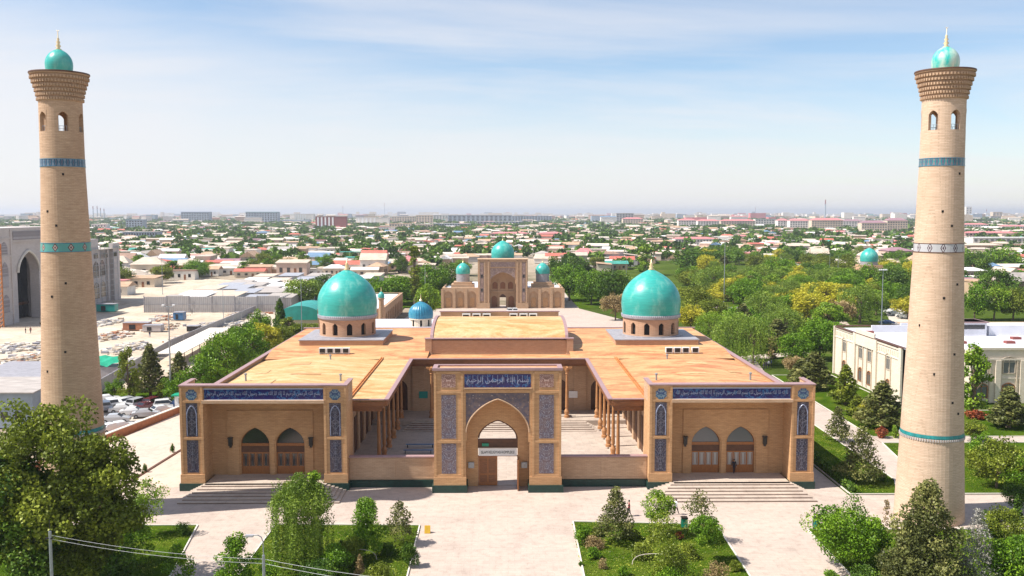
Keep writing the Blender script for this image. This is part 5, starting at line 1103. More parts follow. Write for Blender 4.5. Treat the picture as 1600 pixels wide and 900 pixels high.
# ---- long arcaded mosque with a tiny minaret, and the small mausoleum with the ribbed blue dome
tb_ = thing('prayer_hall', (-50, 284, 0), 'long brick prayer hall with blind arches and flat white roof behind the left turquoise dome', 'building')
mb = MB(); L_n = 47
mb.arch_wall(0, L_n, 0, 6.3, 0, .6, [(3+4.6*k, 1.55, .6, 3.3, 4.7) for k in range(10)]).box(0, L_n, .61, 1.0, 0, 6.3); mb.box(0, L_n, 1.0, 19, 0, 5.9)
mb.xf(math.pi/2, (-33, 261, 0)); mb.build('wall', 'brick_drum', tb_)
MB().box(-52, -34.1, 261.2, 307.8, 5.91, 6.0).build('roof', 'roof_white', tb_); MB().box(-33.3, -32.9, 261, 308, 6.3, 6.45).box(-52.2, -33.3, 307.7, 308.1, 6.3, 6.45).build('coping', 'brick_pale', tb_)
for k in range(10): o = MB().prism_xz(arch_poly(0, 1.1, .9, 3.2, 4.4), 0, .05).xf(math.pi/2, (-33.55, 261+3+4.6*k, 0)).build('window', 'glass_dark', tb_)
mt = MB().lathe([(.85, 0), (.75, 8.6), (.95, 8.8), (.95, 9.1), (.7, 9.15)], -33.8, 259.5, 16).build('turret', 'brick_drum', tb_); MB().lathe([(.8, 9.1), (.95, 9.6), (.8, 10.3), (.3, 10.8), (.01, 10.95)], -33.8, 259.5, 16).build('turret_dome', 'dome_turquoise', mt, smooth=True); MB().lathe([(.1, 10.8), (.14, 11.2), (.03, 12.2), (.01, 12.3)], -33.8, 259.5, 6).build('finial', 'gold', mt)
ms = thing('mausoleum', (-19.8, 226, 0), 'small mausoleum with ribbed deep blue dome standing behind the mosque roof', 'mausoleum')
MB().box(-33, -13, 219, 240, 0, 5.2).box(-30, -21, 205, 219, 0, 4.6).build('wall', 'brick_cream', ms)
MB().box(-33.2, -12.8, 218.8, 240.2, 5.2, 5.4).box(-30.2, -20.8, 204.8, 219, 4.6, 4.8).build('roof', 'roof_white', ms)
fr_ = MB().arch_wall(-26.8, -20.9, 0, 6.2, 203.2, 204.3, [(-23.8, 1.6, 0, 3.2, 4.6)]).box(-27.4, -26.8, 203, 204.5, 0, 6.5).box(-20.9, -20.3, 203, 204.5, 0, 6.5).box(-27.4, -20.3, 203, 204.5, 6.2, 6.8); fr_.build('entrance_block', 'brick_cream', ms)
MB().box(-25.6, -22, 203.1, 203.19, 5.0, 5.7).build('entrance_panel', 'wood_dark', ms)
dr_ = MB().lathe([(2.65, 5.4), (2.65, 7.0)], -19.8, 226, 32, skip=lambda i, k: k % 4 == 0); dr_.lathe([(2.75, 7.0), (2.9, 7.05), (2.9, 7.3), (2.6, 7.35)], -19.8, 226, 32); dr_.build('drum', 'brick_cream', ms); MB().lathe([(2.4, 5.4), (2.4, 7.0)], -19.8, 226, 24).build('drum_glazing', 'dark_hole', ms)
rb = MB().lathe([(r*.56, 7.35+z*.52) for r, z in spline(DP, 18)], -19.8, 226, 120, rmod=lambda a, z: 1+.045*abs(math.sin(a*14))); ro = rb.build('ribbed_dome', 'dome_blue', ms, smooth=True, loc=(-19.8, 226, 0)); MB().lathe([(.25, 11.3), (.4, 11.6), (.15, 11.9), (.05, 13), (.01, 13.1)], -19.8, 226, 8).build('finial', 'gold', ro)
# ---- smaller turquoise domed building in the park, beyond
X_, Y_ = G(1357, 438); kz = thing('domed_shrine', (X_, Y_, 0), 'small brick shrine with a turquoise dome between the park and the city', 'shrine')
h0 = AY(1357, 412, Y_)[1]; r0 = 13.5*Y_/FPX; h1 = AY(1357, 387, Y_)[1]
MB().box(X_-1.4*r0, X_+1.4*r0, Y_-1.4*r0, Y_+1.4*r0, 0, h0-1.5).box(X_-1.15*r0, X_+1.15*r0, Y_-1.15*r0, Y_+1.15*r0, h0-1.5, h0-.5).box(X_-2.2*r0, X_-1.4*r0, Y_-2*r0, Y_+r0, 0, h0-3).build('wall', 'brick_madrasa', kz)
MB().lathe([(r0*.95, h0-.5), (r0*.95, h0+1.2)], X_, Y_, 32).build('drum', 'lead_grey', kz); MB().lathe([(r*r0/5.1, h0+1.2+z*(h1-h0-1.2)/7.8) for r, z in spline(DP, 18)], X_, Y_, 36).build('dome', 'dome_turquoise', kz, smooth=True, loc=(X_, Y_, 0))
for s in (-1, 1): MB().prism_xz(arch_poly(X_+s*.55*r0, .3*r0, 1, h0*.4, h0*.6), Y_-1.4*r0-.06, Y_-1.4*r0-.01).build('window', 'glass_dark', kz)
# ---- institute on the right: two storeys, arched windows
inst = thing('institute', (68.6, 156.5, 0), 'pale cream two storey institute with arched windows and flat white roof behind the right minaret', 'building')
mb = MB(); HT = 9.6
def arched_windows(xs, face, parent, z0=5.2, z1=7.2, za=7.9, hw=.85):
    """face(mb) moves a mesh from wall space (x along the wall, -y outward) into the world"""
    for x in xs:
        for (a, b, c) in ((z0, z1, za), (.9, 2.9, 3.5)):
            fo = face(MB().prism_xz(arch_poly(x, hw, a, b, c), -.02, .04)).build('window', 'glass_grey', parent)
            f_ = MB(); pts = arch_poly(x, hw, a, b, c); f_.path([(q[0], -.05, q[1]) for q in pts]+[(pts[0][0], -.05, pts[0][1])], .09, 4); f_.box(x-.04, x+.04, -.08, -.03, a, c-.1).box(x-hw, x+hw, -.08, -.03, b-.05, b+.05); face(f_).build('window_frame', 'wood_door' if a < 4 else 'brick_cream', fo)
        f_ = MB(); f_.path([(x-hw-.3, -.1, .3)]+[(q[0]+(q[0]-x)*.32, -.1, q[1]+.25) for q in arch_poly(x, hw, z0, z1, za)[2:][::-1]]+[(x+hw+.3, -.1, .3)], .12, 4); face(f_).build('blind_arch', 'brick_cream', parent)
wf = lambda m_: m_.xf(-math.pi/2, (68.6, 188.9, 0))      # west wall: x runs towards the camera
ef = lambda m_: m_.xf(0, (68.6, 156.5, 0))
w_ = MB().box(0, 32.4, 0, .5, 0, HT)
for a, b in ((0, .5), (10.6, 11.6), (20.6, 21.8), (31.3, 32.4)): w_.box(a, b, -.35, 0, 0, HT+.2)
w_.box(11.6, 20.6, -.25, 0, 7.7, HT+1.1).box(0, 10.6, -.12, 0, 7.6, 7.8).box(21.8, 31.3, -.12, 0, 7.6, 7.8).box(0, 10.6, -.16, 0, HT-.3, HT).box(21.8, 31.3, -.16, 0, HT-.3, HT).box(11.6, 20.6, -.18, 0, HT+.9, HT+1.15)
for k in range(40): w_.box(.6+k*.78, .85+k*.78, -.1, 0, 8.1, 8.9)
wf(w_)
e_ = MB().box(0, 3.2, 0, .5, 0, HT).box(3.2, 12, 3.2, 3.7, 0, HT).box(12, 24.5, 1.8, 2.3, 0, HT).box(24.5, 40, .0, .5, 0, HT)
for a in (3.2, 12, 24.5): e_.box(a-.3, a+.3, -.1, 3.8, 0, HT)
e_.box(3.2, 24.5, 1.55, 1.8, 7.5, 7.8).box(12, 24.5, 1.5, 1.8, HT-.3, HT+.1); e_.box(12.4, 24.2, 1.7, 1.8, 4.2, 4.5)
for a in (16.9, 21.2): e_.box(a, a+.9, 1.45, 1.8, 0, 7.5)
ef(e_); w_.add(e_.v, e_.f); w_.box(69.2, 140, 160.5, 188.5, 0, HT-.4)
iw_ = w_.build('wall', 'brick_institute', inst)
arched_windows([5.6, 14.0, 18.2, 26.6], wf, inst); ef2 = lambda m_: m_.xf(0, (68.6, 158.25, 0)); arched_windows([14.6, 19.3, 23.2], ef2, inst, hw=1.05); arched_windows([27, 31, 35], ef, inst)
MB().box(69.0, 140, 158.6, 188.6, HT-.35, HT-.2).build('roof', 'roof_white', inst)
MB().box(68.3, 69.2, 156.2, 178, HT+.21, HT+.33).box(68.3, 69.2, 178.2, 189.2, HT+.01, HT+.13).box(69, 140, 188.5, 189.2, HT+.05, HT+.3).build('coping', 'wood_dark', inst)
for x, y, w__, d__, h__ in ((73, 181, 22, .4, 1.2), (80, 184, 34, .4, 1.3), (86.6, 175, 6, 5, 2.6), (93.6, 176, 10, 4, 1.8)):
    MB().box(x, x+w__, y, y+d__, HT-.2, HT+h__).build('roof_box', 'roof_white', inst)
for x, y in ((84.5, 170), (83, 165.5), (91.8, 165.5), (96, 171), (72, 180)):
    MB().box(x-.8, x+.8, y-.6, y+.6, HT-.2, HT+.25).build('roof_hatch', 'citywall_maroon', inst)
rp2 = MB().box(86.3, 92.9, 174.7, 180.3, HT+2.4, HT+2.6).build('penthouse_roof', 'coping_mauve', inst); MB().box(87.2, 92.2, 174.9, 175.0, HT+1.2, HT+2.0).build('penthouse_window', 'glass_dark', inst)
ib = thing('long_wall_building', (105, 205, 0), 'low tan building with pale flat roof behind the white institute roof', 'building')
MB().box(92, 140, 200, 212, 0, 7.5).box(92, 95, 195, 200, 0, 8.4).box(116, 119, 197, 200, 0, 8.0).build('wall', 'brick_cream', ib); MB().box(91.5, 140, 199.6, 212.4, 7.5, 7.75).build('roof', 'cityroof_tan', ib)
# ---- large unfinished centre at far left
cc = thing('scaffolded_centre', (-146, 300, 0), 'huge unfinished grey stone building with a great pointed portal at the far left', 'building')
fc_ = lambda m_: m_.xf(math.pi/2, (-145, 268, 0))       # facade looks towards +X, x runs away from the camera
m_ = MB(); m_.box(0, 8, 0, 14, 0, 28.5).box(28, 36, 0, 14, 0, 28.5).arch_wall(8, 28, 9, 24.2, .6, 3.5, [(18.5, 6.6, 9, 15, 21.4)], n=20).box(8, 11.9, .6, 3.5, 0, 9).box(25.1, 28, .6, 3.5, 0, 9); m_.box(8, 28, 0, 14, 24.2, 28.5); m_.box(8, 28, 6, 14, 0, 24.2)
for a in (0, 7.3, 28, 35.3): m_.box(a, a+.7, -.3, 0, 0, 28)
for z in (3, 10, 20, 25.2): m_.box(0, 8, -.2, 0, z, z+.5); m_.box(28, 36, -.2, 0, z, z+.5)
fc_(m_); m_.build('portal_block', 'brick_grey', cc)
for a in (4, 32):
    for (z0, z1, z2) in ((3.8, 7, 9), (11, 16, 18.5), (20.8, 22.5, 24.4)): fc_(MB().prism_xz(arch_poly(a, 1.7, z0, z1, z2), -.12, -.01)).build('mosaic_panel', 'mosaic_grey', cc)
fc_(MB().box(8.3, 27.7, 5.7, 5.95, 0, 22)).build('portal_glazing', 'glass_dark', cc); fc_(MB().box(8.2, 27.8, 5.4, 5.65, 4.2, 5.0).box(17.8, 18.2, 5.4, 5.65, 0, 18)).build('portal_frame', 'wood_dark', cc)
am_ = MB(); pp = arch_poly(18.5, 6.6, 9, 15, 21.4, 20)[2:]; am_.path([(x, .3, z) for x, z in pp], .4, 6); fc_(am_).build('arch_moulding', 'stone_white', cc); fc_(MB().box(9, 27, -.15, -.01, 24.8, 27.4)).build('inscription_panel', 'mosaic_grey', cc)
m_ = MB().box(36, 88, 2.5, 30, 0, 19.5)
for k in range(6): m_.box(38+k*8.2, 39.6+k*8.2, 1.9, 2.5, 0, 19.8)
m_.box(56, 70, 1.2, 2.5, 0, 23.5).box(56, 70, 2.5, 12, 19.5, 23.5).box(82, 88, 1.0, 2.5, 0, 21.5); fc_(m_); m_.build('side_block', 'brick_grey', cc)
for k in range(6):
    for z in (2, 9.5): fc_(MB().prism_xz(arch_poly(42.9+k*8.2, 2.2, z, z+4, z+6), 1.15 if 56 < 42.9+k*8.2 < 70 else 2.4, 1.2 if 56 < 42.9+k*8.2 < 70 else 2.5)).build('window', 'glass_dark', cc)
for k in range(6): fc_(MB().box(41.4+k*8.2, 44.4+k*8.2, .95, 1.15, 16.5, 18.2)).build('window', 'glass_dark', cc)
MB().box(-170, -145.4, 304, 356, 19.52, 19.7).build('roof', 'concrete', cc)
sf = MB()
for k in range(14):
    for y_ in (0.6,): sf.tube((37+k*3.7, y_, 0), (37+k*3.7, y_, 20.5), .09, n=4)
for z in range(2, 21, 2): sf.tube((37, .6, z), (86, .6, z), .07, n=4)
fc_(sf); sf.build('scaffold_lattice', 'grey_metal', cc)
tw = thing('hoist_mast', (-146, 262, 0), 'orange lattice hoist mast at the left frame edge against the unfinished building', 'mast'); tm = MB(); bx, by = -146.2, 266.0
for a in (0, 2.2):
    for b in (0, 2.2): tm.box(bx+a-.16, bx+a+.16, by+b-.16, by+b+.16, 0, 24)
for k in range(20):
    z = k*1.2; tm.tube((bx, by, z), (bx+2.2, by, z+1.2), .12, n=4).tube((bx+2.2, by, z), (bx, by, z+1.2), .12, n=4).tube((bx+2.2, by, z), (bx+2.2, by+2.2, z+1.2), .12, n=4).tube((bx, by, z), (bx+2.2, by, z), .12, n=4)
tm.build('lattice', 'rust_orange', tw)
# ---- construction yard: hoarding, container huts, rubble
hd = thing('site_hoarding', (-95, 307, 0), 'tall fence of corrugated grey metal sheets in front of the site sheds', 'fence')
x0, x1 = -118.3, -73.5
for k in range(6):
    a = x0+(x1-x0)*k/6; b = x0+(x1-x0)*(k+1)/6; sh = MB()
    nn = 34
    for q in range(nn): u0 = a+(b-a)*q/nn; u1 = a+(b-a)*(q+1)/nn; sh.add([(u0, 307+(.15 if q % 2 else 0), 0), (u1, 307+(0 if q % 2 else .15), 0), (u1, 307+(0 if q % 2 else .15), 5.2+.3*(k % 2)), (u0, 307+(.15 if q % 2 else 0), 5.2+.3*(k % 2))], [(0, 1, 2, 3)])
    sh.build('metal_sheet', 'corrugated', hd); MB().box(a-.12, a+.12, 306.7, 306.85, 0, 5.6).build('post', 'lead_grey', hd)
MB().box(x0, x1, 306.72, 306.86, 2.55, 2.75).build('rail', 'lead_grey', hd)
sh = MB()
for q in range(60): v0 = 307.4+q*1.5; v1 = v0+1.5; sh.add([(x1+(.15 if q % 2 else 0)+q*.05, v0, 0), (x1+(0 if q % 2 else .15)+q*.05, v1, 0), (x1+(0 if q % 2 else .15)+q*.05, v1, 5), (x1+(.15 if q % 2 else 0)+q*.05, v0, 5)], [(0, 1, 2, 3)])
sh.build('side_sheet', 'corrugated', hd)
k = 0
rg_ = np.random.default_rng(5)
WD = ['rusty edged', 'pale grey', 'bluish', 'dusty beige', 'white', 'dark grey', 'light grey', 'mottled']
PLc = [q+' row behind the hoarding' for q in ('first', 'second', 'third', 'fourth', 'fifth', 'sixth', 'last')]
for r_ in range(7):
    for c_ in range(5):
        xa = -117+c_*(9.2+r_*.5)+rg_.uniform(0, 1)+r_*.8; ya = 311+r_*17.5+rg_.uniform(0, 2); ww = rg_.uniform(7.8, 9); dd_ = rg_.uniform(12, 15.5); hh = rg_.uniform(3.6, 4.8)
        t = thing('site_shed', (xa+ww/2, ya, 0), f'{WD[(r_*3+c_*5) % 8]} flat roofed shed {PLc[r_]}, {["first", "second", "third", "fourth", "fifth"][c_]} from the left', 'shed', 'sheds in the building yard')
        MB().box(xa, xa+ww, ya, ya+dd_, 0, hh).build('wall', 'corrugated', t); MB().prism_yz([(ya-.4, hh), (ya+dd_+.4, hh+.5), (ya+dd_+.4, hh+.62), (ya-.4, hh+.12)], xa-.3, xa+ww+.3).build('roof', ['cityroof_grey', 'cityroof_white', 'cityroof_slate', 'steel_sheet'][(r_+c_) % 4], t); MB().box(xa+ww*.4, xa+ww*.4+1.2, ya-.05, ya-.01, 0, 2.1).build('door', 'blue_paint', t)
def rock_heap(name, X0, Y0, wx, wy, n, seed, label, cat, mats, smin=.2, smax=.8, flat=.5):
    rg2 = np.random.default_rng(seed); mb = MB()
    for _ in range(n):
        x = rg2.normal()*wx*.4; y = rg2.normal()*wy*.4; s_ = rg2.uniform(smin, smax); z = max(0, (1-abs(x)/wx-abs(y)/wy))*flat*rg2.uniform(.3, 1.6); a = rg2.uniform(0, 3.14); c, q = math.cos(a)*s_, math.sin(a)*s_; hh = s_*rg2.uniform(.3, .8); b_ = len(mb.v); asp = rg2.uniform(.4, 1)
        mb.box(-1, 1, -1, 1, -.4, 1, int(rg2.integers(0, len(mats)))); mb.v[b_:] = [(X0+x+p[0]*c-p[1]*q*asp, Y0+y+p[0]*q+p[1]*c*asp, z+p[2]*hh) for p in mb.v[b_:]]
    return tag(mb.build(name, mats), label, cat, None, 'stuff')
H_ = [(245, 512, 60, 'heap of tan stone slabs and planks in the middle of the yard'), (195, 545, 40, 'pale rubble blocks near the left minaret'), (300, 530, 60, 'rows of stacked grey pavers beside the street wall'), (345, 508, 60, 'long strip of grey paving stacks beside the street wall'), (262, 497, 36, 'scattered timber and crates in the middle of the yard'), (165, 505, 30, 'loose rubble beside the unfinished building'), (385, 492, 50, 'grey stone stacks below the corrugated hoarding'), (205, 570, 36, 'tan rubble beside the green tarpaulin shed'), (175, 525, 40, 'low heap of broken brick near the minaret'), (20, 545, 60, 'pale stacked slabs at the far left of the yard'), (45, 560, 50, 'loose stone blocks at the far left of the yard')]
for i, (px, py, wp, lb) in enumerate(H_):
    X_, Y_ = G(px, py); rock_heap('rubble', X_, Y_, wp*Y_/FPX*.6, 8, 420, i, lb, 'rubble', ['rubble_stone', 'stone_white', 'rubble_stone', 'lead_grey', 'terracotta', 'citywall_tan'] if i % 2 == 0 else ['stone_white', 'rubble_stone', 'lead_grey'])
for px, py, w__, h__, m1, lb in ((215, 516, 7, 2.2, 'terracotta', 'open brown container on the building yard'), (240, 518, 5, 1.8, 'brick_grey', 'low grey hut beside the brown container'), (281, 500, 3, 2.4, 'blue_paint', 'small dark blue cabin on the building yard'), (168, 487, 6, 2.6, 'tarp_teal', 'teal truck body parked in front of the unfinished building'), (303, 518, 3, 1.6, 'black_metal', 'small dark loader beside the paver stacks')):
    X_, Y_ = G(px, py); t = thing('site_cabin', (X_, Y_, 0), lb, 'cabin'); MB().box(X_-w__/2, X_+w__/2, Y_-1.5, Y_+1.5, .2, h__).build('body', m1, t); MB().box(X_-w__/2-.1, X_+w__/2+.1, Y_-1.6, Y_+1.6, h__, h__+.15).build('lid', 'lead_grey', t); MB().box(X_-w__/4, X_, Y_-1.55, Y_-1.5, .4, h__*.8).build('door', 'black_metal', t)
# street wall along the yard
sw_ = thing('street_wall', (-75, 240, 0), 'long low grey panel fence between the street and the building yard', 'fence')
pA = G(140, 622); pB = G(268, 545); pC = G(400, 488)
for (p, q) in ((pA, pB), (pB, pC)):
    n = 9
    for k in range(n):
        a = (p[0]+(q[0]-p[0])*k/n, p[1]+(q[1]-p[1])*k/n); b = (p[0]+(q[0]-p[0])*(k+.94)/n, p[1]+(q[1]-p[1])*(k+.94)/n); wallseg(a, b, -.1, 2.3, .2, 'lead_grey', sw_, 'panel')
p, q = G(265, 572), G(345, 528); t = wallseg(p, q, 2.6, 2.75, 5.5, 'stone_white', thing('market_canopy', (p[0], p[1], 0), 'long pale flat canopy along the street left of the tree row', 'canopy'), 'roof')
t2 = t.parent; d_ = Vector((q[0]-p[0], q[1]-p[1]))
for k in range(7): xx = p[0]+d_.x*(k+.3)/7; yy_ = p[1]+d_.y*(k+.3)/7; MB().tube((xx+1.5, yy_-2, 0), (xx+1.5, yy_-2, 2.6), .1, n=6).build('post', 'wood_dark', t2)
# green tarpaulin shed, teal vault, grey roofs at left, green kiosk
X_, Y_ = G(172, 590); t = thing('tarpaulin_shed', (X_, Y_, 0), 'makeshift shed under bright green tarpaulin right of the left minaret', 'shed')
g_ = MB(); v = [(X_-3+i*1.15, Y_-2.4+j*1.2, 3.0+.5*math.sin(i*1.7)*math.cos(j*1.3)+.25*j) for j in range(5) for i in range(6)]; g_.add(v, [(j*6+i, j*6+i+1, (j+1)*6+i+1, (j+1)*6+i) for j in range(4) for i in range(5)]); g_.build('tarpaulin', 'tarp_green', t, smooth=True); MB().box(X_-2.8, X_+2.6, Y_-2.2, Y_+2.2, 0, 2.5).build('wall', 'lead_grey', t)
X_, Y_ = G(470, 505); t = thing('vaulted_hall', (X_, Y_, 0), 'teal barrel vaulted roof half hidden behind the left turquoise dome', 'hall'); Ru = 6.6
vv = MB().prism_xz([(X_+Ru*1.1*math.cos(a), 1.2+4.2*math.sin(a)) for a in np.linspace(0, math.pi, 17)], Y_-2, Y_+16); vv.build('vault', 'tarp_teal', t, smooth=False); MB().box(X_+Ru*.9, X_+Ru*2.4, Y_+4, Y_+16, 0, 4.9).build('annex', 'tarp_teal', t); MB().box(X_-Ru*1.05, X_+Ru*1.05, Y_-1.8, Y_+15.5, 0, 1.25).build('wall', 'brick_cream', t)
for (px0, px1, yb, yt, dp, m1, m2, lb) in ((-60, 62, 640, 575+12, 16, 'citywall_grey', 'lead_grey', 'flat blue grey roofed workshop left of the left minaret'), (-60, 52, 668, 606, 10, 'citywall_bluegrey', 'cityroof_grey', 'lower grey roofed shed in front of the blue grey workshop'), (52, 120, 660, 610, 8, 'citywall_grey', 'steel_sheet', 'white walled shed tucked behind the left minaret')):
    X0, Y0 = G(px0, yb); X1, _ = G(px1, yb); Zt = AY(px0, yt+8, Y0)[1]; t = thing('workshop', ((X0+X1)/2, Y0, 0), lb, 'workshop'); MB().box(X0, X1, Y0, Y0+dp, -.1, Zt).build('wall', m1, t); MB().prism_yz([(Y0-.5, Zt), (Y0+dp+.5, Zt+.5), (Y0+dp+.5, Zt+.65), (Y0-.5, Zt+.15)], X0-.4, X1+.4).build('roof', m2, t)
    for k in range(4): MB().box(X0+(X1-X0)*(.15+k*.2), X0+(X1-X0)*(.25+k*.2), Y0-.04, Y0-.01, 1.2, 2.4).build('window', 'glass_dark', t)
X_, Y_ = G(268, 658); t = thing('kiosk', (X_, Y_, 0), 'small white kiosk with flat green roof beside the mosque front corner', 'kiosk'); MB().box(X_-2.2, X_+2.4, 153.5, 156.5, 0, 2.5).build('wall', 'white_paint', t, loc=None); MB().box(X_-2.6, X_+2.8, 153.0, 157.0, 2.5, 2.7).build('roof', 'tarp_green', t); MB().box(X_-1.5, X_+1, 153.42, 153.49, 1.2, 2.1).build('counter_window', 'glass_dark', t)
# ================================================================== LAMPS, MASTS, CABLES, BINS
def mast(px, yb, yt, label, heads=4, r=.16, cat='mast', Y=None):
    X_, Y_ = G(px, yb); X_, Z = AY(px, yt, Y_); t = thing('floodlight_mast', (X_, Y_, 0), label, cat); MB().lathe([(r*1.6, 0), (r*1.6, .5), (r, .55), (r*.45, Z)], X_, Y_, 8).build('pole', 'grey_metal', t)
    if heads:
        MB().tube((X_-1.0, Y_, Z-.1), (X_+1.0, Y_, Z-.1), .06, n=5).build('crossarm', 'grey_metal', t)
        for k in range(heads): a = X_-.9+1.8*k/max(1, heads-1); MB().box(a-.2, a+.2, Y_-.25, Y_+.2, Z-.05, Z+.25).build('floodlight', 'white_paint', t)
    return t
mast(263, 632, 478, 'tall floodlight mast rising behind the car park', 2, .18)
mast(348, 505, 450, 'thin mast in front of the corrugated hoarding', 0, .1); mast(470, 540, 430, 'thin pale mast left of the left turquoise dome', 0, .12); mast(664, 482, 415, 'slim mast left of the madrasah beyond the ribbed dome', 0, .12)
mast(1133, 480, 375, 'tallest floodlight mast standing in the park', 4, .18); mast(1380, 520, 422, 'floodlight mast with wide crossarm left of the right minaret', 4, .2); mast(1297, 440, 395, 'left of two thin masts at the far side of the park', 0, .14); mast(1310, 440, 400, 'right of two thin masts at the far side of the park', 0, .14)
mast(958, 440, 380, 'thin mast among houses right of the madrasah', 0, .14); mast(1011, 425, 398, 'white lamp mast just above the right turquoise dome', 2, .16); mast(979, 430, 395, 'thin pole between the madrasah and the right turquoise dome', 0, .12); mast(557, 420, 402, 'thin pole behind the left turquoise dome', 0, .12); mast(252, 460, 388, 'thin pole at the back of the sheds', 0, .12)
def street_lamp(px, yt, Y_, label, arm):
    X_, Z = AY(px, yt, Y_); t = thing('street_lamp', (X_, Y_, 0), label, 'street lamp'); MB().lathe([(.14, 0), (.11, Z-1.6 if arm else Z)], X_, Y_, 10, caps=True).lathe([(.2, 0), (.2, .8), (.14, .85)], X_, Y_, 10).build('pole', 'grey_metal', t)
    if arm:
        MB().path([(X_, Y_, Z-1.6), (X_-.02, Y_, Z-.5), (X_-.15, Y_, Z-.15), (X_-.4, Y_, Z), (X_-.9, Y_, Z-.02)], .045, 6).build('arm', 'grey_metal', t); MB().box(X_-1.35, X_-.75, Y_-.12, Y_+.12, Z-.14, Z+.02).build('lantern', 'steel_sheet', t)
    else:
        MB().tube((X_, Y_, Z), (X_, Y_, Z+.9), .03, n=6).build('rod', 'black_metal', t); MB().box(X_-.35, X_+.2, Y_-.1, Y_+.1, Z-.6, Z-.5).build('bracket', 'black_metal', t)
    return X_, Z
Xa, Za = street_lamp(78, 830, 69.0, 'grey lamp post standing in front of the huge corner tree', False)
Xb, Zb = street_lamp(411, 836, 70.0, 'grey street lamp with curved arm at the bottom left', True)
cbl = thing('overhead_cables', (Xb, 70, 0), 'pale overhead cables strung across the bottom left past the curved street lamp', 'cable')
def sag(p, q, s_, n=14): return [tuple(np.array(p)*(1-t)+np.array(q)*t+np.array((0, 0, -s_*4*t*(1-t)))) for t in np.linspace(0, 1, n)]
for k in range(2):
    z = Zb-1.9-k*.35; MB().path(sag((Xa, 69, Za-.3-k*.3), (Xb, 70, z), .35), .012, 4).build('cable', 'white_paint', cbl); MB().path(sag((Xb, 70, z), (Xb+18, 66, z-.55-k*.2), .4), .012, 4).build('cable', 'white_paint', cbl)
def bin_at(px, yb, label, m1='tarp_green'):
    X_, Y_ = G(px, yb); t = thing('litter_bin', (X_, Y_, 0), label, 'bin'); MB().box(X_-.3, X_+.3, Y_-.3, Y_+.3, .1, 1.0).build('body', m1, t); MB().box(X_-.34, X_+.34, Y_-.34, Y_+.34, 1.0, 1.12).build('lid', 'black_metal', t); MB().box(X_-.35, X_-.3, Y_-.1, Y_+.1, 0, .9).box(X_+.3, X_+.35, Y_-.1, Y_+.1, 0, .9).build('stand', 'black_metal', t)
bin_at(1069, 824, 'green litter bin at the top edge of the right lawn'); bin_at(1275, 824, 'teal litter bin at the corner of the far right lawn', 'tarp_teal')
X_, Y_ = G(668, 832); t = thing('folded_stand', (X_, Y_, 0), 'small yellow sign frame at the lawn corner beside the portal path', 'sign'); MB().prism_yz([(Y_-.3, 0), (Y_-.25, 0), (Y_+.03, .75), (Y_-.02, .75)], X_-.3, X_+.3).build('board', 'yellow_paint', t); MB().prism_yz([(Y_+.3, 0), (Y_+.34, 0), (Y_+.04, .74), (Y_, .74)], X_-.28, X_+.28).build('leg', 'yellow_paint', t)
for i, (x, y, l, lb) in enumerate(((-14.0, 86.0, 4.2, 'dry arching hoop of pale branches on the left lawn'), (14.2, 84.5, 4.0, 'curved pale stick hoop at the bottom of the right lawn'))):
    MB().path([(x+l/2*math.cos(a), y+.2*math.sin(3*a), .1+1.1*math.sin(a)) for a in np.linspace(0, math.pi, 12)], .035, 5).build('branch_hoop', 'bark_pale', None); o = COL.objects[-1]; tag(o, lb, 'branch')
# benches in the park
for i, (px, py, lb) in enumerate(((1110, 464, 'white bench by the upper end of the park path'), (1152, 484, 'white bench by the lower end of the park path'))):
    X_, Y_ = G(px, py); t = thing('park_bench', (X_, Y_, 0), lb, 'bench'); MB().box(X_-4, X_+4, Y_-.3, Y_+.3, .42, .5).build('seat', 'white_paint', t); MB().box(X_-4, X_+4, Y_+.3, Y_+.36, .5, .95).build('backrest', 'white_paint', t)
    for a in (-3.6, 3.6): MB().box(X_+a-.1, X_+a+.1, Y_-.25, Y_+.25, 0, .42).build('leg', 'lead_grey', t)
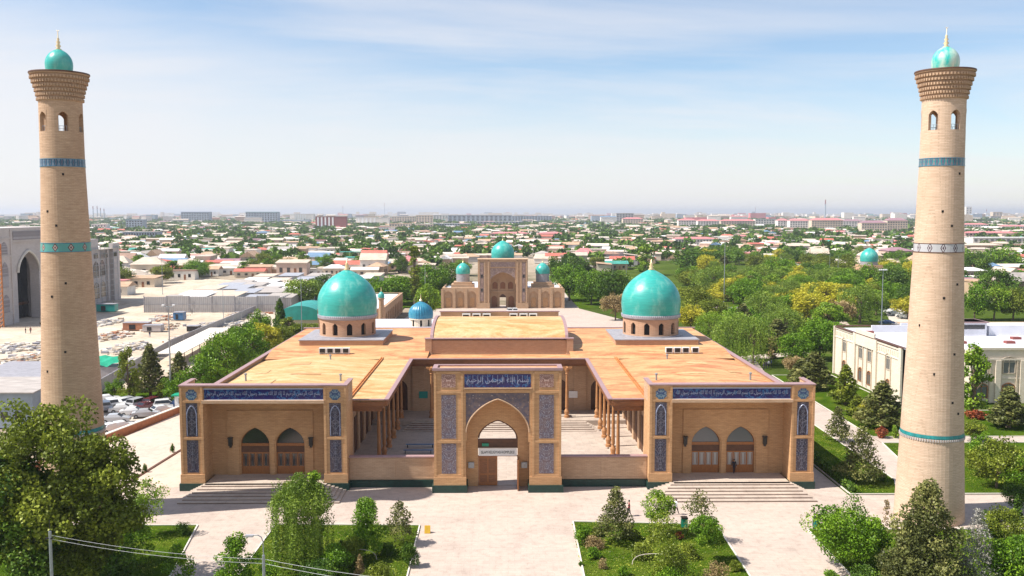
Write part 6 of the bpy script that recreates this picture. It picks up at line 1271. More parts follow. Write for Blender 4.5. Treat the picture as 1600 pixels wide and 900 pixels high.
# ================================================================== CARS
def make_car(kind, paint, label):
    t = thing('parked_car', (0, 0, 0), label, 'car', 'parked cars'); L2, W2 = (2.2, .86) if kind == 'sedan' else (2.3, .92); hh = 1.42 if kind == 'sedan' else 1.75
    if kind == 'sedan': prof = [(-2.2, .35), (-2.22, .75), (-2.1, .92), (-1.55, .98), (-1.0, 1.38), (.35, 1.42), (1.05, .98), (1.9, .88), (2.2, .72), (2.2, .35)]
    else: prof = [(-2.25, .4), (-2.3, .95), (-2.2, 1.15), (-1.95, 1.68), (.2, 1.75), (1.0, 1.15), (1.95, 1.02), (2.25, .85), (2.25, .4)]
    rings = []
    for yk, sc_y, dz in ((-W2, .0, 0), (-W2*.97, .04, 0), (0, .06, .02), (W2*.97, .04, 0), (W2, 0, 0)):
        rings.append([(x*(1-.01*abs(yk)), yk*(1 if z < 1.0 else .80), z+dz if z > .4 else z) for x, z in prof])
    n = len(prof); mb = MB(); v = [p for r in rings for p in r]; f = [(j*n+i, (j+1)*n+i, (j+1)*n+(i+1) % n, j*n+(i+1) % n) for j in range(4) for i in range(n)]; f += [tuple(range(n)), tuple(range(5*n-1, 4*n-1, -1))]; mb.add(v, f); b = mb.build('body', paint, t)
    W3 = W2*.80+.015; gl = MB()
    if kind == 'sedan':
        for s in (-1, 1): gl.add([(-1.35, s*(W2*.965), 1.0), (.78, s*(W2*.965), 1.0), (.25, s*W3, 1.34), (-.92, s*W3, 1.32)], [(0, 1, 2, 3)])
        gl.add([(.42, -W2*.72, 1.40), (.42, W2*.72, 1.40), (1.02, W2*.80, 1.03), (1.02, -W2*.80, 1.03)], [(0, 1, 2, 3)]).add([(-1.06, -W2*.72, 1.36), (-1.06, W2*.72, 1.36), (-1.52, W2*.8, 1.03), (-1.52, -W2*.8, 1.03)], [(0, 1, 2, 3)])
    else:
        for s in (-1, 1): gl.add([(-2.05, s*(W2*.965), 1.18), (.8, s*(W2*.965), 1.18), (.15, s*W3, 1.66), (-1.85, s*W3, 1.62)], [(0, 1, 2, 3)])
        gl.add([(.27, -W2*.72, 1.73), (.27, W2*.72, 1.73), (.98, W2*.8, 1.2), (.98, -W2*.8, 1.2)], [(0, 1, 2, 3)]).add([(-2.02, -W2*.7, 1.64), (-2.02, W2*.7, 1.64), (-2.22, W2*.8, 1.2), (-2.22, -W2*.8, 1.2)], [(0, 1, 2, 3)])
    g = gl.build('window', 'glass_dark', b); 
    for v_ in g.data.vertices: v_.co.z += .012
    for x in (-1.4, 1.4):
        for s in (-1, 1):
            wh = MB().tube((x, s*(W2-.18), .33), (x, s*(W2+.02), .33), .33, n=16).build('wheel', 'rubber', t); MB().tube((x, s*(W2+.0), .33), (x, s*(W2+.035), .33), .19, n=12).build('rim', 'grey_metal', wh)
    for s in (-1, 1): MB().box(2.14, 2.23, s*.75-.15, s*.75+.15, .66, .8).build('headlight', 'glass_pale', t); MB().box(-2.24, -2.16, s*.75-.12, s*.75+.12, .7, .88).build('taillight', 'cloth_red', t)
    remember(t); return t
CARP = {}
def put_car(px, py, rz, kind, paint, label):
    X_, Y_ = G(px, py); key = (kind, paint)
    if key not in CARP: CARP[key] = make_car(kind, paint, label); c = CARP[key]; c.location = (X_, Y_, 0); c.rotation_euler = (0, 0, rz); return c
    return place_copy(CARP[key], (X_, Y_, 0), rz, 1, label)
for px, py, a, kd, pn, lb in ((209, 649, 12, 'sedan', 'car_white', 'white sedan side on in the middle of the car park'), (181, 660, 10, 'sedan', 'car_silver', 'silver sedan nearest the left minaret, second row'), (173, 675, 60, 'sedan', 'car_white', 'white car nose on behind the left minaret, nearest row'), (218, 636, 65, 'suv', 'car_silver', 'silver estate car left of the maroon car at the back row'), (242, 635, 70, 'suv', 'car_maroon', 'dark maroon sport utility car in the back row'), (188, 634, 150, 'sedan', 'car_white', 'white sedan at the back left of the car park'), (172, 637, 130, 'suv', 'car_white', 'white sport utility car in the back left row'), (163, 641, 120, 'suv', 'car_silver', 'silver car half hidden by the left minaret'), (252, 646, 45, 'sedan', 'car_white', 'white sedan nose towards the green kiosk'), (262, 639, 20, 'suv', 'car_white', 'white car behind the green kiosk'), (280, 638, 15, 'sedan', 'car_blue', 'dark blue car right of the green kiosk'), (168, 629, 30, 'sedan', 'car_white', 'white car at the far back beside the left minaret'), (230, 640, 60, 'sedan', 'car_maroon', 'small red car between the silver and the maroon cars'), (192, 644, 20, 'sedan', 'car_white', 'white car between the silver sedan and the back row'), (198, 632, 150, 'sedan', 'car_silver', 'silver car at the back row left of the silver estate'), (228, 652, 15, 'sedan', 'car_silver', 'silver car right of the middle white sedan'), (190, 672, 40, 'sedan', 'car_white', 'white car next to the brick boundary wall')):
    put_car(px, py, math.radians(a), kd, pn, lb)
O5 = ['first', 'second', 'third', 'fourth', 'fifth']
for k in range(5): put_car(1391+k*6.5, 489+k*2.2, math.radians(150), 'sedan', 'car_white', f'{O5[k]} white car from the left in the row above the institute roof')
put_car(1385, 507, math.radians(170), 'sedan', 'car_blue', 'dark blue car at the foot of the floodlight mast above the institute')
for k, px in enumerate((796, 804)):
    X_, Y_ = G(px, 489); c = put_car(px, 489, math.radians(95), 'suv', 'car_white', ('left' if k == 0 else 'right')+' of the two white vans in front of the far madrasah')
# ================================================================== PEOPLE
def person(loc, face, top, legs, label, stride=.25, lean=0.0, seed=0):
    """one skinned body standing about 1.72 m high, facing local +x"""
    J = [(0, 0, .95), (0, 0, 1.15), (.01+lean*.5, 0, 1.38), (.02+lean, 0, 1.5), (.03+lean, 0, 1.62), (.04+lean, 0, 1.72)]
    Rr = [.13, .12, .15, .06, .095, .08]; E = [(0, 1), (1, 2), (2, 3), (3, 4), (4, 5)]
    def chain(st, pts, rs):
        b = len(J); J.extend(pts); Rr.extend(rs); E.append((st, b)); E.extend((b+i, b+i+1) for i in range(len(pts)-1))
    for s, f in ((-1, 1), (1, -1)):
        chain(0, [(0, s*.10, .90), (stride*.45*f+.04, s*.10, .50), (stride*f, s*.10, .09), (stride*f+.14, s*.10, .04)], [.10, .07, .045, .035])
        chain(2, [(0, s*.20, 1.40), (-.10*f, s*.25, 1.12), (.05-.14*f, s*.25, .88), (.07-.17*f, s*.25, .78)], [.06, .045, .035, .03])
    me = bpy.data.meshes.new('person'); me.from_pydata(J, E, []); o = bpy.data.objects.new('person', me); COL.objects.link(o)
    sk = o.modifiers.new('skin', 'SKIN'); sl = me.skin_vertices
    if not sl:
        bpy.context.view_layer.objects.active = o; bm_ = None
    for v_, r_ in zip(me.skin_vertices[0].data, Rr): v_.radius = (r_, r_)
    me.skin_vertices[0].data[0].use_root = True
    sb = o.modifiers.new('sub', 'SUBSURF'); sb.levels = 1; sb.render_levels = 1
    dg = bpy.context.evaluated_depsgraph_get(); m2 = bpy.data.meshes.new_from_object(o.evaluated_get(dg)); bpy.data.objects.remove(o)
    for m in ('skin', top, legs, 'black_metal'): m2.materials.append(MT[m])
    for p in m2.polygons:
        z = p.center.z; y = abs(p.center.y); p.material_index = (3 if z < .12 else 2 if (z < .97 and y < .2) else 0 if (z > 1.5 or (y > .2 and z < .9)) else 1); p.use_smooth = True
    ob = bpy.data.objects.new('person', m2); COL.objects.link(ob); ob.location = loc; ob.rotation_euler = (0, 0, face)
    hb = MB().lathe([(.01, 1.79), (.075, 1.77), (.102, 1.70), (.10, 1.62)], .01+lean, 0, 12); hb.build('hair', 'black_metal', None, smooth=True); h = COL.objects[-1]; h.parent = ob
    return tag(ob, label, 'person')
ppl = [(983, 806, 3.1, 'cloth_red', 'cloth_dark', 'person in dark red top walking left of the round lime tree', .22), (1056, 804, 0.6, 'cloth_white', 'cloth_dark', 'person in white shirt striding right of the round lime tree', .32),
       (1197, 577, 1.0, 'cloth_dark', 'cloth_dark', 'person in black at the left of the group on the park walkway', .05), (1201, 575, 2.0, 'cloth_white', 'cloth_dark', 'person in white top in the group on the park walkway', .05), (1205, 574, 3.0, 'cloth_blue', 'cloth_dark', 'person in blue at the right of the group on the park walkway', .05), (1193, 579, .2, 'cloth_dark', 'cloth_dark', 'person in dark clothes nearest the willows on the park walkway', .1),
       (234, 527, 1.6, 'cloth_dark', 'cloth_blue', 'worker in dark clothes walking across the building yard', .2), (300, 491, .3, 'cloth_dark', 'cloth_dark', 'worker standing before the corrugated hoarding', .1), (178, 479, 2.2, 'cloth_dark', 'cloth_blue', 'worker in dark clothes in the shade of the unfinished building', .15),
       (40, 521, .4, 'cloth_dark', 'cloth_dark', 'left worker of the pair near the great unfinished portal', .1), (48, 521, 2.4, 'cloth_red', 'cloth_dark', 'right worker of the pair near the great unfinished portal', .1)]
for px, py, fa, tp, lg, lb, sd_ in ppl:
    X_, Y_ = G(px, py); person((X_, Y_, 0.0), fa, tp, lg, lb, sd_)
# visitor behind the glass door of the right wing
person((XC+29.1, YF+3.45, .9), -1.6, 'cloth_dark', 'cloth_dark', 'person in black standing at the left door of the right wing', .2)
# courtyard benches in the shade
for k in range(3):
    t = thing('courtyard_bench', (-11.5, 122+k*3.2, .06), ('nearest', 'middle', 'farthest')[k]+' long blue grey bench in the shaded left courtyard', 'bench'); MB().box(-13.5, -9.5, 121.8+k*3.2, 122.2+k*3.2, .5, .56).build('seat', 'blue_paint', t); MB().box(-13.3, -13.2, 121.8+k*3.2, 122.2+k*3.2, .06, .5).build('leg', 'black_metal', t); MB().box(-9.8, -9.7, 121.8+k*3.2, 122.2+k*3.2, .06, .5).build('leg', 'black_metal', t)
# ================================================================== THE CITY
rc = np.random.default_rng(21)
def city_lim(px):
    pts = [(-400, 470), (150, 470), (200, 452), (330, 432), (450, 432), (560, 432), (640, 428), (700, 418), (745, 408), (830, 404), (860, 420), (960, 425), (1060, 400), (1180, 404), (1300, 422), (1420, 430), (1500, 455), (1560, 478), (2100, 482)]
    for (a, ya), (b, yb) in zip(pts, pts[1:]):
        if a <= px <= b: return ya+(yb-ya)*(px-a)/(b-a)
    return 480
# named larger buildings: px0, px1, base y, top y, depth, wall, roof, kind, label
BIG = [
 (493, 541, 358, 338, 24, 'citywall_maroon', 'cityroof_brown', 'maroon slab block with white window columns, left of centre', 'block'),
 (283, 327, 349, 331, 40, 'citywall_bluegrey', 'cityroof_blue', 'bluish tower slab with dark top left of the centre skyline', 'block'),
 (197, 223, 360, 343, 30, 'citywall_bluegrey', 'cityroof_blue', 'dark glass block right of the left minaret', 'block'),
 (192, 246, 376, 362, 24, 'citywall_bluegrey', 'cityroof_grey', 'long grey blue barracks block right of the left minaret', 'block'),
 (384, 434, 350, 331, 40, 'citywall_bluegrey', 'cityroof_green', 'office block with green roof on the left skyline', 'block'),
 (143, 166, 361, 350, 24, 'citywall_white', 'cityroof_white', 'blue walled shed with white roof beside the left minaret', 'shed'),
 (460, 490, 347, 334, 40, 'citywall_white', 'cityroof_white', 'pair of white blocks left of the maroon slab', 'block'),
 (556, 608, 352, 340, 30, 'citywall_white', 'cityroof_white', 'long white office with glass front right of the maroon slab', 'block'),
 (612, 648, 350, 338, 30, 'citywall_cream', 'cityroof_cream', 'cream block beside the long white office', 'block'),
 (650, 676, 352, 336, 30, 'citywall_cream', 'cityroof_cream', 'cream tower block with small dome on the skyline', 'block'),
 (677, 700, 348, 336, 30, 'citywall_white', 'cityroof_white', 'white block left of the blue grey slab row', 'block'),
 (700, 800, 350, 336, 30, 'citywall_bluegrey', 'cityroof_grey', 'very long blue grey slab on the skyline above the madrasah', 'block'),
 (800, 862, 349, 337, 30, 'citywall_bluegrey', 'cityroof_white', 'long pale blue slab right of the very long one', 'block'),
 (608, 642, 360, 349, 30, 'citywall_cream', 'cityroof_tan', 'cream low hall below the skyline offices', 'hall'),
 (648, 676, 360, 350, 30, 'citywall_cream', 'cityroof_cream', 'cream cubic hall below the small dome block', 'hall'),
 (678, 735, 357, 349, 26, 'citywall_bluegrey', 'cityroof_white', 'long low hall with white roof edge', 'hall'),
 (745, 815, 354, 346, 26, 'citywall_bluegrey', 'cityroof_white', 'wide white roofed terminal hall above the madrasah', 'hall'),
 (815, 915, 350, 345, 26, 'citywall_bluegrey', 'cityroof_white', 'very wide flat white canopy hall right of the terminal', 'hall'),
 (768, 826, 375, 363, 20, 'citywall_pinkish', 'cityroof_pink', 'school with bright pink roof, left wing, above the madrasah', 'school'),
 (841, 882, 377, 363, 22, 'citywall_pinkish', 'cityroof_pink', 'school with bright pink roof, right wing, above the madrasah', 'school'),
 (963, 990, 350, 333, 30, 'citywall_grey', 'cityroof_grey', 'grey block with dark top on the right skyline', 'block'),
 (973, 1005, 353, 340, 30, 'citywall_cream', 'cityroof_pink', 'cream apartments before the grey skyline block', 'apartments'),
 (1016, 1044, 343, 335, 60, 'citywall_cream', 'cityroof_cream', 'cream slab high on the skyline right of centre', 'block'),
 (1060, 1088, 357, 342, 24, 'citywall_white', 'cityroof_pink', 'white end block of the pink roofed apartments', 'apartments'),
 (1090, 1124, 358, 343, 24, 'citywall_white', 'cityroof_pink', 'second white apartment block with pink roof', 'apartments'),
 (1126, 1180, 357, 343, 24, 'citywall_cream', 'cityroof_pink', 'long cream apartment block with pink roof in the right middle distance', 'apartments'),
 (1055, 1122, 386, 371, 18, 'citywall_white', 'cityroof_pink', 'white two storey hall with long pink roof right of centre', 'hall'),
 (1180, 1214, 357, 342, 24, 'citywall_white', 'cityroof_green', 'white building with turquoise green roof right of centre', 'block'),
 (1215, 1232, 359, 342, 24, 'citywall_white', 'cityroof_pink', 'narrow white apartment tower by the pink roofs', 'apartments'),
 (1234, 1266, 361, 342, 24, 'citywall_white', 'cityroof_pink', 'white apartment block with pink roof, right middle distance', 'apartments'),
 (1268, 1317, 362, 341, 24, 'citywall_cream', 'cityroof_pink', 'large cream apartment block left of the right minaret', 'apartments'),
 (1317, 1348, 358, 343, 24, 'citywall_white', 'cityroof_mauve', 'white apartment block in the row left of the right minaret', 'apartments'),
 (1346, 1386, 367, 345, 22, 'citywall_cream', 'cityroof_mauve', 'wide cream apartment block nearer the right minaret', 'apartments'),
 (1386, 1418, 366, 341, 22, 'citywall_cream', 'cityroof_mauve', 'tall cream block touching the right minaret shaft', 'apartments'),
 (1388, 1426, 416, 388, 16, 'citywall_pinkish', 'cityroof_mauve', 'columned hall with mauve roof just left of the right minaret', 'hall'),
 (1509, 1518, 343, 323, 24, 'citywall_white', 'cityroof_white', 'slim white tower right of the right minaret', 'tower'),
 (1551, 1566, 345, 331, 30, 'citywall_cream', 'cityroof_cream', 'cream block on the skyline at the far right', 'block'),
 (1506, 1545, 361, 349, 24, 'citywall_white', 'cityroof_pink', 'white apartments with pink roof right of the right minaret', 'apartments'),
 (1566, 1610, 363, 352, 24, 'citywall_white', 'cityroof_pink', 'white apartments with pink roof at the right frame edge', 'apartments'),
 (1508, 1590, 374, 362, 22, 'citywall_pinkish', 'cityroof_pink', 'long building with red pink roof right of the right minaret', 'hall'),
 (1520, 1640, 388, 371, 20, 'citywall_white', 'cityroof_white', 'long white building with small windows at the right edge', 'hall'),
 (1510, 1566, 397, 381, 14, 'citywall_tan', 'cityroof_slate', 'brown walled house below the long white building', 'house'),
 (1507, 1542, 443, 420, 12, 'citywall_pinkish', 'cityroof_white', 'pinkish columned building right of the minaret above the trees', 'house'),
 (1254, 1302, 424, 410, 12, 'citywall_grey', 'cityroof_red', 'grey house with red roof at the far edge of the park', 'house'),
 (465, 500, 388, 379, 14, 'citywall_tan', 'cityroof_blue', 'house with dark blue roof left of centre', 'house'),
 (400, 418, 372, 362, 20, 'citywall_bluegrey', 'cityroof_blue', 'blue roofed building at left of centre distance', 'house'),
 (632, 650, 364, 357, 20, 'citywall_white', 'cityroof_blue', 'small building with bright blue roof above the poplar', 'house'),
 (974, 994, 388, 375, 12, 'citywall_pinkish', 'cityroof_pink', 'house with pyramid pink roof right of centre', 'house'),
 (1020, 1055, 396, 386, 12, 'citywall_tan', 'cityroof_red', 'long house with orange red roof right of centre', 'house'),
]
def windows_grid(X0, X1, Y0, Z, parent, nx, nz, m='glass_grey', z0=.12, z1=.95):
    for i in range(nx):
        for j in range(nz):
            a = X0+(X1-X0)*(i+.22)/nx; b = X0+(X1-X0)*(i+.78)/nx; c = Z*(z0+(z1-z0)*(j+.25)/nz); d = Z*(z0+(z1-z0)*(j+.8)/nz)
            MB().add([(a, Y0-.12, c), (b, Y0-.12, c), (b, Y0-.12, d), (a, Y0-.12, d)], [(0, 1, 2, 3)]).build('window', m, parent)
blocked = []
for (a, b, yb, yt, dp, wm, rm, lb, ct) in BIG:
    X0, Y0 = G(a, yb); X1, _ = G(b, yb); Z = AY((a+b)/2, yt, Y0)[1]; t = thing(ct if ct in ('school', 'tower', 'house') else 'apartment_building' if ct == 'apartments' else 'city_building', ((X0+X1)/2, Y0, 0), lb, ct if ct != 'apartments' else 'apartments')
    dp_ = dp if ct == 'house' or Y0 < 900 else dp*.7
    pitched = 'pink' in rm or 'red' in rm or ct in ('house', 'school') or 'mauve' in rm; Zw = Z*.86 if pitched else Z*.97
    MB().box(X0, X1, Y0, Y0+dp_, 0, Zw).build('wall', wm, t)
    if pitched and 'pyramid' in lb: MB().add([(X0-.5, Y0-.5, Zw), (X1+.5, Y0-.5, Zw), (X1+.5, Y0+dp_+.5, Zw), (X0-.5, Y0+dp_+.5, Zw), ((X0+X1)/2, Y0+dp_/2, Z+1)], [(0, 1, 4), (1, 2, 4), (2, 3, 4), (3, 0, 4)]).build('roof', rm, t)
    elif pitched:
        i_ = min(dp_/2, (X1-X0)/3); MB().add([(X0-.5, Y0-.6, Zw), (X1+.5, Y0-.6, Zw), (X1+.5, Y0+dp_+.6, Zw), (X0-.5, Y0+dp_+.6, Zw), (X0+i_, Y0+dp_/2, Z+.4), (X1-i_, Y0+dp_/2, Z+.4)], [(0, 1, 5, 4), (1, 2, 5), (2, 3, 4, 5), (3, 0, 4)]).build('roof', rm, t)
    else: MB().box(X0-.4, X1+.4, Y0-.4, Y0+dp_+.4, Zw, Z).build('roof', rm, t)
    W_px = b-a; nz = max(1, min(5, int(Z/4.5))); nx = int(max(2, min(14, W_px/4, 80//nz)))
    if 'maroon slab' in lb:
        for k in range(5): MB().box(X0+(X1-X0)*(.06+k*.12), X0+(X1-X0)*(.11+k*.12), Y0-.4, Y0, Z*.05, Z*.93).build('window_column', 'white_paint', t)
    else: windows_grid(X0, X1, Y0, Zw, t, nx, nz, 'glass_grey' if 'white' in wm or 'cream' in wm else 'glass_dark')
    blocked.append((X0-6, X1+6, Y0-6, Y0+dp_+8))
# chimneys and masts on the skyline
for px, yb, yt, w_, lb in ((146, 345, 322, 1.3, 'first slim chimney of four beside the left minaret'), (152.5, 345, 322, 1.3, 'second slim chimney of four beside the left minaret'), (157.5, 345, 325, 1.3, 'third slim chimney of four beside the left minaret'), (163, 345, 326, 1.3, 'fourth slim chimney of four beside the left minaret'), (536, 342, 321, .6, 'red and white radio mast above the maroon slab'), (601, 342, 317, .5, 'thin radio mast on the centre skyline'), (1289, 346, 312, 1.8, 'dark tall chimney on the skyline left of the right minaret'), (1180, 342, 324, .6, 'thin mast above the pink roofed apartments'), (1541, 343, 327, .8, 'small mast right of the slim white tower')):
    X_, Y_ = G(px, yb); Z = AY(px, yt, Y_)[1]; r = w_*Y_/FPX/2; t = thing('chimney' if w_ > 1 else 'radio_mast', (X_, Y_, 0), lb, 'chimney' if w_ > 1 else 'mast'); MB().lathe([(r*1.3, 0), (r, Z*.8)], X_, Y_, 8).build('shaft', 'citywall_bluegrey', t); MB().lathe([(r, Z*.8), (r*.9, Z), (.01, Z)], X_, Y_, 8).build('tip', 'citywall_maroon', t)
def visible(X, Y, mar=40):
    px, py = PX(X, Y, 3); return -mar < px < 1600+mar
# houses of the old quarter
RC = ['slate', 'cream', 'tan', 'red', 'pink', 'blue', 'green', 'brown', 'white', 'grey', 'mauve']; RP = np.array([.27, .22, .11, .065, .035, .025, .02, .06, .10, .08, .01]); RP /= RP.sum()
WC = ['cream', 'white', 'tan', 'grey', 'pinkish']; 
cells = []
def occupied(X, Y): return any(a < X < b and c < Y < d for a, b, c, d in blocked)
Y = 330.0
step_of = lambda Y: 13.2 if Y < 800 else 16.0 if Y < 1500 else 30.0 if Y < 2600 else 55.0
while Y < 5200:
    st = step_of(Y); X = -(.62*Y+60)
    while X < .62*Y+60:
        jx = X+rc.uniform(-.25, .25)*st; jy = Y+rc.uniform(-.3, .3)*st; X += st
        if not visible(jx, jy): continue
        px, py = PX(jx, jy, 0)
        if py > city_lim(px) or occupied(jx, jy): continue
        big = math.sin(jx*.011+1.3)*math.cos(jy*.008)+.5*math.sin(jx*.031+jy*.022)
        q = rc.random(); green = .26+.12*(big > .35)
        cells.append((jy, jx, 't' if q < green else 'h' if q < .95 else 'n', st))
    Y += st*(.8 if Y < 1500 else 1.0)
def house_geo(w_, d_, h_, form):
    wl, rf = MB(), MB(); wl.box(-w_/2, w_/2, -d_/2, d_/2, 0, h_); e = .45; r = min(2.2, d_*.2)
    if form == 0: rf.add([(-w_/2-e, -d_/2-e, h_), (w_/2+e, -d_/2-e, h_), (w_/2+e, d_/2+e, h_), (-w_/2-e, d_/2+e, h_), (-w_/2-e, 0, h_+r), (w_/2+e, 0, h_+r)], [(0, 1, 5, 4), (2, 3, 4, 5), (1, 2, 5), (3, 0, 4)])
    elif form == 1: i = min(w_, d_)*.45; rf.add([(-w_/2-e, -d_/2-e, h_), (w_/2+e, -d_/2-e, h_), (w_/2+e, d_/2+e, h_), (-w_/2-e, d_/2+e, h_), (-w_/2+i, 0, h_+r), (w_/2-i, 0, h_+r)], [(0, 1, 5, 4), (2, 3, 4, 5), (1, 2, 5), (3, 0, 4)])
    elif form == 2: rf.prism_yz([(-d_/2-e, h_+.02), (d_/2+e, h_+.7), (d_/2+e, h_+.9), (-d_/2-e, h_+.22)], -w_/2-e, w_/2+e)
    else: rf.box(-w_/2-.2, w_/2+.2, -d_/2-.2, d_/2+.2, h_+.01, h_+.35)
    return wl, rf
HP = {}
FORM = ['gabled', 'hipped', 'lean-to', 'flat']
def house_proto(form, rcol, wcol):
    key = (form, rcol, wcol)
    if key not in HP:
        t = thing('house', (0, 0, 0), 'x', 'house', 'low houses of the old quarter'); wl, rf = house_geo(12, 8, 3.4, form); wl.build('wall', 'citywall_'+wcol, t); rf.build('roof', 'cityroof_'+rcol, t)
        for a in (-4.2, -1.2, 3.6): MB().box(a-.6, a+.6, -4.06, -4.01, 1.0, 2.3).build('window', 'glass_dark', t)
        MB().box(1.0, 1.9, -4.06, -4.01, 0, 2.1).build('door', 'wood_brown', t); remember(t); HP[key] = [t, False]
    return HP[key]
def pxzone(X, Y):
    px, py = PX(X, Y, 0); row = 'nearest' if py > 438 else 'near' if py > 428 else 'third' if py > 418 else 'fourth' if py > 408 else 'fifth' if py > 398 else 'sixth' if py > 388 else 'farther'
    for lim, t in ((230, 'right of the left minaret'), (340, 'behind the building yard'), (440, 'beyond the sheds'), (520, 'left of the left big dome'), (590, 'above the left big dome'), (680, 'around the poplar'), (745, 'left of the madrasah'), (830, 'behind the madrasah'), (900, 'right of the madrasah'), (985, 'left of the right big dome'), (1060, 'above the right big dome'), (1130, 'left of the park mast'), (1220, 'beyond the park'), (1340, 'beyond the park shrine'), (1440, 'left of the right minaret'), (1530, 'right of the right minaret'), (9999, 'at the right edge')):
        if px < lim: return row, t
cells.sort(); nh = ntree = 0
SV = {c: [[], [], []] for c in RC}; SW = {c: [[], []] for c in WC}; tree_far = []
def push(store, mb):
    b = len(store[0]); store[0].extend(mb.v); store[1].extend(tuple(i+b for i in f) for f in mb.f)
inview = lambda X, Y: -5 < PX(X, Y, 2)[0] < 1605
for (Y_, X_, k, st) in cells:
    if k == 'n': continue
    blk = 0.35*math.sin(X_*.004+.8)*math.cos(Y_*.003); rz = blk+(math.pi/2 if rc.random() < .3 else 0)+rc.normal()*.05
    if k == 't':
        tree_far.append((X_, Y_, st)); continue
    rcol = RC[rc.choice(len(RC), p=RP)]; wcol = WC[rc.choice(5, p=[.3, .25, .2, .1, .15])]; form = int(rc.choice(4, p=[.32, .14, .34, .20]))
    w_ = rc.uniform(9, 17) if st < 20 else rc.uniform(14, 30) if st < 40 else rc.uniform(25, 55); d_ = rc.uniform(6.5, 10) if st < 20 else rc.uniform(9, 16); h_ = rc.uniform(2.8, 4.6) if rc.random() < .85 else rc.uniform(5.5, 7.5)
    if st >= 50: h_ = rc.uniform(4, 9) if rc.random() < .93 else rc.uniform(10, 24)
    if nh < 262 and Y_ < 900 and inview(X_, Y_):
        if rcol in ('green', 'mauve') and rc.random() < .5: rcol = 'slate'
        p = house_proto(form, rcol, wcol); row, zn = pxzone(X_, Y_); lb = f'{wcol} house with {FORM[form]} {rcol} roof, {row} row {zn}'
        sc3 = (w_/12, d_/8, h_/3.4)
        if not p[1]: p[1] = True; o = p[0]; o.location = (X_, Y_, 0); o.rotation_euler = (0, 0, rz); o.scale = sc3; o['label'] = lb
        else: place_copy(p[0], (X_, Y_, 0), rz, sc3, lb, 'low houses of the old quarter')
        nh += 1
    else:
        wl, rf = house_geo(w_, d_, h_, form); wl.xf(rz, (X_, Y_, 0)); rf.xf(rz, (X_, Y_, 0)); push(SW[wcol], wl); push(SV[rcol], rf)
# everything farther merges into one mass of houses
vs_, fs_, ms_ = [], [], []; mats = []
for dct, pre in ((SW, 'citywall_'), (SV, 'cityroof_')):
    for c, stt in dct.items():
        if not stt[0]: continue
        b = len(vs_); vs_.extend(stt[0]); fs_.extend(tuple(i+b for i in f) for f in stt[1]); ms_.extend([len(mats)]*len(stt[1])); mats.append(pre+c)
mb = MB(); mb.v, mb.f, mb.m = vs_, fs_, ms_; tag(mb.build('distant_houses', mats), 'mass of pale low houses stretching to the horizon behind the old quarter', 'houses', None, 'stuff')
# city trees: the nearest as individuals, the rest as one wood-like mass
tree_far.sort(key=lambda q: q[1]); ck = [('cloud', 'green'), ('round', 'green'), ('cloud', 'dark'), ('round', 'olive'), ('tall', 'green'), ('cloud', 'olive')]
Q, TN = [], []; nt_ = 0; Qv = []
for X_, Y_, st in tree_far:
    w_ = rc.uniform(7, 13); h_ = rc.uniform(6, 11)
    if nt_ < 70 and Y_ < 900 and inview(X_, Y_):
        kd, lf = ck[rc.integers(0, 6)]; row, zn = pxzone(X_, Y_); put_tree(kd, lf, X_, Y_, w_, h_, f'{CW[lf]} {KW[kd]} tree, {row} houses {zn}', 'trees among the houses', k=nt_ % 2); nt_ += 1
    else:
        m = 2 if st >= 50 else 1; nl = 90 if Y_ < 900 else 60 if Y_ < 1500 else 40 if Y_ < 2600 else 34
        for _ in range(1 if st < 20 else 3 if st < 40 else 5):
            ox, oy = rc.normal(size=2)*st*.35 if st > 20 else (0, 0); ww = w_*m*(1 if st < 20 else 1.3); d = rc.normal(size=(nl, 3)); d /= np.linalg.norm(d, axis=1)[:, None]; d *= rc.uniform(.55, 1.05, (nl, 1))
            C_ = d*np.array([ww*.5, ww*.5, h_*.42])+np.array([X_+ox, Y_+oy, h_*.52]); Qv.append(leaves(C_, ww*(.26 if Y_ < 900 else .34), rc, .6)); TN.append(np.clip(rc.uniform(0, .7)+rc.uniform(0, .3, nl), 0, 1))
tag(mesh_quads('distant_woods', np.concatenate(Qv), np.concatenate(TN), ['leaf_dark', 'leaf_green']), 'mass of green trees scattered between the distant houses up to the horizon', 'woods', None, 'stuff')
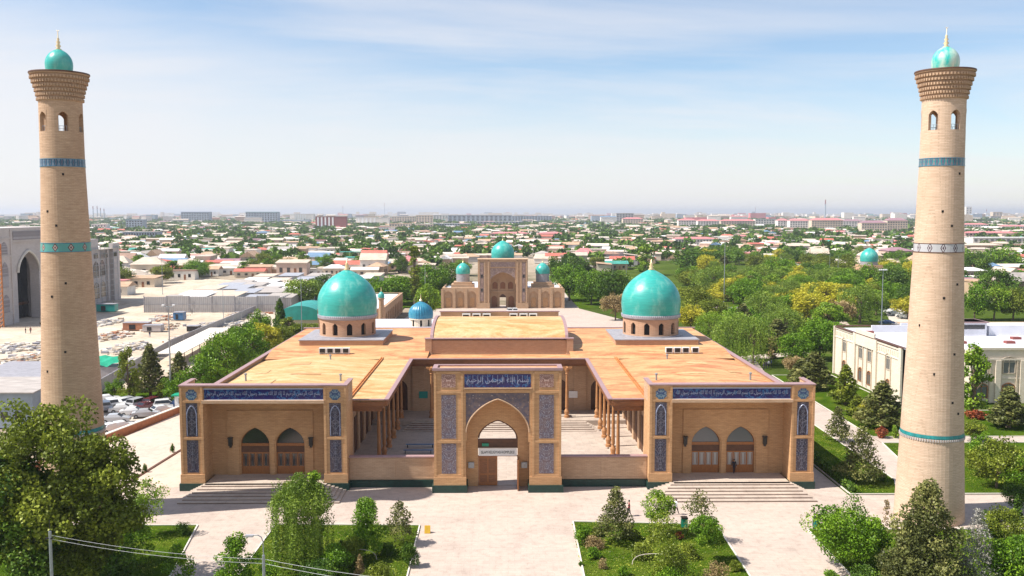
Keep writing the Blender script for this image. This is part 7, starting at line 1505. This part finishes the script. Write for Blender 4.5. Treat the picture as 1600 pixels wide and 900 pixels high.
# belt of trees on the horizon
Hn = 9000; Xh = rc.uniform(-9000, 9000, Hn); Yh = rc.uniform(5200, 11000, Hn); C_ = np.stack([Xh, Yh, rc.uniform(2, 13, Hn)], 1)
tag(mesh_quads('horizon_woods', leaves(C_, 70, rc, 1.5)*np.array([1, 1, 1])*1.0, rc.uniform(0, 1, Hn), ['leaf_dark']), 'dark green tree belt along the hazy horizon', 'woods', None, 'stuff') if False else None
hb = MB()
for k in range(1500):
    x = rc.uniform(-6000, 6000); y = rc.uniform(2600, 9500); w_ = rc.uniform(15, 90); h_ = rc.uniform(5, 13) if rc.random() < .8 else rc.uniform(16, 38)
    if x > .12*y and rc.random() < .5: h_ = rc.uniform(14, 30); w_ = rc.uniform(18, 60)
    if abs(x) < .65*y: hb.box(x, x+w_, y, y+30, 0, h_, int(rc.choice(4, p=[.2, .4, .3, .1])))
tag(hb.build('skyline_blocks', ['citywall_bluegrey', 'citywall_white', 'citywall_cream', 'cityroof_pink']), 'faint low blocks along the hazy horizon', 'skyline', None, 'stuff')
# ================================================================== HAZE
m, N_, L_, b_ = newmat('haze_air'); N_.remove(b_); pv = N_.new('ShaderNodeVolumePrincipled'); pv.inputs['Color'].default_value = (0.88, 0.92, 1.0, 1); pv.inputs['Density'].default_value = 0.000105; pv.inputs['Anisotropy'].default_value = 0.25; L_.new(pv.outputs[0], N_['Material Output'].inputs['Volume'])
tag(MB().box(-26500, 26500, -3500, 26500, -1.4, 90).build('haze', 'haze_air'), kind='stuff')

# where nothing but place tells repeats apart, say which from the left
from collections import defaultdict
by = defaultdict(list)
for o in COL.objects:
    if o.parent is None and o.get('label') and o.get('group'): by[o['label']].append(o)
ORD = ['leftmost', 'second', 'third', 'fourth', 'fifth', 'sixth', 'seventh', 'eighth', 'ninth', 'tenth']
for lb, os_ in by.items():
    if len(os_) > 1:
        os_.sort(key=lambda o: PX(*o.location)[0])
        for k, o in enumerate(os_):
            if k < 10: o['label'] = (ORD[k] if k == 0 else ORD[k]+' from left')+' '+lb
